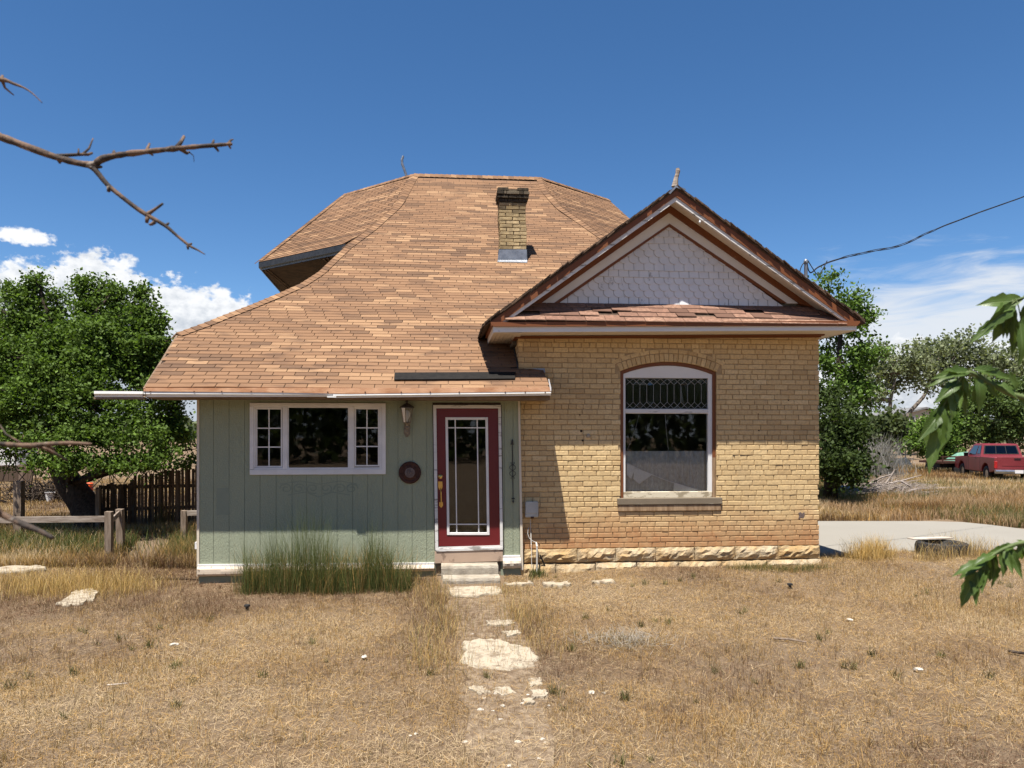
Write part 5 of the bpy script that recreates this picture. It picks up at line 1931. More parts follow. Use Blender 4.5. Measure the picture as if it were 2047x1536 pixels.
for k in range(nc_):
    z0 = cz_f + k * ph
    lean = 0.012 * math.sin(k * 0.5)
    W_ = cx1 - cx0
    pat = [0, 0.25, 0.75, 1.0] if k % 2 else [0, 0.5, 1.0]
    for a, b in zip(pat[:-1], pat[1:]):
        cbrick(cx0 + W_ * a + 0.006 + lean, cx0 + W_ * b - 0.006 + lean, cY, cY + 0.1, z0 + 0.006, z0 + ph - 0.006, 'chim_brick', min(1, max(0, rnd.gauss(0.68 - 0.035 * k * (k > 8), 0.16))))
    for j in range(2):
        cbrick(cx0 + lean, cx0 + 0.1, cY + 0.104 + j * 0.16, cY + 0.25 + j * 0.16, z0 + 0.006, z0 + ph - 0.006, 'chim_brick', rnd.random() * 0.6)
        cbrick(cx1 - 0.1, cx1 + lean, cY + 0.104 + j * 0.16, cY + 0.25 + j * 0.16, z0 + 0.006, z0 + ph - 0.006, 'chim_brick', rnd.random() * 0.6)
capr = 4
phc = (cz_t - z_cap) / capr
for k in range(capr):
    z0 = z_cap + k * phc
    ov = [0.015, 0.045, 0.06, 0.045][k]
    X0, X1 = cx0 - ov, cx1 + ov
    for row, (y0, y1) in enumerate(((cY - ov, cY + 0.1), (cY + 0.105, cY + cdep - 0.105), (cY + cdep - 0.1, cY + cdep + ov))):
        pat = [0, 0.36, 0.62, 1.0] if k % 2 else [0, 0.22, 0.30, 0.70, 0.82, 1.0]
        for i, (a, b) in enumerate(zip(pat[:-1], pat[1:])):
            if k == 3 and i in (1, 3):
                continue                                    # bricks missing from the top course
            cbrick(X0 + (X1 - X0) * a + 0.005, X0 + (X1 - X0) * b - 0.005, y0, y1, z0 + 0.005, z0 + phc - 0.005, 'soot_brick', rnd.random() * (0.35 if k < 2 else 0.9))
mb = MB()
fl = [on_y(u, v, cY - 0.012) for u, v in ((997, 499), (1053, 499), (1054, 520), (995, 520))]
p_lo = [Vector(on_y(u, 523, cY - 0.10)) for u in (994, 1054)]
for p in p_lo:
    p.z = zr(p.y) + 0.02
mb.mesh(fl + p_lo, [(0, 1, 2, 3), (3, 2, 5, 4)])
mb.build('chimney_flashing', MAT['zinc'], chim)
mb = MB()
mb.box(cx1, cx1 + 0.012, cY - 0.01, cY + cdep, zr(cY) - 0.05, cz_f)
mb.box(cx0 - 0.012, cx0, cY - 0.01, cY + cdep, zr(cY) - 0.05, cz_f)
mb.build('side_flashing', MAT['darkfascia'], chim)
# bent vent pipe behind the ridge
mb = MB()
yv = Apt[1] + 1.0
mb.tube([on_y(u, v, yv) for u, v in ((812, 352), (811, 347), (804, 328), (803.5, 320), (806, 312))], [0.035, 0.035, 0.035, 0.035, 0.03], 8)
mb.build('vent_pipe', MAT['zinc'], house)
# service mast on the bay roof
mast_y = 11.3
mb = MB()
mx, mz = on_y(1611, 530, mast_y)[0], zg(1611, 525, mast_y)
mb.tube([(mx, mast_y, 4.0), (mx, mast_y, mz)], 0.028, 8)
mb.lathe((mx, mast_y, mz), [(0.034, -0.02), (0.038, 0.0), (0.034, 0.03), (0.018, 0.05)], 10)
mast = mb.build('service_mast', MAT['zinc'], house)

# ------------------------------------------------------------------ things fixed to the house
lan = thing('wall_lantern', 'old carriage lantern with clear glass on the green wall left of the door', 'lamp', (ux(813, YG), YG, zg(813, 860, YG)))
lx, ly = ux(813.5, YG - 0.11), YG - 0.11
lz = lambda v: zg(813.5, v, YG - 0.11)
mb = MB()
mb.prism([on_y(u, v, YG - 0.015) for u, v in ((808, 852), (811, 847), (817, 847), (820, 852), (820, 868), (815, 874), (811, 874), (807, 866))], (0, 0.016, 0))
mb.build('back_plate', MAT['lampmetal'], lan)
mb = MB()
mb.lathe((lx, ly, lz(813)), [(0.012, 0.095), (0.022, 0.07), (0.012, 0.055), (0.03, 0.04), (0.055, 0.028), (0.085, 0.008), (0.108, -0.012), (0.108, -0.02), (0.085, -0.022)], 8)
mb.build('lantern_cap', MAT['lampdark'], lan)
gt, gb = lz(816), lz(846)
mb = MB()
for k in range(6):
    a = math.pi * 2 * k / 6 + 0.26
    b = math.pi * 2 * (k + 1) / 6 + 0.26
    P = [(lx + r_ * math.cos(q), ly + r_ * math.sin(q), z) for r_, q, z in ((0.083, a, gt), (0.083, b, gt), (0.052, b, gb), (0.052, a, gb))]
    mb.poly(P)
mb.build('lantern_glass', MAT['lampglass'], lan)
mb = MB()
for k in range(6):
    a = math.pi * 2 * k / 6 + 0.26
    mb.tube([(lx + 0.086 * math.cos(a), ly + 0.086 * math.sin(a), gt), (lx + 0.054 * math.cos(a), ly + 0.054 * math.sin(a), gb)], 0.005, 5)
mb.build('lantern_ribs', MAT['lampmetal'], lan)
mb = MB()
mb.lathe((lx, ly, gb), [(0.012, 0.02), (0.02, 0.05), (0.042, 0.10), (0.047, 0.14), (0.03, 0.175), (0.012, 0.185)], 12)
mb.build('bulb', MAT['bulb'], lan, smooth=True)
mb = MB()
mb.lathe((lx, ly, gb), [(0.006, -0.15), (0.018, -0.13), (0.012, -0.10), (0.022, -0.07), (0.014, -0.045), (0.034, -0.015), (0.058, 0.0), (0.05, 0.012)], 10)
mb.tube([(lx, ly, gb - 0.06), (lx, ly + 0.05, gb - 0.10), (lx, YG - 0.01, gb - 0.10)], 0.010, 6)
mb.build('lantern_arm', MAT['lampmetal'], lan)

disc = thing('wall_disc', 'round rusty metal disc hung on the green wall between window and door', 'ornament', (ux(819.5, YG), YG, zg(819, 945, YG)))
dc = on_y(819.5, 945, YG - 0.002)
mb = MB()
mb.lathe((dc[0], YG - 0.03, dc[2]), [(0.075, -0.012), (0.085, -0.006), (0.115, 0.006), (0.125, 0.0), (0.150, -0.002), (0.163, 0.008), (0.163, 0.029)], 32, 'Y')
mb.build('plate', MAT['rust'], disc, smooth=False)
mb = MB()
mb.lathe((dc[0], YG - 0.05, dc[2]), [(0.0, -0.010), (0.018, -0.008), (0.022, 0.002), (0.05, 0.003), (0.062, 0.006), (0.074, 0.008), (0.074, 0.012)], 24, 'Y')
for k in range(6):
    a = k * math.pi / 3
    mb.lathe((dc[0] + 0.043 * math.cos(a), YG - 0.052, dc[2] + 0.043 * math.sin(a)), [(0.0, -0.004), (0.008, -0.002), (0.008, 0.004)], 8, 'Y')
mb.build('hub', MAT['rust_light'], disc)

orn = thing('iron_wall_ornament', 'thin black wrought iron rod ornament on the siding right of the door', 'ornament', (ux(1025, YG), YG, zg(1025, 942, YG)))
oy = YG - 0.022
mb = MB()
ot = lambda u, v: on_y(u, v, oy)
mb.tube([ot(1024, 885), ot(1025.8, 1000)], 0.0065, 6)
mb.tube([ot(1024, 878), ot(1024, 881), ot(1024, 885), ot(1024, 889)], [0.002, 0.014, 0.017, 0.006], 6)
mb.tube([ot(1025.8, 1000), ot(1025.8, 1003), ot(1025.8, 1007)], [0.006, 0.017, 0.002], 6)
mb.tube([ot(1020.8, 888), ot(1027.2, 888)], 0.009, 6)
mb.tube([ot(1022.5, 997), ot(1029, 997)], 0.009, 6)
mb.build('rod', MAT['iron'], orn)
mb = MB()
for s in (-1, 1):
    for cvv in (935, 947):
        P = [ot(1024.8 + s * 6.2 * math.sin(math.pi * k / 10), cvv - 6 + 12 * k / 10) for k in range(11)]
        mb.tube(P, 0.0042, 5)
    mb.tube([ot(1024.8, 930), ot(1024.8 + s * 3.2, 927), ot(1024.8 + s * 3.4, 924.5), ot(1024.8 + s * 2, 925)], 0.0038, 5)
    mb.tube([ot(1024.8, 952), ot(1024.8 + s * 3.2, 955), ot(1024.8 + s * 3.4, 957.5), ot(1024.8 + s * 2, 957)], 0.0038, 5)
mb.build('scrollwork', MAT['iron'], orn)
mb = MB()
for vv in (888, 997):
    mb.tube([ot(1024.5, vv), on_y(1024.5, vv, YG + 0.002)], 0.006, 6)
mb.build('wall_pin', MAT['iron'], orn)

box_ = thing('meter_box', 'small grey plastic utility box on the brick by the green corner', 'box', (ux(1063, YB), YB, zg(1063, 1036, YB)))
mb = MB()
mb.rpx(1050.5, 1076.5, 1004, 1035, YB - 0.075, 0.076)
mb.build('housing', MAT['grey_plastic'], box_, bevel=0.012)
mb = MB()
mb.rpx(1051.5, 1075.5, 1003, 1027, YB - 0.085, 0.012)
mb.build('lid', MAT['grey_plastic'], box_, bevel=0.005)
mb = MB()
mb.rpx(1061, 1067, 1033, 1037, YB - 0.078, 0.02)
mb.build('latch', MAT['rust'], box_)
pipe = MB()
yp = YB - 0.06
pipe.tube([on_y(u, v, YB - 0.005) for u, v in ((1057, 1055),)] + [on_y(u, v, yp) for u, v in ((1055.5, 1060), (1055, 1068), (1058, 1076), (1065, 1082), (1072, 1085))], 0.006, 6)
yq = YB - 0.16
pipe.tube([on_y(1072, 1085, yp), on_y(1073.5, 1092, yq), on_y(1073.5, 1148, yq)], [0.012, 0.014, 0.014], 6)
pipe.tube([on_y(u, v, YB - 0.02) for u, v in ((1060, 1038), (1061, 1060))] + [on_y(1062, 1090, YB - 0.13), on_y(1063, 1135, YB - 0.16)], 0.005, 5)
tag(pipe.build('cable_conduit', MAT['conduit']), 'thin pale conduit and cable coming out of the ground below the grey box', 'conduit')
rod = MB()
rod.tube([on_y(1079.5, 1110, YB - 0.10), gpt(1099, 1149, -0.05)], 0.012, 6)
tag(rod.build('metal_stake', MAT['iron']), 'black metal stake leaning against the stone footing', 'stake')

# curtain behind the lower half of the bay window
cur = thing('lace_curtain', 'white lace half curtain sagging inside the arched window', 'curtain', (ux(1334, YB + 0.2), YB + 0.2, zg(1334, 985, YB + 0.2)))
yc0 = YB + 0.18
cz0, cz1 = OZ0 - 0.02, zg(1334, 902, yc0)
nX, nZ = 120, 8
mb = MB()
cxa, cxb = OX0 - 0.02, OX1 + 0.02
G = []
for j in range(nZ + 1):
    row = []
    for i in range(nX + 1):
        s = i / nX
        x = cxa + (cxb - cxa) * s
        y = yc0 + 0.026 * math.sin(s * 74 + 2.2 * math.sin(s * 9)) * (0.45 + 0.55 * (1 - j / nZ)) + 0.010 * math.sin(s * 31 + j * .3)
        row.append((x, y, cz0 + (cz1 - cz0) * j / nZ))
    G.append(row)
for j in range(nZ):
    for i in range(nX):
        mb.poly([G[j][i], G[j][i + 1], G[j + 1][i + 1], G[j + 1][i]])
mb.build('drape', MAT['curtain'], cur, smooth=True, fix=False)
mb = MB()
mb.tube([(cxa - 0.02, yc0 + 0.03, cz1 - 0.01), (cxb + 0.02, yc0 + 0.03, cz1 - 0.01)], 0.006, 6)
mb.build('rod', MAT['vinyl'], cur)
mb = MB()
yv = YB + 0.135
rope = [on_y(u, v, yv) for u, v in ((1253, 925), (1270, 935), (1300, 948), (1330, 960), (1360, 970), (1385, 977), (1408, 982))]
mb.tube(rope, 0.006, 5)
for tri_ in ([(1268, 936), (1304, 949), (1278, 968), (1266, 958)], [(1253, 926), (1270, 936), (1262, 958), (1253, 950)], [(1348, 965), (1395, 979), (1385, 983), (1346, 982)]):
    P = [on_y(u, v, yv - 0.005) for u, v in tri_]
    mb.prism(P, (0, 0.006, 0.0))
mb.build('fallen_valance', MAT['valance'], cur)

# overhead service cable with its pole off to the right
pole_xy = (17.5, 13.0)
ca = Vector((mx, mast_y - 0.03, mz - 0.01))
knots = [ca, Vector(at(1620, 545, 11.8)), Vector(at(1640, 532, 11.9)), Vector(at(1680, 517, 12.1)), Vector(at(1740, 503, 12.3)), Vector(at(1800, 491, 12.6)), Vector(at(1850, 468, 12.9)),
         Vector(at(1900, 447, 13.3)), Vector(at(1980, 417, 13.9)), Vector(at(2047, 393, 14.4)), Vector(at(2160, 345, 15.4))]
knots.append(Vector((pole_xy[0] - 0.1, pole_xy[1], knots[-1].z + 0.55)))
def smooth_path(K, n=8):
    out = []
    for i in range(len(K) - 1):
        p0, p1, p2, p3 = K[max(i - 1, 0)], K[i], K[i + 1], K[min(i + 2, len(K) - 1)]
        for k in range(n):
            t = k / n
            out.append(0.5 * ((2 * p1) + (p2 - p0) * t + (2 * p0 - 5 * p1 + 4 * p2 - p3) * t * t + (3 * p1 - p0 - 3 * p2 + p3) * t ** 3))
    out.append(K[-1])
    return out
sp = smooth_path(knots)
cab = thing('service_cable', 'twisted black overhead cable running from the roof mast to the right', 'cable', tuple(ca))
for k in range(3):
    P = []
    for i, p in enumerate(sp):
        a = i * 0.30 + k * 2.1
        r_ = 0.008 + (0.007 if 24 < i < 52 else 0.0)
        P.append(p + Vector((math.cos(a) * r_ * 0.5, 0, math.sin(a) * r_)))
    P[0] = ca + Vector((0.02 * (k - 1), 0, 0))
    mb = MB()
    mb.tube(P, 0.006, 5)
    mb.build('strand', MAT['cable'], cab, smooth=True)
mb = MB()
lp = [ca + Vector(o_) for o_ in ((-0.02, 0, 0.02), (-0.09, -0.02, -0.05), (-0.13, -0.03, -0.16), (-0.10, -0.02, -0.24), (-0.03, 0, -0.28))]
mb.tube(smooth_path(lp, 5), 0.008, 5)
lp = [ca + Vector(o_) for o_ in ((0.02, 0, 0.03), (0.09, -0.02, -0.10), (0.16, -0.03, -0.19), (0.24, -0.03, -0.12), (0.32, -0.03, 0.03))]
mb.tube(smooth_path(lp, 5), 0.008, 5)
mb.build('drip_loop', MAT['cable'], cab)
up = MB()
pz = knots[-1].z
up.tube([(pole_xy[0], pole_xy[1], -0.6), (pole_xy[0], pole_xy[1], pz + 0.6)], [0.15, 0.11], 12)
tag(up.build('utility_pole', MAT['greypost']), 'wooden pole outside the right edge that carries the overhead cable', 'pole')

# ------------------------------------------------------------------ trees and bushes
def leaf_cols(rs, N, ca_, cb_, var_=0.25):
    t = rs.rand(N, 1)
    c = np.array(ca_) * (1 - t) + np.array(cb_) * t
    return np.clip(c * (1 + rs.normal(0, var_, (N, 1))), 0.004, 0.6)
def crown_points(rs, clumps, per, sub_r):
    """leaf positions: each clump filled with smaller sprays, gaps between them"""
    P = []
    for (c, rad, w) in clumps:
        ns = max(4, int(w))
        d = rs.normal(0, 1, (ns, 3))
        d /= np.linalg.norm(d, axis=1)[:, None]
        r_ = rs.uniform(0.25, 1.12, (ns, 1)) ** 0.6
        cen = np.array(c) + d * r_ * np.array(rad)
        for q in cen:
            n = int(per * rs.uniform(0.5, 1.4))
            P.append(q + rs.normal(0, 1, (n, 3)) * sub_r * np.array([1, 1, 0.75]) * rs.uniform(0.6, 1.25))
    return np.concatenate(P)
def tree(name, label, base, trunk, clumps, per, sub_r, leaf, ca_, cb_, seed, bark='bark', group=None, up=0.6, cat='tree', limb_r=0.05):
    rs = np.random.RandomState(seed)
    t = thing(name, label, cat, base, group)
    mb = MB()
    tp = [Vector(p) for p, _ in trunk]
    mb.tube(tp, [r_ for _, r_ in trunk], 9)
    topv = tp[-1]
    for (c, rad, w) in clumps:
        cv_ = Vector(c)
        s = min(tp, key=lambda p: (p - cv_).length + (0.0 if p.z > tp[0].z + 0.3 * (topv.z - tp[0].z) else 5.0))
        mid = s.lerp(cv_, 0.5) + Vector((rs.normal(0, .15), rs.normal(0, .15), rs.uniform(0, .25)))
        mb.tube([s, mid, cv_, cv_ + (cv_ - mid) * 0.15], [limb_r, limb_r * 0.7, limb_r * 0.35, limb_r * 0.12], 5)
        for k in range(5):
            e = cv_ + Vector((rs.normal(0, rad[0] * .4), rs.normal(0, rad[1] * .4), rs.normal(0, rad[2] * .4)))
            st_ = mid.lerp(cv_, rs.uniform(0.1, 1))
            mb.tube([st_, st_.lerp(e, 0.5) + Vector((0, 0, rs.uniform(-.05, .1))), e], [limb_r * 0.3, limb_r * 0.2, limb_r * 0.06], 4)
    mb.build('trunk', MAT[bark], t, smooth=True)
    P = crown_points(rs, clumps, per, sub_r)
    zmin = 0.02
    P = P[P[:, 2] > zmin]
    leaves('crown', P, leaf * rs.uniform(0.6, 1.25, len(P)), leaf_cols(rs, len(P), ca_, cb_), MAT['leaf'], rs, up, t)
    return t
def clp(u, v, ru, rv, d, w, depth=None):
    p = at(u, v, d)
    k = d / F
    return (p, (ru * k, (depth if depth is not None else (ru + rv) / 2 * k), rv * k), w)

DT = 16.2
LT = [(30, 670, 90, 70, 0, 50), (140, 650, 60, 60, 0.5, 34), (240, 680, 60, 70, -.3, 40), (60, 770, 120, 90, -.8, 80), (190, 770, 120, 90, -1.0, 85), (295, 725, 45, 70, 0, 34),
      (325, 830, 60, 50, 0.2, 34), (110, 865, 130, 60, -1.2, 70), (265, 880, 95, 48, -1.0, 55), (362, 878, 28, 50, 1.0, 20), (-70, 720, 110, 150, 0, 80), (130, 925, 75, 26, -1.5, 30),
      (245, 925, 80, 28, -1.2, 30), (30, 590, 30, 40, .3, 14), (62, 575, 16, 30, .3, 9), (118, 600, 24, 40, .3, 14), (160, 568, 22, 34, .3, 14), (190, 590, 22, 40, .3, 13), (226, 600, 16, 44, .3, 11), (285, 610, 26, 36, .2, 16), (312, 640, 16, 26, .2, 8),
      (300, 640, 26, 40, .2, 14), (330, 668, 12, 12, .2, 5), (20, 890, 90, 50, 1.5, 30), (330, 930, 40, 30, 1.5, 12), (200, 690, 120, 90, 1.2, 60), (80, 690, 110, 90, 1.4, 60), (240, 800, 110, 70, 1.4, 50), (150, 690, 80, 60, -1.0, 52), (90, 640, 50, 40, -.5, 24), (200, 640, 40, 40, -.5, 22)]
# the crown grows in upright plumes with gaps of sky between them, over layered low boughs
LT = []
for (u, vt_, vb_, w_, dd) in ((-75, 600, 800, 40, 0), (-20, 585, 780, 34, .2), (32, 566, 760, 34, 0), (66, 550, 700, 20, .2), (112, 590, 740, 28, .1), (163, 548, 720, 34, 0), (198, 562, 700, 20, .3), (228, 572, 720, 20, .1),
                              (256, 610, 760, 30, -.2), (290, 572, 730, 27, 0), (316, 630, 780, 20, .1), (336, 690, 800, 16, .3), (352, 780, 880, 22, .6), (180, 640, 800, 46, -.8), (90, 660, 820, 46, -.9), (10, 690, 840, 50, -.8)):
    nn = max(3, int((vb_ - vt_) / (w_ * 1.05)))
    for j in range(nn):
        t = (j + 0.5) / nn
        wj = w_ * (0.55 + 0.55 * t) * rnd.uniform(0.85, 1.15)
        LT.append((u + rnd.uniform(-8, 8), vt_ + (vb_ - vt_) * t, wj, w_ * 0.75, dd - 0.5 * t + rnd.uniform(-.2, .2), int(5 + wj * wj / 62)))
LT += [(60, 800, 100, 50, -1.0, 46), (190, 810, 95, 50, -1.2, 46), (290, 800, 50, 40, -.6, 22), (-50, 840, 90, 60, -.5, 40), (110, 868, 110, 36, -1.4, 44), (250, 868, 85, 34, -1.3, 36), (335, 870, 40, 34, .0, 16), (372, 900, 20, 40, 1.0, 9),
       (130, 922, 80, 20, -1.7, 28), (255, 925, 75, 20, -1.5, 26), (330, 905, 30, 18, -.8, 10), (20, 905, 70, 34, 1.0, 18), (330, 935, 30, 20, 1.4, 7), (180, 740, 130, 70, 1.0, 34), (60, 740, 110, 70, 1.2, 30)]
LT2 = [(u, v, ru * 0.94, rv * 0.94, dd, int(w * 1.7)) for u, v, ru, rv, dd, w in LT]
base = on_ground(186, 1064)
tr = [((base[0], base[1], -0.15), 0.40), ((base[0] - 0.02, base[1], 0.25), 0.34), (at(168, 1010, DT), 0.31), (at(140, 970, DT), 0.28), (at(120, 935, DT), 0.24), (at(110, 870, DT), 0.2), (at(130, 800, DT), 0.10), (at(140, 730, DT), 0.05)]
tree('leafy_tree', 'big leaning green tree with dark trunk left of the house', base, tr, [clp(u, v, ru, rv, DT + dd, w) for u, v, ru, rv, dd, w in LT2], 42, 0.12, 0.082,
     (0.055, 0.095, 0.016), (0.110, 0.170, 0.030), 5, limb_r=0.07)
# bare twigs hanging in the shade below its crown
mb = MB()
rs = np.random.RandomState(12)
for k in range(46):
    u0_, v0_ = rs.uniform(20, 330), rs.uniform(915, 945)
    p = Vector(at(u0_, v0_, DT + rs.uniform(-1.2, 0.8)))
    q = p + Vector((rs.normal(0, .25), rs.normal(0, .2), -rs.uniform(0.1, 0.55)))
    r_ = q + Vector((rs.normal(0, .25), rs.normal(0, .2), -rs.uniform(-0.1, 0.35)))
    if r_.z < 0.1:
        continue
    p2 = p + Vector((0, 0, 0.3))
    mb.tube([p2, p, q, r_], [0.014, 0.012, 0.007, 0.003], 4)
lt_obj = [o for o in COL.objects if o.name == 'leafy_tree'][0]
mb.build('dead_twigs', MAT['bark'], lt_obj)

d2 = 23.0
RT = [(1668, 600, 40, 35, 0, 20), (1700, 650, 45, 40, 0, 26), (1735, 640, 12, 10, 0, 5), (1690, 720, 55, 50, 0, 40), (1735, 700, 28, 22, 0, 12), (1680, 800, 50, 60, 0, 40), (1720, 770, 25, 30, 0, 12), (1655, 560, 14, 12, 0, 5),
      (1640, 680, 40, 60, 1.0, 26), (1710, 595, 14, 14, 0, 6), (1630, 620, 40, 40, .5, 18)]
b2 = on_ground(1660, 1003)
tr = [((b2[0], b2[1], -0.1), 0.22), ((b2[0], b2[1], 1.0), 0.18), (at(1665, 860, d2), 0.14), (at(1675, 760, d2), 0.10), (at(1680, 660, d2), 0.06)]
tree('leafy_tree', 'light green tree rising behind the right corner of the house', b2, tr, [clp(u, v, ru, rv, d2 + dd, int(w * 1.25), 0.9) for u, v, ru, rv, dd, w in RT], 42, 0.155, 0.125,
     (0.060, 0.105, 0.018), (0.115, 0.185, 0.036), 15)
d3 = 21.8
SH = [(1668, 850, 42, 40, 0, 34), (1700, 880, 26, 50, 0, 26), (1660, 920, 45, 40, -.3, 34), (1690, 950, 34, 26, -.4, 22), (1650, 800, 30, 30, .5, 16), (1715, 925, 16, 26, 0, 9)]
b3 = on_ground(1668, 1006)
tree('dark_shrub', 'dark dense evergreen shrub beside the right wall of the house', b3, [((b3[0], b3[1], -0.1), 0.09), (at(1672, 950, d3), 0.07), (at(1672, 860, d3), 0.04)],
     [clp(u, v, ru, rv, d3 + dd, w, 0.8) for u, v, ru, rv, dd, w in SH], 80, 0.22, 0.12, (0.028, 0.045, 0.012), (0.055, 0.080, 0.020), 16, cat='shrub', up=0.3)
# tall pale cottonwoods far behind
def cottonwood(label, cl, d, bu, bv, seed, trunk_px, per=46, sub=0.50, leaf=0.36, ca_=(0.105, 0.125, 0.062), cb_=(0.18, 0.20, 0.11)):
    b = on_ground(bu, HZ + EYE * F / d)
    tr_ = [((b[0], b[1], -0.2), trunk_px[0][2] * d / F)] + [(at(u, v, d), r_ * d / F) for u, v, r_ in trunk_px]
    return tree('cottonwood', label, b, tr_, [clp(u, v, ru, rv, d + dd, int(w * 1.5), 3.0) for u, v, ru, rv, dd, w in cl], per, sub, leaf, ca_, cb_, seed, 'greybark', 'tall pale trees far behind the drive', 0.5, limb_r=0.22)
cottonwood('leaning pale cottonwood directly right of the brick house', [(1752, 745, 34, 40, 0, 18), (1790, 715, 42, 30, 0, 20), (1820, 745, 30, 24, 0, 12), (1775, 770, 26, 18, 2, 8), (1835, 715, 26, 22, 0, 11), (1735, 800, 30, 30, 0, 11), (1740, 860, 36, 24, 2, 12)],
           70, 1776, 0, 21, [(1777, 850, 4.5), (1780, 800, 3.5), (1790, 750, 2.5)])
cottonwood('tall cottonwood with forked bare limbs between the house and the truck', [(1880, 705, 40, 26, 0, 18), (1920, 690, 34, 22, 0, 14), (1850, 735, 30, 26, 0, 13), (1905, 735, 40, 26, 0, 16), (1870, 770, 24, 20, 0, 9), (1860, 695, 16, 12, 0, 5)],
           74, 1800, 0, 22, [(1802, 850, 4.5), (1822, 820, 4.0), (1845, 795, 3.5), (1862, 765, 2.5)])
cottonwood('grey-green cottonwood standing behind the red truck', [(1985, 715, 40, 26, 0, 16), (2030, 735, 44, 34, 0, 18), (2070, 710, 40, 34, 0, 16), (1960, 745, 30, 24, 0, 10), (2010, 770, 40, 30, 0, 16)],
           72, 2020, 0, 23, [(2020, 850, 4.5), (2015, 800, 3.5), (2010, 760, 2.5)])
def bush(label, cl, d, bu, seed, ca_, cb_, per=60, sub=0.26, leaf=0.20, name='bush', group='bushes behind the drive'):
    b = on_ground(bu, HZ + EYE * F / d)
    p0 = cl[0]
    return tree(name, label, b, [((b[0], b[1], -0.1), 0.08), ((b[0], b[1], 0.8), 0.06), (at(p0[0], p0[1], d), 0.03)], [clp(u, v, ru, rv, d + dd, int(w * 1.5), 1.2) for u, v, ru, rv, dd, w in cl], per, sub, leaf, ca_, cb_, seed, 'bark', group, 0.5, 'bush', 0.04)
bush('bright green bush between the far house and the red truck', [(1865, 870, 34, 30, 0, 30), (1880, 845, 26, 20, 0, 16), (1850, 890, 24, 22, 0, 16), (1885, 905, 26, 22, 0, 18)], 40, 1870, 31, (0.065, 0.115, 0.018), (0.12, 0.19, 0.035))
bush('tall leafy bush right behind the truck cab', [(1930, 820, 40, 40, 0, 36), (1920, 870, 34, 30, 0, 24), (1955, 790, 30, 30, 0, 20)], 42, 1930, 32, (0.06, 0.095, 0.022), (0.11, 0.155, 0.045))
bush('leafy bush mass at the right edge behind the truck', [(2000, 830, 44, 50, 0, 44), (2040, 800, 44, 46, 0, 40), (2070, 850, 44, 50, 0, 40), (1985, 875, 30, 26, 0, 16)], 43, 2020, 33, (0.055, 0.088, 0.022), (0.105, 0.145, 0.048))
bush('dark green bush at the foot of the cottonwoods', [(1745, 868, 30, 26, 0, 22), (1790, 862, 26, 24, 0, 16), (1770, 845, 24, 20, 0, 12)], 60, 1765, 34, (0.045, 0.06, 0.022), (0.08, 0.10, 0.04), leaf=0.4, sub=0.6)
# grey dead shrub: a fan of bare stems
rs = np.random.RandomState(44)
N = 900
d4 = 34.0
cc = np.array(at(1752, 925, d4))
cc[2] = 0.0
ang = rs.uniform(0, 2 * np.pi, N)
pos = cc + np.stack([rs.normal(0, .55, N), rs.normal(0, .5, N), np.zeros(N)], 1)
ds = thing('dead_shrub', 'grey leafless shrub standing behind the brush heap', 'shrub', tuple(cc))
blades('stems', pos, rs.uniform(0.9, 2.3, N), 0.012, rs.uniform(0.05, 0.7, N), leaf_cols(rs, N, (0.20, 0.185, 0.17), (0.30, 0.28, 0.26)), MAT['grass'], rs, ds)
# far tree line all along the horizon
rs = np.random.RandomState(51)
N = 26000
a = rs.uniform(-1.25, 1.25, N)
dd = rs.uniform(190, 260, N)
hh = (2.0 + 7.0 * fnoise(a * 30, a * 0, 1.0, 3)) * rs.rand(N) ** 0.7
P = np.stack([np.sin(a) * dd, np.cos(a) * dd, hh], 1)
o = leaves('distant_trees', P, 1.9 * rs.uniform(0.6, 1.3, N), leaf_cols(rs, N, (0.05, 0.065, 0.03), (0.09, 0.105, 0.055)), MAT['leaf'], rs, 0.5)
o['kind'] = 'stuff'
# trees along the street behind the camera (they darken the reflections in the windows)
N = 16000
P = np.stack([rs.uniform(-70, 70, N), rs.uniform(-48, -30, N), np.zeros(N)], 1)
P[:, 2] = (3.0 + 8.0 * fnoise(P[:, 0], P[:, 1], 0.12, 5)) * rs.rand(N) ** 0.8
o = leaves('street_trees', P, 1.1 * rs.uniform(0.6, 1.3, N), leaf_cols(rs, N, (0.035, 0.05, 0.02), (0.07, 0.085, 0.04)), MAT['leaf'], rs, 0.5)
o['kind'] = 'stuff'

# ------------------------------------------------------------------ yard things on the left
fen = thing('board_fence', 'weathered brown board fence in the shade of the big tree', 'fence', on_ground(300, 1052))
fa, fb, fc_ = Vector(on_ground(197, 1054)), Vector(on_ground(262, 1052)), Vector(on_ground(428, 1046))
rsf = random.Random(9)
def boards(a, b, h0, h1, n, gap):
    dv = (b - a)
    for i in range(n):
        t = i / n
        p = a + dv * t
        w_ = dv.length / n - gap * rsf.uniform(0.6, 1.6)
        h = (h0 + (h1 - h0) * t) * rsf.uniform(0.96, 1.03)
        mb = MB()
        mb.mesh([(0, 0, -0.05), (w_, 0, -0.05), (w_, 0.02, -0.05), (0, 0.02, -0.05), (0.004, 0, h), (w_ * 0.98, 0, h + rsf.uniform(-.03, .03)), (w_ * 0.98, 0.02, h), (0.004, 0.02, h)],
                [(0, 3, 2, 1), (4, 5, 6, 7), (0, 1, 5, 4), (1, 2, 6, 5), (2, 3, 7, 6), (3, 0, 4, 7)])
        t_ = rsf.random()
        o_ = bpy.data.objects.new('board', mb.data('board', MAT['fenceboard'], fix=False))
        o_.location = (p.x, p.y, 0)
        o_.rotation_euler = (rsf.gauss(0, 0.012), rsf.gauss(0, 0.015), math.atan2(dv.y, dv.x))
        o_.color = (t_, t_, t_, 1)
        put(o_, fen)
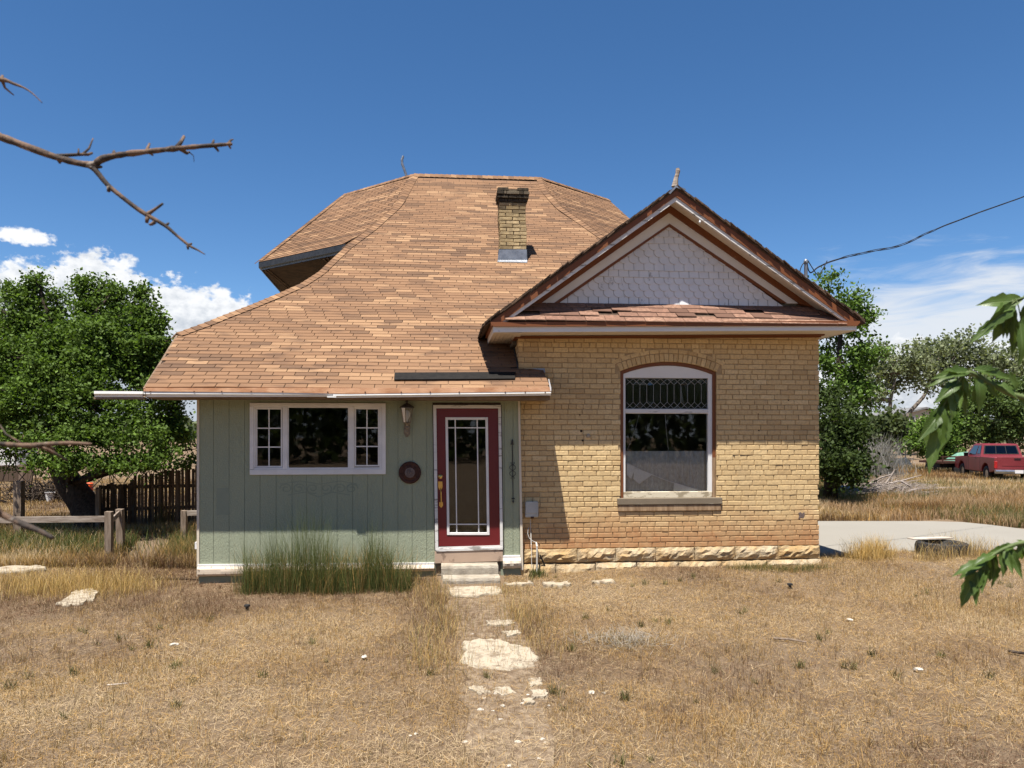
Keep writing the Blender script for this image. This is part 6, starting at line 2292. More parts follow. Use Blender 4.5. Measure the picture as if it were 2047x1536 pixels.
boards(fa, fb, 0.96, 1.0, 9, 0.003)
boards(fb + Vector((0.06, 0, 0)), fc_, 1.14, 1.40, 24, 0.005)
for t, h in ((0.0, 1.05), (1.0, 1.5)):
    p = fb.lerp(fc_, t)
    mb = MB()
    mb.box(p.x - 0.045, p.x + 0.045, p.y + 0.055, p.y + 0.145, -0.3, h)
    mb.build('post', MAT['greypost'], fen)
for h in (0.35, 0.85):
    mb = MB()
    for a, b in ((fa, fb), (fb, fc_)):
        q = Vector((0, 0.037, h))
        dv = (b - a)
        mb.prism([a + q, b + q, b + q + Vector((0, 0, .08)), a + q + Vector((0, 0, .08))], (0, 0.03, 0))
    mb.build('rail', MAT['greypost'], fen)
# low rail fence
rf = thing('rail_fence', 'low grey rail fence with square posts in front of the tree', 'fence', on_ground(216, 1115))
def post(u, vb, vt_, wpx_, par, lean=0.0):
    p = on_ground(u, vb)
    d = EYE * F / (vb - HZ)
    h = (vb - vt_) * d / F
    w_ = wpx_ * d / F / 2
    mb = MB()
    mb.mesh([(p[0] - w_, p[1] - w_, -0.3), (p[0] + w_, p[1] - w_, -0.3), (p[0] + w_, p[1] + w_, -0.3), (p[0] - w_, p[1] + w_, -0.3)] +
            [(p[0] - w_ + lean, p[1] - w_, h), (p[0] + w_ + lean, p[1] - w_, h - 0.006), (p[0] + w_ + lean, p[1] + w_, h), (p[0] - w_ + lean, p[1] + w_, h + 0.004)],
            [(0, 3, 2, 1), (4, 5, 6, 7), (0, 1, 5, 4), (1, 2, 6, 5), (2, 3, 7, 6), (3, 0, 4, 7)])
    mb.build('post', MAT['greypost'], par)
    return p
p1 = post(218, 1117, 1023, 12.5, rf)
p2 = post(243, 1100, 1018, 12.5, rf, -0.03)
p3 = post(-70, 1117, 1023, 12.5, rf)
mb = MB()
zt = 0.72
mb.box(p3[0], p1[0] - 0.057, p1[1] - 0.02, p1[1] + 0.02, zt - 0.10, zt)
mb.build('rail', MAT['greywood'], rf)
mb = MB()
a, b = Vector((p1[0], p1[1] + 0.056, zt - 0.04)), Vector((p2[0] - 0.03, p2[1] - 0.06, zt + 0.0))
mb.prism([a, b, b + Vector((0, 0, -.09)), a + Vector((0, 0, -.09))], (0.03, 0, 0))
mb.build('rail', MAT['greywood'], rf)
rf2 = thing('rail_fence', 'short grey post and rail ending at the left wall of the house', 'fence', on_ground(367, 1080))
p4 = post(368, 1082, 1021, 10, rf2)
mb = MB()
mb.box(p4[0] + 0.054, XGL + 0.01, p4[1] - 0.02, p4[1] + 0.02, 0.50, 0.60)
mb.build('rail', MAT['greywood'], rf2)
# wire fence with a stout post
wfz = thing('wire_fence', 'rusty wire mesh fence on a dark post at the left edge', 'fence', on_ground(38, 1072))
post(38, 1074, 962, 15, wfz)
pw = on_ground(200, 1068)
pw0 = on_ground(-120, 1068)
mb = MB()
for k in range(7):
    z = 0.06 + k * 0.14
    mb.tube([(pw0[0], pw0[1] + .1, z), (pw[0], pw[1] + .1, z)], 0.0022, 3, False)
nW = 44
for k in range(nW + 1):
    x = pw0[0] + (pw[0] - pw0[0]) * k / nW
    mb.tube([(x, pw[1] + .1, -0.02), (x, pw[1] + .1, 0.92)], 0.002, 3, False)
mb.build('wire_mesh', MAT['rust'], wfz, fix=False)
post(196, 1068, 975, 7, wfz)
# far things under the tree
sh_ = thing('scrap_heap', 'dark heap of scrap wire and branches beyond the wire fence', 'heap', on_ground(95, 1003))
rs = np.random.RandomState(61)
mb = MB()
cc = Vector(on_ground(95, 1001))
for k in range(240):
    a_ = rs.uniform(0, 6.28)
    p = cc + Vector((rs.normal(0, .5), rs.normal(0, .4), 0.0))
    q = p + Vector((math.cos(a_) * rs.uniform(.1, .6), math.sin(a_) * .4, rs.uniform(0.1, 0.65)))
    r_ = q + Vector((rs.normal(0, .3), rs.normal(0, .2), -rs.uniform(0, .3)))
    r_.z = max(r_.z, 0.01)
    mb.tube([p, q, r_], 0.012, 3, False)
mb.build('scrap', MAT['bark'], sh_, fix=False)
bk_ = MB()
c = Vector(on_ground(100, 1004))
bk_.lathe(tuple(c), [(0.10, 0.0), (0.135, 0.28), (0.15, 0.30), (0.12, 0.30), (0.09, 0.04)], 14)
tag(bk_.build('bucket', MAT['vinyl'], smooth=False), 'small white bucket standing by the dark scrap heap', 'bucket')
oc = Vector(on_ground(176, 996))
om = thing('garden_machine', 'small orange garden machine behind the leaning tree trunk', 'machine', tuple(oc))
MAT['orange'] = simple('orange_plastic', (0.62, 0.075, 0.012), (0.70, 0.10, 0.02), 6, 0.5)
mb = MB()
mb.box(oc.x - 0.18, oc.x + 0.12, oc.y - 0.15, oc.y + 0.15, 0.16, 0.36)
mb.build('engine_cover', MAT['orange'], om, bevel=0.04)
mb = MB()
mb.box(oc.x - 0.05, oc.x + 0.13, oc.y - 0.1, oc.y + 0.1, 0.362, 0.50)
mb.build('tank', MAT['orange'], om, bevel=0.03)
for s in (-1, 1):
    mb = MB()
    mb.lathe((oc.x, oc.y + s * 0.17 - 0.02, 0.13), [(0.05, 0.0), (0.13, 0.002), (0.13, 0.04), (0.05, 0.042)], 14, 'Y')
    mb.build('wheel', MAT['iron'], om)
mb = MB()
mb.tube([(oc.x + 0.1, oc.y, 0.3), (oc.x + 0.5, oc.y, 0.72), (oc.x + 0.62, oc.y, 0.74)], 0.015, 6)
mb.build('handle', MAT['iron'], om)
ff = thing('plank_fence', 'reddish brown plank fence far behind at the left edge', 'fence', on_ground(20, 968))
a, b = Vector(on_ground(-90, 966)), Vector(on_ground(66, 966))
mbs = MB()
mbs.box(0, 0.19, 0, 0.03, -0.05, 0.75)
pd = mbs.data('plank', MAT['fenceboard'])
nP = int((b - a).length / 0.2)
for i in range(nP):
    p = a + (b - a) * (i / nP)
    t_ = rsf.random()
    inst('plank', pd, (p.x, p.y, rsf.uniform(-.03, .03)), ff, (0, 0, math.atan2((b - a).y, (b - a).x)), color=(t_, t_, t_, 1))
tl = thing('trailer', 'white trailer partly hidden by the tree at the far left', 'trailer', on_ground(0, 952))
tp_ = Vector(on_ground(-10, 952))
mb = MB()
mb.box(tp_.x - 2.0, tp_.x + 1.1, tp_.y, tp_.y + 1.8, 0.45, 1.55)
mb.build('body', MAT['vinyl'], tl, bevel=0.08)
for dx in (-0.7, 0.2):
    mb = MB()
    mb.lathe((tp_.x + dx, tp_.y + 0.02, 0.3), [(0.12, 0.0), (0.3, 0.01), (0.3, 0.18), (0.12, 0.19)], 16, 'Y')
    mb.build('wheel', MAT['iron'], tl)
mb = MB()
mb.box(tp_.x - 1.9, tp_.x + 1.0, tp_.y + 0.1, tp_.y + 1.7, 0.36, 0.452)
mb.build('chassis', MAT['iron'], tl)
# downspout end and a low white block by the left corner
ds_ = MB()
q = on_ground(390, 1128)
xw = XGL - 0.10
ds_.tube([(xw, YG + 0.45, 0.45), (xw, YG + 0.42, 0.30), (xw, YG + 0.38, 0.04)], 0.035, 8)
ds_.box(xw - 0.09, xw + 0.07, YG + 0.42, YG + 0.58, 0.40, 0.50)
tag(ds_.build('downspout', MAT['vinyl']), 'short white downspout elbow beside the green left corner', 'pipe')
pp = MB()
a, b = Vector(gpt(338, 1134, 0.02)), Vector(gpt(398, 1133, 0.03))
pp.tube([a, b + Vector((0.02, 0, 0))], 0.03, 8)
tag(pp.build('drain_pipe', MAT['iron']), 'black drain pipe lying at the left foot of the green wall', 'pipe')

# ------------------------------------------------------------------ yard things on the right
bp = thing('brush_heap', 'grey heap of cut branches right of the dark shrub', 'heap', on_ground(1760, 985))
rs = np.random.RandomState(71)
mb = MB()
for k in range(420):
    u_, v_ = rs.uniform(1660, 1850), rs.uniform(978, 1000)
    c = Vector(on_ground(u_, v_))
    env = max(0.15, 1.0 - abs(u_ - 1740) / 120)
    p = c + Vector((0, 0, rs.uniform(0, 0.15)))
    a_ = rs.normal(0.15, 0.5)
    L_ = rs.uniform(0.5, 1.6)
    q = p + Vector((math.cos(a_) * L_ * 0.5, rs.normal(0, .25), rs.uniform(0.05, 0.55) * env))
    r_ = q + Vector((math.cos(a_) * L_ * 0.5 + rs.normal(0, .15), rs.normal(0, .25), rs.uniform(-0.35, 0.28) * env))
    r_.z = max(r_.z, 0.02)
    w_ = rs.choice([0.006, 0.009, 0.016], p=[.55, .35, .1])
    mb.tube([p, q, r_], [w_, w_ * 0.8, w_ * 0.4], 4, False)
for P in ([(1735, 985), (1770, 968), (1800, 962), (1842, 950)], [(1800, 962), (1818, 972), (1828, 985), (1822, 992)], [(1738, 968), (1760, 955), (1785, 948)], [(1700, 990), (1720, 985), (1740, 965)], [(1770, 968), (1782, 950), (1790, 938)]):
    mb.tube([at(u, v, 25.2) for u, v in P], [0.045, 0.035, 0.022, 0.012][:len(P)], 5)
mb.build('branches', MAT['twig'], bp, fix=False)
lg = MB()
a, b = Vector(gpt(1680, 999, 0.07)), Vector(gpt(1752, 990, 0.07))
lg.tube([a, a.lerp(b, .5) + Vector((0, 0, .02)), b], [0.06, 0.075, 0.05], 8)
tag(lg.build('log', MAT['pale_log']), 'pale peeled log lying in front of the brush heap', 'log')
cv_ = thing('corrugated_culvert', 'bent piece of grey corrugated metal pipe in the brush heap', 'pipe', on_ground(1692, 992))
c = Vector(on_ground(1692, 992))
mb = MB()
nL, nR = 18, 14
G = []
for i in range(nL + 1):
    r_ = 0.30 + 0.016 * math.sin(i * math.pi / 1.5)
    row = []
    for k in range(nR + 1):
        a_ = math.pi * (k / nR)
        row.append((c.x - 0.28 + 0.62 * i / nL, c.y + r_ * math.cos(a_), max(0.0, r_ * math.sin(a_) * 1.1 + 0.02 - 0.002 * i)))
    G.append(row)
for i in range(nL):
    for k in range(nR):
        mb.poly([G[i][k], G[i + 1][k], G[i + 1][k + 1], G[i][k + 1]])
mb.build('shell', MAT['zinc'], cv_, smooth=True)
jk = thing('junk_pile', 'dark pile of old boards and tarp in the far dry grass', 'heap', on_ground(1795, 938))
c = Vector(on_ground(1795, 938))
mb = MB()
for k in range(9):
    a_ = rs.uniform(-0.5, 0.5)
    L_ = rs.uniform(0.9, 2.0)
    x0 = c.x + rs.uniform(-1.0, 0.5)
    z0 = 0.03 + k * 0.05
    mb.prism([(x0 - L_ / 2, c.y + rs.normal(0, .2), z0), (x0 + L_ / 2, c.y + rs.normal(0, .2), z0 + a_ * 0.2 + .12), (x0 + L_ / 2, c.y + .2, z0 + .05 + a_ * 0.2 + .12), (x0 - L_ / 2, c.y + .2, z0 + .05)], (0, 0.25, 0))
mb.build('boards', MAT['bark'], jk)
mb = MB()
mb.mesh([(c.x - 0.9, c.y - .6, 0), (c.x + 0.75, c.y - .6, 0), (c.x + 0.8, c.y + .6, 0), (c.x - 0.9, c.y + .6, 0), (c.x - .1, c.y, .55), (c.x + .5, c.y, .72), (c.x + .62, c.y, .3)],
        [(0, 1, 5, 4), (1, 2, 5), (2, 3, 4, 5), (3, 0, 4)])
mb.tube([(c.x + .5, c.y, .3), (c.x + .46, c.y, 1.25)], 0.03, 5)
mb.build('tarp', MAT['darkfascia'], jk)
# far picket fence and the far house
pf = thing('picket_fence', 'distant grey board fence below the cottonwoods', 'fence', on_ground(1745, 906))
a, b = Vector(on_ground(1680, 906)), Vector(on_ground(1806, 905))
mbs = MB()
mbs.box(0, 0.22, 0, 0.03, -0.05, 0.85)
pd = mbs.data('picket', MAT['greywood'])
nP = 24
for i in range(nP):
    p = a + (b - a) * (i / nP)
    inst('picket', pd, (p.x, p.y, rsf.uniform(-.04, .04)), pf, (0, 0, math.atan2((b - a).y, (b - a).x)), (1, 1, rsf.uniform(.9, 1.12)))
MAT['farwall'] = simple('cream_stucco', (0.42, 0.37, 0.27), (0.48, 0.42, 0.31), 1, 0.9)
MAT['farroof'] = simple('grey_far_roof', (0.12, 0.12, 0.12), (0.18, 0.175, 0.17), 2, 0.9)
dh = 100.0
hc = at(1850, 893, dh)
fh = thing('far_house', 'pale two-storey house far off between the trees', 'house', (hc[0], hc[1], 0))
hx0, hy0 = at(1797, 893, dh)[0], hc[1]
mb = MB()
mb.mesh([(hx0, hy0, 0), (hx0 + 7, hy0, 0), (hx0 + 7, hy0 + 8, 0), (hx0, hy0 + 8, 0), (hx0, hy0, 4.6), (hx0 + 7, hy0, 4.6), (hx0 + 7, hy0 + 8, 4.6), (hx0, hy0 + 8, 4.6), (hx0 + 3.5, hy0, 5.3), (hx0 + 3.5, hy0 + 8, 5.3)],
        [(0, 1, 5, 8, 4), (1, 2, 6, 5), (2, 3, 7, 9, 6), (3, 0, 4, 7)])
mb.build('wall', MAT['farwall'], fh)
mb = MB()
mb.prism([(hx0 - 0.4, hy0 - .3, 4.4), (hx0 + 3.5, hy0 - .3, 5.4), (hx0 + 7.4, hy0 - .3, 4.4), (hx0 + 7.4, hy0 - .3, 4.6), (hx0 + 3.5, hy0 - .3, 5.65), (hx0 - 0.4, hy0 - .3, 4.6)], (0, 8.6, 0))
mb.build('roof', MAT['farroof'], fh)
for (wx, wz) in ((0.7, 3.1), (1.45, 3.1), (0.9, 0.6), (2.6, 0.6), (3.6, 3.1)):
    mb = MB()
    mb.box(hx0 + wx, hx0 + wx + 0.62, hy0 - 0.05, hy0 + 0.02, wz, wz + 1.25)
    w_ = mb.build('window', MAT['vinyl'], fh)
    mb = MB()
    mb.box(hx0 + wx + 0.1, hx0 + wx + 0.52, hy0 - 0.09, hy0 - 0.04, wz + 0.1, wz + 1.15)
    mb.build('pane', MAT['darkfascia'], w_)
# old tyre lying in the weeds at the edge of the drive
MAT['rubber'] = simple('weathered_rubber', (0.010, 0.010, 0.010), (0.028, 0.027, 0.026), 25, 0.7, 0.3)
ty = thing('old_tyre', 'black tyre lying flat in dry weeds at the edge of the drive', 'tyre', on_ground(1883, 1122))
c = gpt(1883, 1119)
mb = MB()
prof = [(0.24, 0.02), (0.22, 0.05), (0.22, 0.13), (0.25, 0.20), (0.33, 0.225), (0.385, 0.205), (0.405, 0.15), (0.405, 0.07), (0.385, 0.01), (0.30, 0.0), (0.24, 0.02)]
nS = 40
vs, fs = [], []
for k in range(nS):
    a_ = 2 * math.pi * k / nS
    for (r_, h) in prof[:-1]:
        lug = 0.012 if (k % 2 and r_ > 0.4) else 0.0
        vs.append((c[0] + (r_ - lug) * math.cos(a_), c[1] + (r_ - lug) * math.sin(a_), c[2] + h))
m_ = len(prof) - 1
for k in range(nS):
    for j in range(m_):
        fs.append((k * m_ + j, k * m_ + (j + 1) % m_, ((k + 1) % nS) * m_ + (j + 1) % m_, ((k + 1) % nS) * m_ + j))
mb.mesh(vs, fs)
mb.build('tread', MAT['rubber'], ty)
mb = MB()
mb.lathe(c, [(0.235, 0.03), (0.235, 0.12), (0.1, 0.14)], 20)
mb.build('soil_fill', MAT['ground'], ty)
brd = MB()
a = Vector((c[0] - 0.42, c[1] + 0.30, c[2] + 0.235))
brd.prism([a, a + Vector((0.75, 0.06, 0.0)), a + Vector((0.75, 0.06, 0.02)), a + Vector((0, 0, 0.02))], (0.02, -0.16, 0))
tag(brd.build('plank', MAT['pale_log']), 'pale weathered plank resting across the old tyre', 'plank')
# small debris in the lawn
def debris(name, uvs, r_, mat, label, cat):
    mb = MB()
    mb.tube([gpt(u, v, 0.03) for u, v in uvs], r_, 6)
    tag(mb.build(name, MAT[mat]), label, cat)
debris('stick', ((1546, 1285), (1580, 1288), (1612, 1291)), [0.014, 0.012, 0.008], 'greypost', 'dark grey stick lying in the right lawn', 'stick')
debris('stick', ((2015, 1306), (2060, 1312)), [0.014, 0.012], 'bark', 'dark stick in the grass at the right edge', 'stick')
debris('stick', ((214, 1378), (236, 1377), (254, 1374)), [0.006, 0.006, 0.004], 'pale_log', 'pale straw-coloured stick in the left lawn', 'stick')
for (u, v), lab in (((1579, 1184), 'small black sprinkler head in the right lawn'), ((494, 1220), 'small black sprinkler head in the left lawn near the green wall')):
    sp_ = MB()
    g = gpt(u, v)
    sp_.lathe((g[0], g[1], g[2] - 0.02), [(0.02, 0.0), (0.02, 0.06), (0.036, 0.065), (0.036, 0.085), (0.02, 0.09)], 10)
    tag(sp_.build('sprinkler_head', MAT['rubber']), lab, 'sprinkler')
# stones
stone_m = []
for s in range(4):
    bm = bmesh.new()
    bmesh.ops.create_icosphere(bm, subdivisions=2, radius=1.0)
    rr = random.Random(300 + s)
    for v in bm.verts:
        k = 1 + rr.uniform(-0.22, 0.22)
        v.co = Vector((v.co.x * k, v.co.y * k * 0.75, v.co.z * k * 0.45))
    me = bpy.data.meshes.new('stone')
    bm.to_mesh(me)
    bm.free()
    me.materials.append(MAT['pebble'])
    stone_m.append(me)
ST = [(1183, 1386, 9, 'largest white stone in the right lawn beside the path'), (1208, 1386, 4, 'small white stone just right of the largest stone in the right lawn')]
ST2 = [(960, 1422, 9), (985, 1424, 5), (1005, 1416, 7), (990, 1392, 6), (945, 1267, 5), (1000, 1440, 8), (930, 1480, 8), (1035, 1484, 9), (1085, 1480, 8), (1090, 1486, 5), (1018, 1530, 7), (1078, 1516, 7), (978, 1372, 6),
       (1055, 1395, 5), (968, 1400, 5), (1045, 1412, 6), (1097, 1412, 4), (832, 1466, 6), (820, 1470, 4)]
for i, (u, v, r_, lab) in enumerate(ST):
    g = gpt(u, v)
    k = r_ * EYE * F / (v - HZ) / F
    o = inst('stone', stone_m[i], (g[0], g[1], g[2] + k * 0.15), None, (0, 0, rnd.uniform(0, 6)), (k, k, k))
    tag(o, lab, 'stone')
for i, (u, v, r_) in enumerate(ST2):
    g = gpt(u, v)
    k = r_ * EYE * F / (v - HZ) / F * 0.8
    o = inst('stone', stone_m[i % 4], (g[0], g[1], g[2] + k * 0.15), None, (0, 0, rnd.uniform(0, 6)), (k, k, k))
    tag(o, 'white broken stone lying on the crumbled front path', 'stone', 'loose white stones on the front path')
for i, (u, v, lab) in enumerate(((1835, 1345, 'small white stone in the far right lawn'), (1698, 1247, 'white bone-like chip in the right lawn'), (348, 1297, 'white chip of stone in the left lawn'), (728, 1322, 'pale paper scrap like chip in the left lawn near the path'), (1210, 1385, ''))):
    if not lab:
        continue
    g = gpt(u, v)
    k = 0.03
    o = inst('stone', stone_m[(i + 1) % 4], (g[0], g[1], g[2] + 0.03), None, (0, 0, rnd.uniform(0, 6)), (k * 1.3, k, k))
    tag(o, lab, 'stone')

# ------------------------------------------------------------------ red pickup and the flat trailer beside it
MAT['truck'] = simple('faded_red_paint', (0.145, 0.016, 0.020), (0.18, 0.024, 0.028), 1.5, 0.38, 0.5, bs=0.0)
MAT['chrome'] = simple('dull_chrome', (0.42, 0.43, 0.45), (0.52, 0.53, 0.55), 8, 0.3, 0.5, 0.9, bs=0.0)
MAT['carglass'] = glassmat('dark_car_glass', (0.10, 0.11, 0.12), 1.6)
MAT['taillight'] = simple('tail_light_red', (0.30, 0.010, 0.012), (0.36, 0.015, 0.015), 10, 0.25, 0.5, bs=0.0)
MAT['seat'] = simple('car_seat', (0.05, 0.045, 0.045), (0.08, 0.07, 0.07), 4, 0.9)
MAT['blacktrim'] = simple('black_trim', (0.012, 0.012, 0.013), (0.022, 0.022, 0.023), 10, 0.6)
tk_d = 31.5
tk0 = at(1988, 960, tk_d)
truck = thing('pickup_truck', 'faded red pickup truck parked in the dry field, seen from behind', 'truck', (tk0[0], tk0[1], 0))
hdg = math.atan((1985 - 1023.5) / F) + YAW - R(20)
# local axes: a = forward, b = to the right; origin at the rear left corner on the ground
fa_ = Vector((math.sin(hdg), math.cos(hdg), 0))
fb_ = Vector((math.cos(hdg), -math.sin(hdg), 0))
T0 = Vector((tk0[0], tk0[1], 0))
def tw_(a, b, z):
    return T0 + fa_ * a + fb_ * b + Vector((0, 0, z))
def side_prism(mb, prof, b0, b1, in0=0.0):
    """side outline (a, z) carried across from b0 to b1"""
    n = len(prof)
    vs = [tw_(a, b0, z) for a, z in prof] + [tw_(a, b1, z) for a, z in prof]
    mb.mesh(vs, [tuple(range(n)), tuple(range(2 * n - 1, n - 1, -1))] + [(i, i + n, (i + 1) % n + n, (i + 1) % n) for i in range(n)])
TW = 1.72
def arc_cut(a0, r_, z0=0.42):
    return [(a0 + r_ * math.cos(math.pi - math.pi * k / 8), z0 + r_ * math.sin(math.pi * k / 8) * 0.95) for k in range(9)]
low = [(0.0, 0.52)] + arc_cut(1.0, 0.42) + [(1.5, 0.42), (3.35, 0.42)] + arc_cut(3.85, 0.42) + [(4.65, 0.45), (4.72, 0.60), (4.70, 0.92), (4.55, 1.00), (3.45, 1.06), (1.55, 1.08), (0.0, 1.08)]
mb = MB()
side_prism(mb, low, 0.0, TW)
body = mb.build('body', MAT['truck'], truck, bevel=0.02)
mb = MB()   # cab: roof tapering inwards
cabp = [(1.55, 1.07), (3.38, 1.05)]
def cab_pts(a, z, inset):
    return tw_(a, inset, z), tw_(a, TW - inset, z)
lv = [(1.58, 3.40, 1.07, 0.03), (1.692, 2.976, 1.40, 0.105), (1.76, 2.72, 1.60, 0.15), (1.86, 2.60, 1.645, 0.22)]
rows = []
for a0, a1, z, i_ in lv:
    rows.append([tw_(a0, i_, z), tw_(a1, i_, z), tw_(a1, TW - i_, z), tw_(a0, TW - i_, z)])
vs = [v for r_ in rows for v in r_]
fs = []
for j in range(3):
    for k in range(4):
        fs.append((j * 4 + k, j * 4 + (k + 1) % 4, (j + 1) * 4 + (k + 1) % 4, (j + 1) * 4 + k))
fs.append((12, 13, 14, 15))
mb.mesh(vs, fs)
cabo = mb.build('cab', MAT['truck'], truck)
def lerp3(p, q, t):
    return p + (q - p) * t
def pane_on(r0, r1, i0, i1, s0, s1, t0, t1, out, name, mat, par):
    """a pane lying on one face of the cab between two levels"""
    A, B, D, E = rows[r0][i0], rows[r0][i1], rows[r1][i0], rows[r1][i1]
    f = lambda s, t: lerp3(lerp3(A, B, s), lerp3(D, E, s), t)
    P = [f(s0, t0), f(s1, t0), f(s1, t1), f(s0, t1)]
    n_ = (P[1] - P[0]).cross(P[3] - P[0]).normalized()
    cc_ = (rows[0][0] + rows[0][2]) / 2
    if (P[0] - cc_).dot(n_) < 0:
        n_ = -n_
    mb_ = MB()
    mb_.prism([p + n_ * out for p in P], -n_ * 0.02)
    return mb_.build(name, MAT[mat], par)
w1 = pane_on(0, 2, 0, 3, 0.06, 0.94, 0.22, 0.93, 0.012, 'rear_window', 'blacktrim', cabo)
pane_on(0, 2, 0, 3, 0.09, 0.36, 0.28, 0.88, 0.022, 'pane', 'carglass', w1)
pane_on(0, 2, 0, 3, 0.38, 0.62, 0.28, 0.88, 0.022, 'pane', 'carglass', w1)
pane_on(0, 2, 0, 3, 0.64, 0.91, 0.28, 0.88, 0.022, 'pane', 'carglass', w1)
pane_on(0, 2, 0, 1, 0.04, 0.28, 0.26, 0.90, 0.012, 'side_window', 'carglass', cabo)
pane_on(0, 2, 0, 1, 0.34, 0.84, 0.18, 0.90, 0.012, 'side_window', 'carglass', cabo)
mb = MB()   # bed rails and tailgate
side_prism(mb, [(-0.012, 0.60), (0.03, 0.60), (0.03, 1.10), (-0.012, 1.10)], 0.10, TW - 0.10)
tg = mb.build('tailgate', MAT['truck'], truck, bevel=0.01)
mb = MB()
side_prism(mb, [(-0.022, 0.72), (-0.012, 0.72), (-0.012, 0.98), (-0.022, 0.98)], 0.28, TW - 0.28)
mb.build('tailgate_panel', MAT['truck'], tg)
mb = MB()
side_prism(mb, [(-0.045, 1.01), (-0.022, 1.01), (-0.022, 1.05), (-0.045, 1.05)], TW / 2 - 0.12, TW / 2 + 0.12)
mb.build('tailgate_handle', MAT['blacktrim'], tg)
for b0, b1 in ((0.0, 0.10), (TW - 0.10, TW)):
    mb = MB()
    side_prism(mb, [(-0.014, 0.62), (0.06, 0.62), (0.06, 0.92), (-0.014, 0.92)], b0 - 0.008, b1 + 0.008)
    mb.build('tail_light', MAT['taillight'], truck, bevel=0.008)
mb = MB()
side_prism(mb, [(-0.16, 0.40), (-0.01, 0.40), (-0.01, 0.55), (-0.16, 0.56), (-0.18, 0.50)], -0.01, TW + 0.01)
bmp = mb.build('rear_bumper', MAT['chrome'], truck, bevel=0.01)
mb = MB()
side_prism(mb, [(-0.19, 0.42), (-0.182, 0.42), (-0.182, 0.56), (-0.19, 0.56)], TW / 2 - 0.16, TW / 2 + 0.16)
mb.build('number_plate', MAT['vinyl'], bmp)
for a0 in (1.0, 3.85):
    for b0 in (0.02, TW - 0.24):
        mb = MB()
        n = 20
        vs, fs = [], []
        prf = [(0.18, 0.03), (0.30, 0.0), (0.345, 0.03), (0.345, 0.19), (0.30, 0.22), (0.18, 0.19)]
        for k in range(n):
            an = 2 * math.pi * k / n
            for r_, w_ in prf:
                vs.append(tw_(a0 + r_ * math.cos(an), b0 + w_, 0.345 + r_ * math.sin(an)))
        for k in range(n):
            for j in range(5):
                fs.append((k * 6 + j, k * 6 + j + 1, ((k + 1) % n) * 6 + j + 1, ((k + 1) % n) * 6 + j))
        mb.mesh(vs, fs)
        wh = mb.build('wheel', MAT['rubber'], truck, smooth=True)
        mb = MB()
        mb.mesh([tw_(a0 + 0.19 * math.cos(2 * math.pi * k / 14), b0 + q, 0.345 + 0.19 * math.sin(2 * math.pi * k / 14)) for q in (0.04, 0.18) for k in range(14)],
                [tuple(range(14)), tuple(range(27, 13, -1))])
        mb.build('rim', MAT['chrome'], wh)
mb = MB()
side_prism(mb, [(0.3, 0.36), (4.4, 0.36), (4.4, 0.60), (0.3, 0.60)], 0.28, TW - 0.28)
mb.build('chassis', MAT['blacktrim'], truck)
mb = MB()
side_prism(mb, [(3.0, 1.05), (3.06, 1.05), (3.10, 1.22), (2.94, 1.22)], -0.16, 0.0)
mb.build('side_mirror', MAT['blacktrim'], truck, bevel=0.015)
mb = MB()
side_prism(mb, [(2.0, 0.98), (2.12, 0.98), (2.12, 1.0), (2.0, 1.0)], -0.03, 0.0)
mb.build('door_handle', MAT['blacktrim'], truck)
mb = MB()
for (a_, b_, c_, d_) in ((1.585, 1.595, 0.45, 1.06), (2.93, 2.94, 0.45, 1.06)):
    side_prism(mb, [(a_, c_), (b_, c_), (b_, d_), (a_, d_)], -0.004, 0.004)
mb.build('door_seam', MAT['blacktrim'], truck)
for b0 in (0.25, 0.98):
    mb = MB()
    side_prism(mb, [(1.95, 0.9), (2.35, 0.9), (2.3, 1.0), (2.12, 1.02), (2.05, 1.34), (1.93, 1.34)], b0, b0 + 0.48)
    mb.build('seat', MAT['seat'], truck)
# flat trailer in front of it
ft = thing('flat_trailer', 'low rusty flatbed trailer standing in front of the red truck', 'trailer', on_ground(1900, 955))
c = Vector(on_ground(1902, 952))
mb = MB()
mb.box(c.x - 0.55, c.x + 2.6, c.y, c.y + 1.7, 0.62, 0.72)
mb.build('deck', MAT['rust'], ft)
mb = MB()
for z in (0.78, 0.92):
    mb.box(c.x - 0.55, c.x + 2.6, c.y, c.y + 0.04, z, z + 0.06)
for dx in (-0.5, 0.5, 1.5, 2.5):
    mb.box(c.x + dx, c.x + dx + 0.05, c.y - 0.045, c.y - 0.004, 0.6, 1.0)
mb.build('side_rail', MAT['rust'], ft)
for dx in (0.5, 1.2):
    mb = MB()
    mb.lathe((c.x + dx, c.y + 0.05, 0.33), [(0.14, 0.0), (0.33, 0.01), (0.33, 0.18), (0.14, 0.19)], 16, 'Y')
    mb.build('wheel', MAT['rubber'], ft)
mb = MB()
mb.box(c.x - 0.4, c.x + 2.4, c.y + 0.3, c.y + 1.4, 0.40, 0.62)
mb.build('frame', MAT['blacktrim'], ft)
MAT['greentarp'] = simple('green_tarp', (0.10, 0.22, 0.16), (0.16, 0.30, 0.22), 3, 0.6)
gtp = MB()
gtp.mesh([(c.x + 0.5, c.y + .3, .725), (c.x + 1.9, c.y + .3, .725), (c.x + 1.9, c.y + 1.3, .725), (c.x + 0.5, c.y + 1.3, .725), (c.x + .8, c.y + .7, 1.12), (c.x + 1.6, c.y + .8, 1.2)],
         [(0, 1, 5, 4), (1, 2, 5), (2, 3, 4, 5), (3, 0, 4)])
tag(gtp.build('tarp_bundle', MAT['greentarp']), 'green tarp bundle lying on the flatbed trailer', 'tarp')

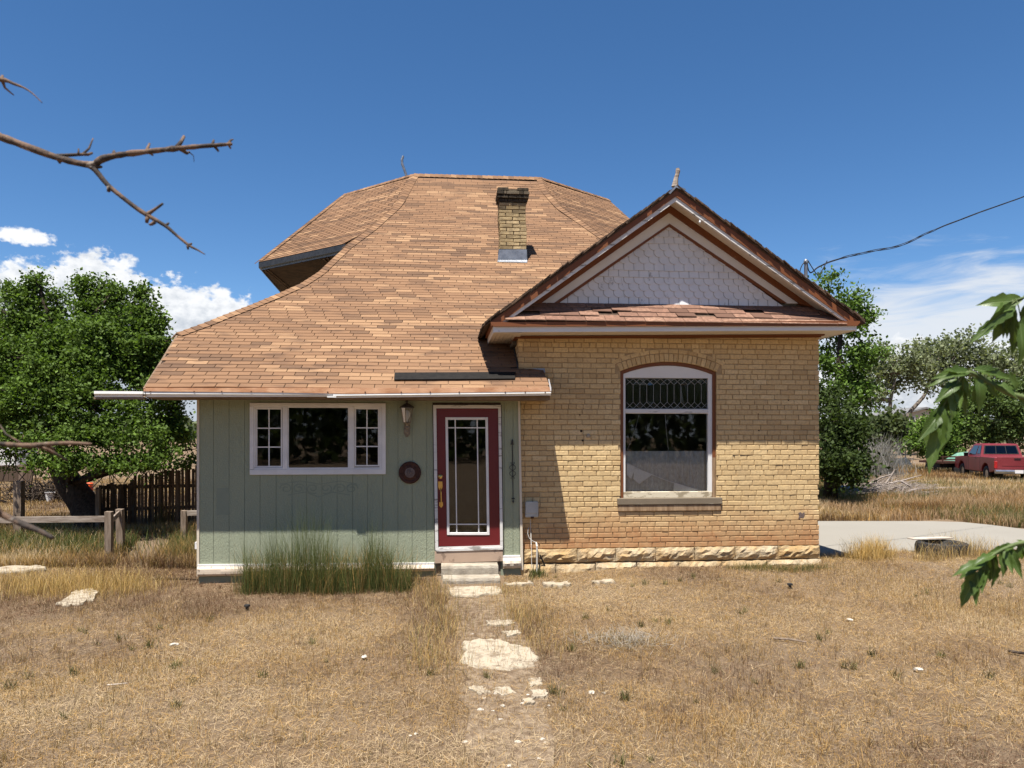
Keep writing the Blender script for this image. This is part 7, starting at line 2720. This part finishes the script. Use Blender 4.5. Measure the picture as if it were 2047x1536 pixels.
# ------------------------------------------------------------------ saplings close to the camera, their stems just outside the frame
def px_tube(mb, pts, d, n=7):
    """pts: (u, v, half width in px) at distance d"""
    mb.tube(smooth_path([Vector(at(u, v, d)) for u, v, _ in pts], 3) if len(pts) > 2 else [Vector(at(u, v, d)) for u, v, _ in pts],
            [float(np.interp(i, np.linspace(0, (len(pts) - 1) * 3, len(pts)), [p[2] for p in pts])) * d / F for i in range((len(pts) - 1) * 3 + 1)] if len(pts) > 2 else [p[2] * d / F for p in pts], n)
db = 1.55
sb = at(-175, 866, 1.62)
bare = thing('bare_sapling', 'leafless sapling at the left edge with a forked dead branch reaching in', 'tree', (sb[0], sb[1], 0))
mb = MB()
mb.tube([(sb[0], sb[1], -0.1), (sb[0] + 0.01, sb[1], 0.9), (sb[0] - 0.02, sb[1], 1.9), (sb[0] + 0.02, sb[1], 2.7), (sb[0], sb[1], 3.3)], [0.034, 0.030, 0.024, 0.017, 0.006], 9)
mb.build('trunk', MAT['branch'], bare, smooth=True)
stem = lambda z: Vector((sb[0], sb[1], z))
def limb(pts, d, z0, spurs=(), name='branch'):
    mb = MB()
    P = [stem(z0)] + [Vector(at(u, v, d)) for u, v, _ in pts]
    rad = [pts[0][2] * d / F * 1.25] + [r_ * d / F for _, _, r_ in pts]
    sp2 = smooth_path(P, 4)
    rr = [float(np.interp(i, np.linspace(0, len(sp2) - 1, len(P)), rad)) * (1 + (0.10 * math.sin(i * 2.3) + 0.22 * (math.sin(i * 1.1) > 0.93)) * (i > 4)) for i in range(len(sp2))]
    mb.tube(sp2, rr, 8)
    for s in spurs:
        q = [Vector(at(u, v, d + (k * 0.012))) for k, (u, v, _) in enumerate(s)]
        mb.tube(q, [r_ * d / F for _, _, r_ in s], 6)
    mb.build(name, MAT['branch'], bare, smooth=True)
limb([(-60, 258, 8.5), (0, 274, 8), (60, 296, 7.2), (120, 317, 6.6), (180, 330, 6.6), (205, 318, 6.5), (240, 310, 5.6), (290, 304, 5.2), (345, 298, 4.8), (400, 293, 4.4), (440, 290, 3.8), (464, 288, 2.6)], db, 2.62,
     [[(112, 312, 4), (145, 310, 3.4), (165, 309, 3.2), (178, 297, 2.2), (186, 277, 1.2)], [(165, 309, 3.2), (176, 309, 3.4), (184, 306, 2.4)], [(157, 308, 2.2), (157, 298, 1.4)], [(115, 315, 5), (120, 326, 3)],
      [(292, 304, 4), (296, 295, 3), (299, 287, 1.8)], [(296, 303, 4), (306, 311, 1.6)], [(352, 297, 5), (362, 284, 3.6), (368, 273, 2.8)], [(360, 297, 5), (374, 307, 3.2), (378, 304, 2)],
      [(424, 291, 3.6), (427, 281, 2.4)], [(428, 291, 3.8), (437, 303, 2.0)], [(455, 289, 3), (462, 280, 2.0), (466, 279, 1.2)], [(456, 288, 3), (461, 297, 1.8)], [(228, 312, 5), (228, 303, 3)], [(378, 304, 1.2), (387, 312, 0.8), (388, 324, 0.5)]])
mb = MB()
px_tube(mb, [(176, 330, 6.0), (190, 340, 5.6), (215, 370, 4.8), (245, 395, 4.4), (275, 418, 4.6), (297, 432, 4.4), (318, 444, 3.8), (335, 455, 3.6), (352, 470, 3.0), (378, 491, 2.8), (395, 500, 1.8), (410, 509, 0.9)], db)
for s in ([(218, 372, 5), (217, 384, 3)], [(292, 430, 5), (308, 420, 3), (326, 407, 2.2)], [(295, 434, 4.5), (293, 446, 3)], [(310, 444, 4), (302, 449, 3), (299, 448, 2.6)], [(330, 452, 3.2), (338, 446, 1.8)], [(377, 490, 3), (384, 487, 1.6)], [(375, 491, 3), (376, 499, 1.8)],
          [(186, 334, 5), (204, 334, 2.2)]):
    px_tube(mb, s, db, 6)
mb.build('branch', MAT['branch'], bare, smooth=True)
limb([(-40, 168, 5), (4, 160, 4.4), (28, 168, 2.8), (48, 176, 2.0), (66, 188, 1.2), (84, 206, 0.7)], db, 2.76, [[(4, 160, 4), (10, 176, 2.4), (28, 191, 1.2)], [(2, 160, 4), (5, 152, 2.5)]])
limb([(-60, 884, 5.5), (0, 888, 5), (60, 891, 5), (95, 888, 4.6), (140, 886, 4), (182, 888, 2.6)], 1.25, 1.98, [[(68, 891, 4), (95, 899, 3.4), (112, 908, 3.2), (135, 922, 2.2)], [(90, 890, 4), (110, 899, 3)], [(40, 885, 2.5), (12, 868, 1.6), (0, 850, 1.4)]])
limb([(-60, 1005, 7), (0, 1027, 6.4), (45, 1048, 6), (80, 1062, 5.4), (106, 1076, 4)], 1.15, 1.90, [[(0, 1022, 4), (-8, 1000, 3), (12, 1004, 2)]])

lb = at(2235, 866, 1.72)
leafy = thing('leafy_sapling', 'green sapling at the right edge with drooping pointed leaves', 'tree', (lb[0], lb[1], 0))
mb = MB()
mb.tube([(lb[0], lb[1], -0.1), (lb[0] - 0.02, lb[1], 1.0), (lb[0] + 0.02, lb[1], 2.0), (lb[0], lb[1], 2.9)], [0.03, 0.026, 0.02, 0.008], 8)
mb.build('trunk', MAT['branch'], leafy, smooth=True)
MAT['greenstem'] = simple('green_stem', (0.07, 0.10, 0.03), (0.11, 0.14, 0.05), 20, 0.6)
# one leaf: pointed, folded along the midrib, tip bent down; lies along +X, unit length
def leaf_mesh(seed, wide=0.27, bend=0.25, curl=0.0):
    rr = random.Random(seed)
    n = 12
    vs, fs = [], []
    for i in range(n + 1):
        t = i / n
        w_ = wide * (math.sin(math.pi * min(1, t * 1.02) ** 0.72) ** 1.0) * (1 + 0.14 * (math.sin(i * 2.1 + seed) if 2 < i < 10 else 0))
        if i == n:
            w_ = 0.0
        z = -bend * t * t + 0.03 * math.sin(t * 7 + seed)
        fold = w_ * (0.42 + 0.12 * math.sin(seed + t * 3))
        vs += [(t, -w_, z + fold + 0.03 * rr.uniform(-1, 1) * w_ / wide), (t, -w_ * 0.5, z + fold * 0.4), (t, 0, z), (t, w_ * 0.5, z + fold * 0.4), (t, w_, z + fold + 0.03 * rr.uniform(-1, 1) * w_ / wide)]
    for i in range(n):
        for k in range(4):
            a = i * 5 + k
            fs.append((a, a + 1, a + 6, a + 5))
    mb = MB()
    mb.mesh(vs, fs)
    return mb.data('leaf', MAT['bigleaf'], smooth=True, fix=False)
LM = [leaf_mesh(k, 0.145 + 0.018 * (k % 4), 0.10 + 0.06 * (k % 3)) for k in range(6)]
rl = random.Random(77)
def add_leaf(b, t, d, par, roll=None, dd=0.0):
    p, q = Vector(at(b[0], b[1], d)), Vector(at(t[0], t[1], d + dd))
    x = (q - p)
    L_ = x.length
    x.normalize()
    view = (Vector((0, 0, EYE)) - p).normalized()
    # leaf face between the sky and the viewer, rolled at random
    z = (view * rl.uniform(0.35, 1.0) + Vector((0, 0, 1)) * rl.uniform(0.1, 0.9) + Vector((rl.uniform(-.5, .5), rl.uniform(-.3, .3), 0)))
    z = (z - x * z.dot(x)).normalized()
    y = z.cross(x)
    M = Matrix((x, y, z)).transposed().to_4x4()
    o = bpy.data.objects.new('leaf', LM[rl.randrange(len(LM))])
    COL.objects.link(o)
    o.parent = par
    o.matrix_world = Matrix.Translation(p) @ M @ Matrix.Diagonal((L_ * 0.98, L_ * 0.90, L_ * 0.8, 1))
    return o
def leafy_branch(path, d, z0, lv_):
    mb = MB()
    P = [Vector((lb[0], lb[1], z0))] + [Vector(at(u, v, d)) for u, v in path]
    s2 = smooth_path(P, 4)
    mb.tube(s2, [float(np.interp(i, [0, len(s2) - 1], [0.008, 0.0018])) for i in range(len(s2))], 6)
    for b, t in lv_:
        # leaf stalks back to the nearest point of the branch
        pb = Vector(at(b[0], b[1], d))
        nr = min(s2, key=lambda q: (q - pb).length)
        if (nr - pb).length > 0.004:
            mb.tube([nr, nr.lerp(pb, 0.5) + Vector((0, 0, 0.006)), pb], [0.0016, 0.0014, 0.0012], 5)
    br = mb.build('branch', MAT['greenstem'], leafy, smooth=True)
    br_inv = br
    for b, t in lv_:
        add_leaf(b, t, d, br, dd=rl.uniform(-0.03, 0.03))
        if rl.random() < 0.75:      # a smaller leaflet beside it
            k_ = rl.uniform(0.45, 0.7)
            sx_ = rl.uniform(-0.45, 0.45)
            dx_, dy_ = (t[0] - b[0]) * k_, (t[1] - b[1]) * k_
            add_leaf(b, (b[0] + dx_ - dy_ * sx_, b[1] + dy_ + dx_ * sx_ + 8), d + 0.01, br, dd=rl.uniform(-0.03, 0.03))
leafy_branch([(2150, 572), (2060, 592), (2032, 600)], 1.75, 2.36,
             [((2046, 598), (1951, 608)), ((2018, 610), (1984, 690)), ((1996, 640), (1936, 684)), ((2024, 612), (2030, 712)), ((2041, 640), (2046, 735)), ((2030, 604), (1972, 660)), ((2052, 605), (2062, 690)), ((2010, 625), (2003, 680)), ((2060, 598), (2090, 660))])
leafy_branch([(2160, 800), (2047, 795), (1985, 770), (1940, 745), (1915, 762), (1886, 812)], 1.55, 2.10,
             [((1912, 757), (1848, 771)), ((1922, 762), (1868, 800)), ((1945, 738), (2040, 757)), ((1954, 752), (1966, 828)), ((1916, 775), (1938, 838)), ((1888, 812), (1849, 950)), ((1884, 815), (1887, 905)), ((1985, 762), (2044, 792)),
              ((1940, 742), (1868, 748)), ((1960, 745), (2000, 732)), ((1930, 748), (1890, 735)), ((1900, 780), (1905, 850)), ((1975, 765), (1998, 800)), ((2040, 790), (2070, 850)), ((1925, 752), (1926, 810)), ((2030, 780), (2020, 735)), ((1895, 790), (1862, 860))])
leafy_branch([(2170, 1060), (2060, 1082), (2020, 1092), (1985, 1110), (1955, 1140)], 1.6, 1.78,
             [((2020, 1093), (1958, 1118)), ((2002, 1100), (2008, 1158)), ((1992, 1106), (1974, 1168)), ((2018, 1094), (2044, 1160)), ((1976, 1120), (1902, 1146)), ((1962, 1130), (1912, 1158)), ((1955, 1143), (1913, 1218)), ((1965, 1138), (1944, 1192)), ((1985, 1114), (1994, 1175)),
              ((1970, 1124), (1968, 1178)), ((2030, 1090), (1990, 1092)), ((2040, 1086), (2030, 1130)), ((2045, 1084), (2060, 1120)), ((2010, 1096), (2024, 1150)), ((2046, 1084), (2030, 1078)), ((1990, 1108), (1940, 1128))])

# the rest of both saplings, beside the frame
mb = MB()
rt = random.Random(5)
for k in range(16):
    z0 = rt.uniform(0.7, 3.1)
    an = rt.uniform(0, 6.28)
    if abs(math.cos(an)) > 0.2 and math.cos(an) > 0:
        an = math.pi - an
    L_ = rt.uniform(0.25, 0.7)
    p0 = stem(z0)
    p1_ = p0 + Vector((math.cos(an) * L_ * 0.5, math.sin(an) * L_ * 0.5, L_ * 0.3))
    p2_ = p0 + Vector((math.cos(an) * L_, math.sin(an) * L_, L_ * rt.uniform(0.3, 0.8)))
    mb.tube([p0, p1_, p2_], [0.007, 0.005, 0.002], 6)
    for j in range(3):
        q0 = p0.lerp(p2_, rt.uniform(0.3, 0.95)) if j else p1_
        mb.tube([q0, q0 + Vector((rt.uniform(-.08, .02), rt.uniform(-.08, .08), rt.uniform(0.0, 0.1)))], [0.003, 0.001], 5)
mb.build('twigs', MAT['branch'], bare, smooth=True)
for k in range(9):
    z0 = 1.1 + 0.2 * k
    an = rt.uniform(-1.2, 0.1)
    L_ = rt.uniform(0.25, 0.55)
    p0 = Vector((lb[0], lb[1], z0))
    p1_ = p0 + Vector((math.cos(an) * L_ * 0.6, math.sin(an) * L_ * 0.6, 0.10))
    p2_ = p0 + Vector((math.cos(an) * L_, math.sin(an) * L_, 0.02))
    mb = MB()
    s2 = smooth_path([p0, p1_, p2_], 5)
    mb.tube(s2, [float(np.interp(i, [0, len(s2) - 1], [0.006, 0.0015])) for i in range(len(s2))], 6)
    br = mb.build('branch', MAT['greenstem'], leafy, smooth=True)
    for j in range(9):
        q = s2[min(len(s2) - 1, 3 + j)] if j < 7 else s2[-1]
        dv = Vector((math.cos(an + rt.uniform(-1.3, 1.3)), math.sin(an + rt.uniform(-1.3, 1.3)), rt.uniform(-1.2, -0.2))).normalized()
        zz = (Vector((rt.uniform(-.4, .4), rt.uniform(-.6, .2), 1)))
        zz = (zz - dv * zz.dot(dv)).normalized()
        M = Matrix((dv, zz.cross(dv), zz)).transposed().to_4x4()
        o = bpy.data.objects.new('leaf', LM[rt.randrange(6)])
        COL.objects.link(o)
        o.parent = br
        k_ = rt.uniform(0.07, 0.12)
        o.matrix_world = Matrix.Translation(q) @ M @ Matrix.Scale(k_, 4)

# ------------------------------------------------------------------ grass
def proj(x, y, z=0.0):
    xc = x * C_ - y * S_
    d = x * S_ + y * C_
    return 1023.5 + F * xc / d, HZ + (EYE - z) * F / d, d
el_v = np.array([p[1] for p in edge_l], float)
el_u = np.array([p[0] for p in edge_l], float)
er_v = np.array([p[1] for p in edge_r], float)
er_u = np.array([p[0] for p in edge_r], float)
def masks(x, y):
    u, v, d = proj(x, y)
    vis = (u > -330) & (u < 2380) & (v < 1640) & (d > 1)
    housem = (x > XGL - 0.02) & (x < XBR + 0.02) & (y > YG - 0.07) & (y < 22)
    steps_m = (u > 876) & (u < 1008) & (v < 1178) & (v > 1100) & (d < 11.3)
    lu = np.interp(v, el_v, el_u)
    ru = np.interp(v, er_v, er_u)
    inpath = (v > 1176) & (u > lu) & (u < ru)
    edge = np.minimum(np.abs(u - lu), np.abs(u - ru)) / 60.0
    drv = (v > 1041) & (v < 1109) & (u > 1560) & ~((u > 1900) & (v < 1042 + (u - 1900) * 0.11))
    return u, v, d, vis & ~housem & ~steps_m, inpath, edge, drv & (d > 12)
PAL = {'gold': (0.62, 0.405, 0.150), 'straw': (0.54, 0.385, 0.190), 'pale': (0.74, 0.60, 0.40), 'brown': (0.22, 0.130, 0.078), 'grey': (0.37, 0.295, 0.215), 'green': (0.115, 0.150, 0.050), 'olive': (0.19, 0.20, 0.075)}
PAL = {k: np.array(v) * np.array((0.66, 0.61, 0.56)) for k, v in PAL.items()}
def straw_cols(rs, x, y, extra_gold=0.0):
    N = len(x)
    g = fnoise(x, y, 0.55, 31) + 0.05 * np.clip(x, -4, 4) / 4 + extra_gold + (y < 6.2) * 0.06
    r_ = rs.rand(N) + (g - 0.545) * 3.0
    c = np.empty((N, 3))
    c[:] = PAL['brown']
    c[r_ > 0.20] = PAL['grey']
    c[r_ > 0.34] = PAL['straw']
    c[r_ > 0.62] = PAL['gold']
    c[r_ > 0.96] = PAL['pale']
    return np.clip(c * (1 + rs.normal(0, 0.16, (N, 1))), 0.02, 0.75)
rs = np.random.RandomState(101)
# fallen straw over the whole front yard
N = 740000
x = rs.uniform(-8.5, 10.0, N)
y = 3.9 + (13.2 - 3.9) * rs.rand(N) ** 1.15
u, v, d, ok, inp, edg, drv = masks(x, y)
dens = 0.25 + 0.95 * fnoise(x, y, 0.9, 12)
ok &= rs.rand(N) < np.where(inp, 0.35, dens)
ok &= ~drv
x, y = x[ok], y[ok]
P = np.stack([x, y, gz(x, y) + rs.uniform(0.002, 0.022, len(x))], 1)
c = straw_cols(rs, x, y)
gm = rs.rand(len(x)) < 0.25
c[gm] = c[gm] * 0.50
gm = rs.rand(len(x)) < 0.12
c[gm] = PAL['pale'] * (1 + rs.normal(0, .12, (gm.sum(), 1)))
o = flats('straw_litter', P, rs.uniform(0.025, 0.085, len(x)), rs.uniform(0.0006, 0.0015, len(x)), 0.30, c, MAT['grass'], rs)
o['kind'] = 'stuff'
# standing dry blades
N = 560000
x = rs.uniform(-8.5, 10.0, N)
y = 3.9 + (13.2 - 3.9) * rs.rand(N) ** 1.15
u, v, d, ok, inp, edg, drv = masks(x, y)
nz = fnoise(x, y, 0.8, 41)
dens = np.clip((nz - 0.30) * 2.2, 0.04, 1.0)
ok &= rs.rand(N) < np.where(inp, 0.06 + 0.5 * (nz > 0.56), dens)
ok &= ~drv
x, y, nz, edg, inp = x[ok], y[ok], nz[ok], edg[ok], inp[ok]
# tufts: small crowded groups standing above the stubble
nt = 5200
tx, ty_ = rs.uniform(-8.5, 10, nt), 3.9 + (13.2 - 3.9) * rs.rand(nt) ** 1.15
ti = np.repeat(np.arange(nt), 14)
tx2, ty2 = tx[ti] + rs.normal(0, 0.022, len(ti)), ty_[ti] + rs.normal(0, 0.022, len(ti))
u, v, d, ok, inp2, edg2, drv = masks(tx2, ty2)
ok &= ~drv & ~(inp2 & (rs.rand(len(ti)) < 0.8))
tx2, ty2, ti = tx2[ok], ty2[ok], ti[ok]
tuft_h = (rs.uniform(0.04, 0.13, nt) * (0.6 + 0.9 * fnoise(tx, ty_, 0.6, 66)))[ti] * rs.uniform(0.5, 1.1, len(ti))
n_base = len(x)
x, y = np.concatenate([x, tx2]), np.concatenate([y, ty2])
nz, edg, inp = np.concatenate([nz, np.full(len(ti), .5)]), np.concatenate([edg, np.full(len(ti), 9.)]), np.concatenate([inp, np.zeros(len(ti), bool)])
tall = fnoise(x, y, 0.5, 61)
h = rs.uniform(0.02, 0.065, len(x)) * (0.7 + 0.9 * np.clip((tall - 0.42) * 4, 0, 1.3))
h = h + np.where((edg < 1.0) & ~inp, 0.06 * (1 - edg), 0) * rs.rand(len(x)) * (fnoise(x, y, 1.4, 71) > 0.45)
h[n_base:] = tuft_h
rare = rs.rand(len(x)) < 0.045 * (0.4 + 1.2 * fnoise(x, y, 0.7, 77))
h = np.where(rare, h + rs.uniform(0.02, 0.11, len(x)), h)
P = np.stack([x, y, gz(x, y) - 0.004], 1)
c = straw_cols(rs, x, y, 0.04)
gr = rs.rand(len(x)) < 0.035 * (fnoise(x, y, 1.2, 81) > 0.5)
c[gr] = PAL['olive'] * (1 + rs.normal(0, .2, (gr.sum(), 1)))
c[rare] = PAL['brown'] * 0.75 * (1 + rs.normal(0, .25, (rare.sum(), 1)))
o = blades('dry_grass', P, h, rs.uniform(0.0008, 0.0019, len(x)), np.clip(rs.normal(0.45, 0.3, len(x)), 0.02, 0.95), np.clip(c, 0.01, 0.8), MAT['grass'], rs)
o['kind'] = 'stuff'
# dry and green field behind the drive
N = 115000
d_ = 16.5 + (46 - 16.5) * rs.rand(N) ** 1.5
uu = rs.uniform(1560, 2130, N)
r_ = (uu - 1023.5) / F
x, y = d_ * (r_ * C_ + S_), d_ * (C_ - r_ * S_)
u, v, d, ok, inp, edg, drv = masks(x, y)
ok &= ~drv & (v < 1045 + np.clip(u - 1900, 0, 200) * 0.11)
x, y, d_, v = x[ok], y[ok], d_[ok], v[ok]
nz = fnoise(x, y, 0.35, 91)
greenz = np.clip((fnoise(x, y, 0.28, 95) - 0.48) * 4, 0, 1) * (d_ < 34)
h = rs.uniform(0.12, 0.34, len(x)) * (0.6 + 0.9 * nz)
c = straw_cols(rs, x * 1.3, y * 1.3, 0.10)
isg = rs.rand(len(x)) < greenz * 0.62
c[isg] = (PAL['green'] * 0.6 + PAL['olive'] * 0.6) * (1 + rs.normal(0, .2, (isg.sum(), 1)))
brown = fnoise(x, y, 0.22, 99) > 0.5
c[brown & ~isg] = c[brown & ~isg] * np.array([0.78, 0.70, 0.66])
P = np.stack([x, y, gz(x, y) - 0.01], 1)
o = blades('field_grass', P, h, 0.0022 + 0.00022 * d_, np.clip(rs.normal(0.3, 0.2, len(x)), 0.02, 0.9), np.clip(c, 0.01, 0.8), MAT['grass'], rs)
o['kind'] = 'stuff'
# grass under and beyond the tree at the left
N = 70000
d_ = 11.6 + (34 - 11.6) * rs.rand(N) ** 1.7
uu = rs.uniform(-90, 400, N)
r_ = (uu - 1023.5) / F
x, y = d_ * (r_ * C_ + S_), d_ * (C_ - r_ * S_)
u, v, d, ok, inp, edg, drv = masks(x, y)
walk = (np.abs(u - (330 - (v - 1060) * 0.9)) < 34) & (v > 1070)
ok &= ~(walk & (rs.rand(N) < 0.85))
x, y, d_, u, v = x[ok], y[ok], d_[ok], u[ok], v[ok]
nz = fnoise(x, y, 0.6, 111)
gband = np.clip(1 - np.abs(v - 1092) / 34, 0, 1) * (u < 330) + np.clip(1 - np.abs(v - 1095) / 40, 0, 1) * (u > 335)
far = d_ > 16.5
h = np.where(far, rs.uniform(0.05, 0.14, len(x)), rs.uniform(0.08, 0.26, len(x)) * (0.5 + nz) + 0.16 * gband * rs.rand(len(x)))
c = straw_cols(rs, x, y, 0.12)
isg = rs.rand(len(x)) < gband * 0.85
c[isg] = (PAL['green'] * 1.15) * (1 + rs.normal(0, .25, (isg.sum(), 1)))
P = np.stack([x, y, gz(x, y) - 0.01], 1)
o = blades('side_grass', P, h, 0.0016 + 0.00018 * d_, np.clip(rs.normal(0.35, 0.2, len(x)), 0.02, 0.9), np.clip(c, 0.01, 0.8), MAT['grass'], rs)
o['kind'] = 'stuff'
# named clumps
def clump(name, label, cat, spots, n, h0, h1, wid, lean, cols, seed, group=None, sx=0.12, sy=0.10, parent=True):
    """spots: photo positions of the feet of the clump"""
    r2 = np.random.RandomState(seed)
    g = np.array([gpt(u, v) for u, v in spots])
    idx = r2.randint(0, len(g), n)
    P = g[idx] + np.stack([r2.normal(0, sx, n), r2.normal(0, sy, n), np.zeros(n)], 1)
    P[:, 2] = gz(P[:, 0], P[:, 1]) - 0.01
    inside = (P[:, 0] > XGL - 0.02) & (P[:, 0] < XBR + 0.02) & (P[:, 1] > YG - 0.10)
    P = P[~inside]
    n = len(P)
    k = r2.randint(0, len(cols), n)
    c = np.array([PAL[q] for q in cols])[k] * (1 + r2.normal(0, .2, (n, 1)))
    hgt = h0 + (h1 - h0) * r2.rand(n) ** 1.5
    t = thing(name, label, cat, tuple(g.mean(0)), group)
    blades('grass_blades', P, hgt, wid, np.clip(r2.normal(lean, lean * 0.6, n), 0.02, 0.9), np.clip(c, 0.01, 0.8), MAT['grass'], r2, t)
    return t
PAL['bright'] = np.array((0.52, 0.345, 0.125))
PAL['glow'] = np.array((0.58, 0.43, 0.20))
PAL['deep'] = np.array((0.068, 0.090, 0.024))
PAL['reed'] = np.array((0.118, 0.135, 0.042))
clump('tall_grass_clump', 'tall green grass growing against the green wall below the window', 'grass', [(u, 1180 + 5 * math.sin(u * 0.09)) for u in range(492, 818, 5)] + [(530, 1172), (560, 1176), (600, 1178), (640, 1178), (700, 1178), (760, 1174), (720, 1180), (740, 1170)],
      6500, 0.10, 0.74, 0.0018, 0.32, ['reed', 'olive', 'reed', 'straw', 'gold', 'deep', 'reed'], 201, sx=0.10, sy=0.07)
tg_ = [o_ for o_ in COL.objects if o_.name == 'tall_grass_clump'][0]
r2 = np.random.RandomState(211)
n = 3400
us = r2.uniform(485, 822, n)
env = 0.45 + 0.75 * vnoise(us, us * 0, 0.035, 3)
g = np.array([gpt(u_, 1180 + r2.normal(0, 4)) for u_ in us])
g[:, 1] = np.minimum(g[:, 1], YG - 0.12)
k = r2.rand(n, 1)
c = PAL['deep'] * k + PAL['reed'] * (1 - k)
hg = (0.40 + 0.95 * r2.rand(n) ** 1.2) * env * (1 - 0.35 * np.abs(us - 650) / 170)
blades('grass_stems', g, hg, 0.0016, np.clip(r2.normal(0.16, 0.14, n), 0.01, 0.6), np.clip(c * (1 + r2.normal(0, .2, (n, 1))), .01, .5), MAT['grass'], r2, tg_)
clump('golden_grass', 'golden dry grass tufts left of the green corner', 'grass', [(u, 1176 + 10 * math.sin(u)) for u in range(10, 290, 9)], 6000, 0.05, 0.36, 0.0017, 0.4, ['bright', 'glow', 'gold', 'bright', 'straw'], 202, 'golden tufts in the front yard', 0.24, 0.26)
clump('golden_grass', 'golden dry grass along the left side of the path near the steps', 'grass', [(u, v) for u, v in ((868, 1200), (880, 1225), (890, 1250), (862, 1180), (876, 1270), (850, 1300), (870, 1330))], 2200, 0.05, 0.30, 0.0016, 0.42, ['bright', 'straw', 'olive', 'gold', 'glow'], 203, 'golden tufts in the front yard', 0.20, 0.20)
clump('golden_grass', 'golden dry grass along the right side of the path near the steps', 'grass', [(u, v) for u, v in ((1020, 1190), (1030, 1215), (1045, 1240), (1055, 1258), (1075, 1300), (1060, 1225))], 1800, 0.04, 0.22, 0.0016, 0.42, ['bright', 'gold', 'glow', 'straw', 'olive'], 204, 'golden tufts in the front yard', 0.19, 0.19)
clump('golden_grass', 'bushy golden dry tuft at the near edge of the concrete drive', 'grass', [(1715, 1128), (1740, 1128), (1760, 1127), (1730, 1132), (1748, 1122)], 1900, 0.12, 0.46, 0.0022, 0.4, ['bright', 'glow', 'gold', 'bright'], 205, 'golden tufts in the front yard', 0.12, 0.10)
clump('golden_grass', 'dry golden weeds round the old tyre', 'grass', [(1845, 1132), (1870, 1134), (1905, 1128), (1930, 1126), (1950, 1122), (1960, 1130), (1985, 1126), (1890, 1100), (1920, 1104)], 1500, 0.10, 0.42, 0.0021, 0.35, ['bright', 'glow', 'straw', 'grey'], 206, 'golden tufts in the front yard', 0.14, 0.06)
clump('green_grass', 'strip of low green grass at the right foot of the stone footing', 'grass', [(u, 1152) for u in range(1465, 1650, 8)] + [(u, 1157) for u in range(1490, 1640, 14)], 2600, 0.03, 0.15, 0.0019, 0.4, ['green', 'olive', 'green', 'straw'], 207, None, 0.09, 0.07)
clump('green_weed', 'small leafy green weed at the foot of the conduit', 'weed', [(1070, 1156), (1078, 1158)], 160, 0.06, 0.20, 0.006, 0.5, ['green', 'olive'], 208, None, 0.06, 0.05)
clump('green_grass', 'tall green and straw grass at the lower left corner of the green wall', 'grass', [(u, 1118) for u in range(335, 396, 6)] + [(u, 1105) for u in range(345, 392, 8)], 1500, 0.08, 0.40, 0.002, 0.3, ['green', 'olive', 'straw', 'gold'], 209, None, 0.12, 0.12)
clump('dry_bush', 'dry yellow shoots at the foot of the board fence', 'shrub', [(330, 1050), (320, 1052), (340, 1048)], 260, 0.2, 0.85, 0.004, 0.4, ['grey', 'olive', 'straw'], 210, None, 0.10, 0.08)
# small weeds standing in the lawn
wmesh = []
for s in range(5):
    r2 = np.random.RandomState(400 + s)
    n = 30
    P0 = np.stack([r2.normal(0, 0.02, n), r2.normal(0, 0.02, n), np.zeros(n)], 1)
    c = (PAL['olive'] * (0.65 + 0.25 * (s % 3))) * (1 + r2.normal(0, .2, (n, 1))) + np.array([0.012, 0.008, 0.006]) * s
    tmp = blades('weed_blades', P0, r2.uniform(0.02, 0.11, n), 0.0030, r2.uniform(0.3, 0.9, n), np.clip(c, 0.01, 0.5), MAT['grass'], r2)
    wmesh.append(tmp.data)
    bpy.data.objects.remove(tmp, do_unlink=True)
WP = [(1282, 1254), (1640, 1280), (1390, 1400), (1430, 1345), (1510, 1368), (1688, 1340), (1705, 1342), (1880, 1312), (1978, 1355), (1250, 1398), (1250, 1400), (1216, 1222), (1150, 1268), (1480, 1230), (1490, 1226), (1360, 1175), (1385, 1170), (1440, 1172), (1112, 1395), (1125, 1420), (1105, 1390),
      (1600, 1340), (1595, 1338), (1790, 1362), (1170, 1240), (1830, 1195), (1850, 1190), (1870, 1185), (2000, 1175), (2020, 1180), (1180, 1530), (1240, 1530), (1300, 1525), (970, 1357), (973, 1360), (860, 1352), (240, 1282), (265, 1300), (195, 1290), (160, 1260), (170, 1264), (345, 1340), (355, 1336),
      (385, 1372), (350, 1420), (355, 1415), (130, 1440), (525, 1360), (20, 1370), (55, 1350), (145, 1344), (300, 1296), (320, 1258), (420, 1240), (625, 1290), (650, 1330), (1335, 1250), (1310, 1245), (1558, 1175), (1655, 1270), (1745, 1315), (1140, 1300), (1265, 1180), (1290, 1178), (1330, 1180), (1060, 1165), (1110, 1160)]
for i, (u, v) in enumerate(WP):
    g = gpt(u, v, -0.004)
    k = rnd.uniform(0.6, 1.3)
    o = inst('weed', wmesh[i % 5], g, None, (0, 0, rnd.uniform(0, 6.28)), (k, k, k))
    tag(o, 'small dark green weed standing in the dry front lawn', 'weed', 'small green weeds in the dry lawn')
# bleached thatch lying on the right lawn
r2 = np.random.RandomState(500)
cc = np.array(gpt(1245, 1284))
n = 700
P = cc + np.stack([r2.normal(0, 0.22, n), r2.normal(0, 0.16, n), r2.uniform(0.0, 0.05, n)], 1)
c = np.array((0.27, 0.235, 0.195)) * (1 + r2.normal(0, .25, (n, 1)))
o = flats('dead_thatch', P, r2.uniform(0.05, 0.16, n), 0.002, 0.5, np.clip(c, .02, .8), MAT['grass'], r2)
o['kind'] = 'stuff'
bpy.context.view_layer.update()
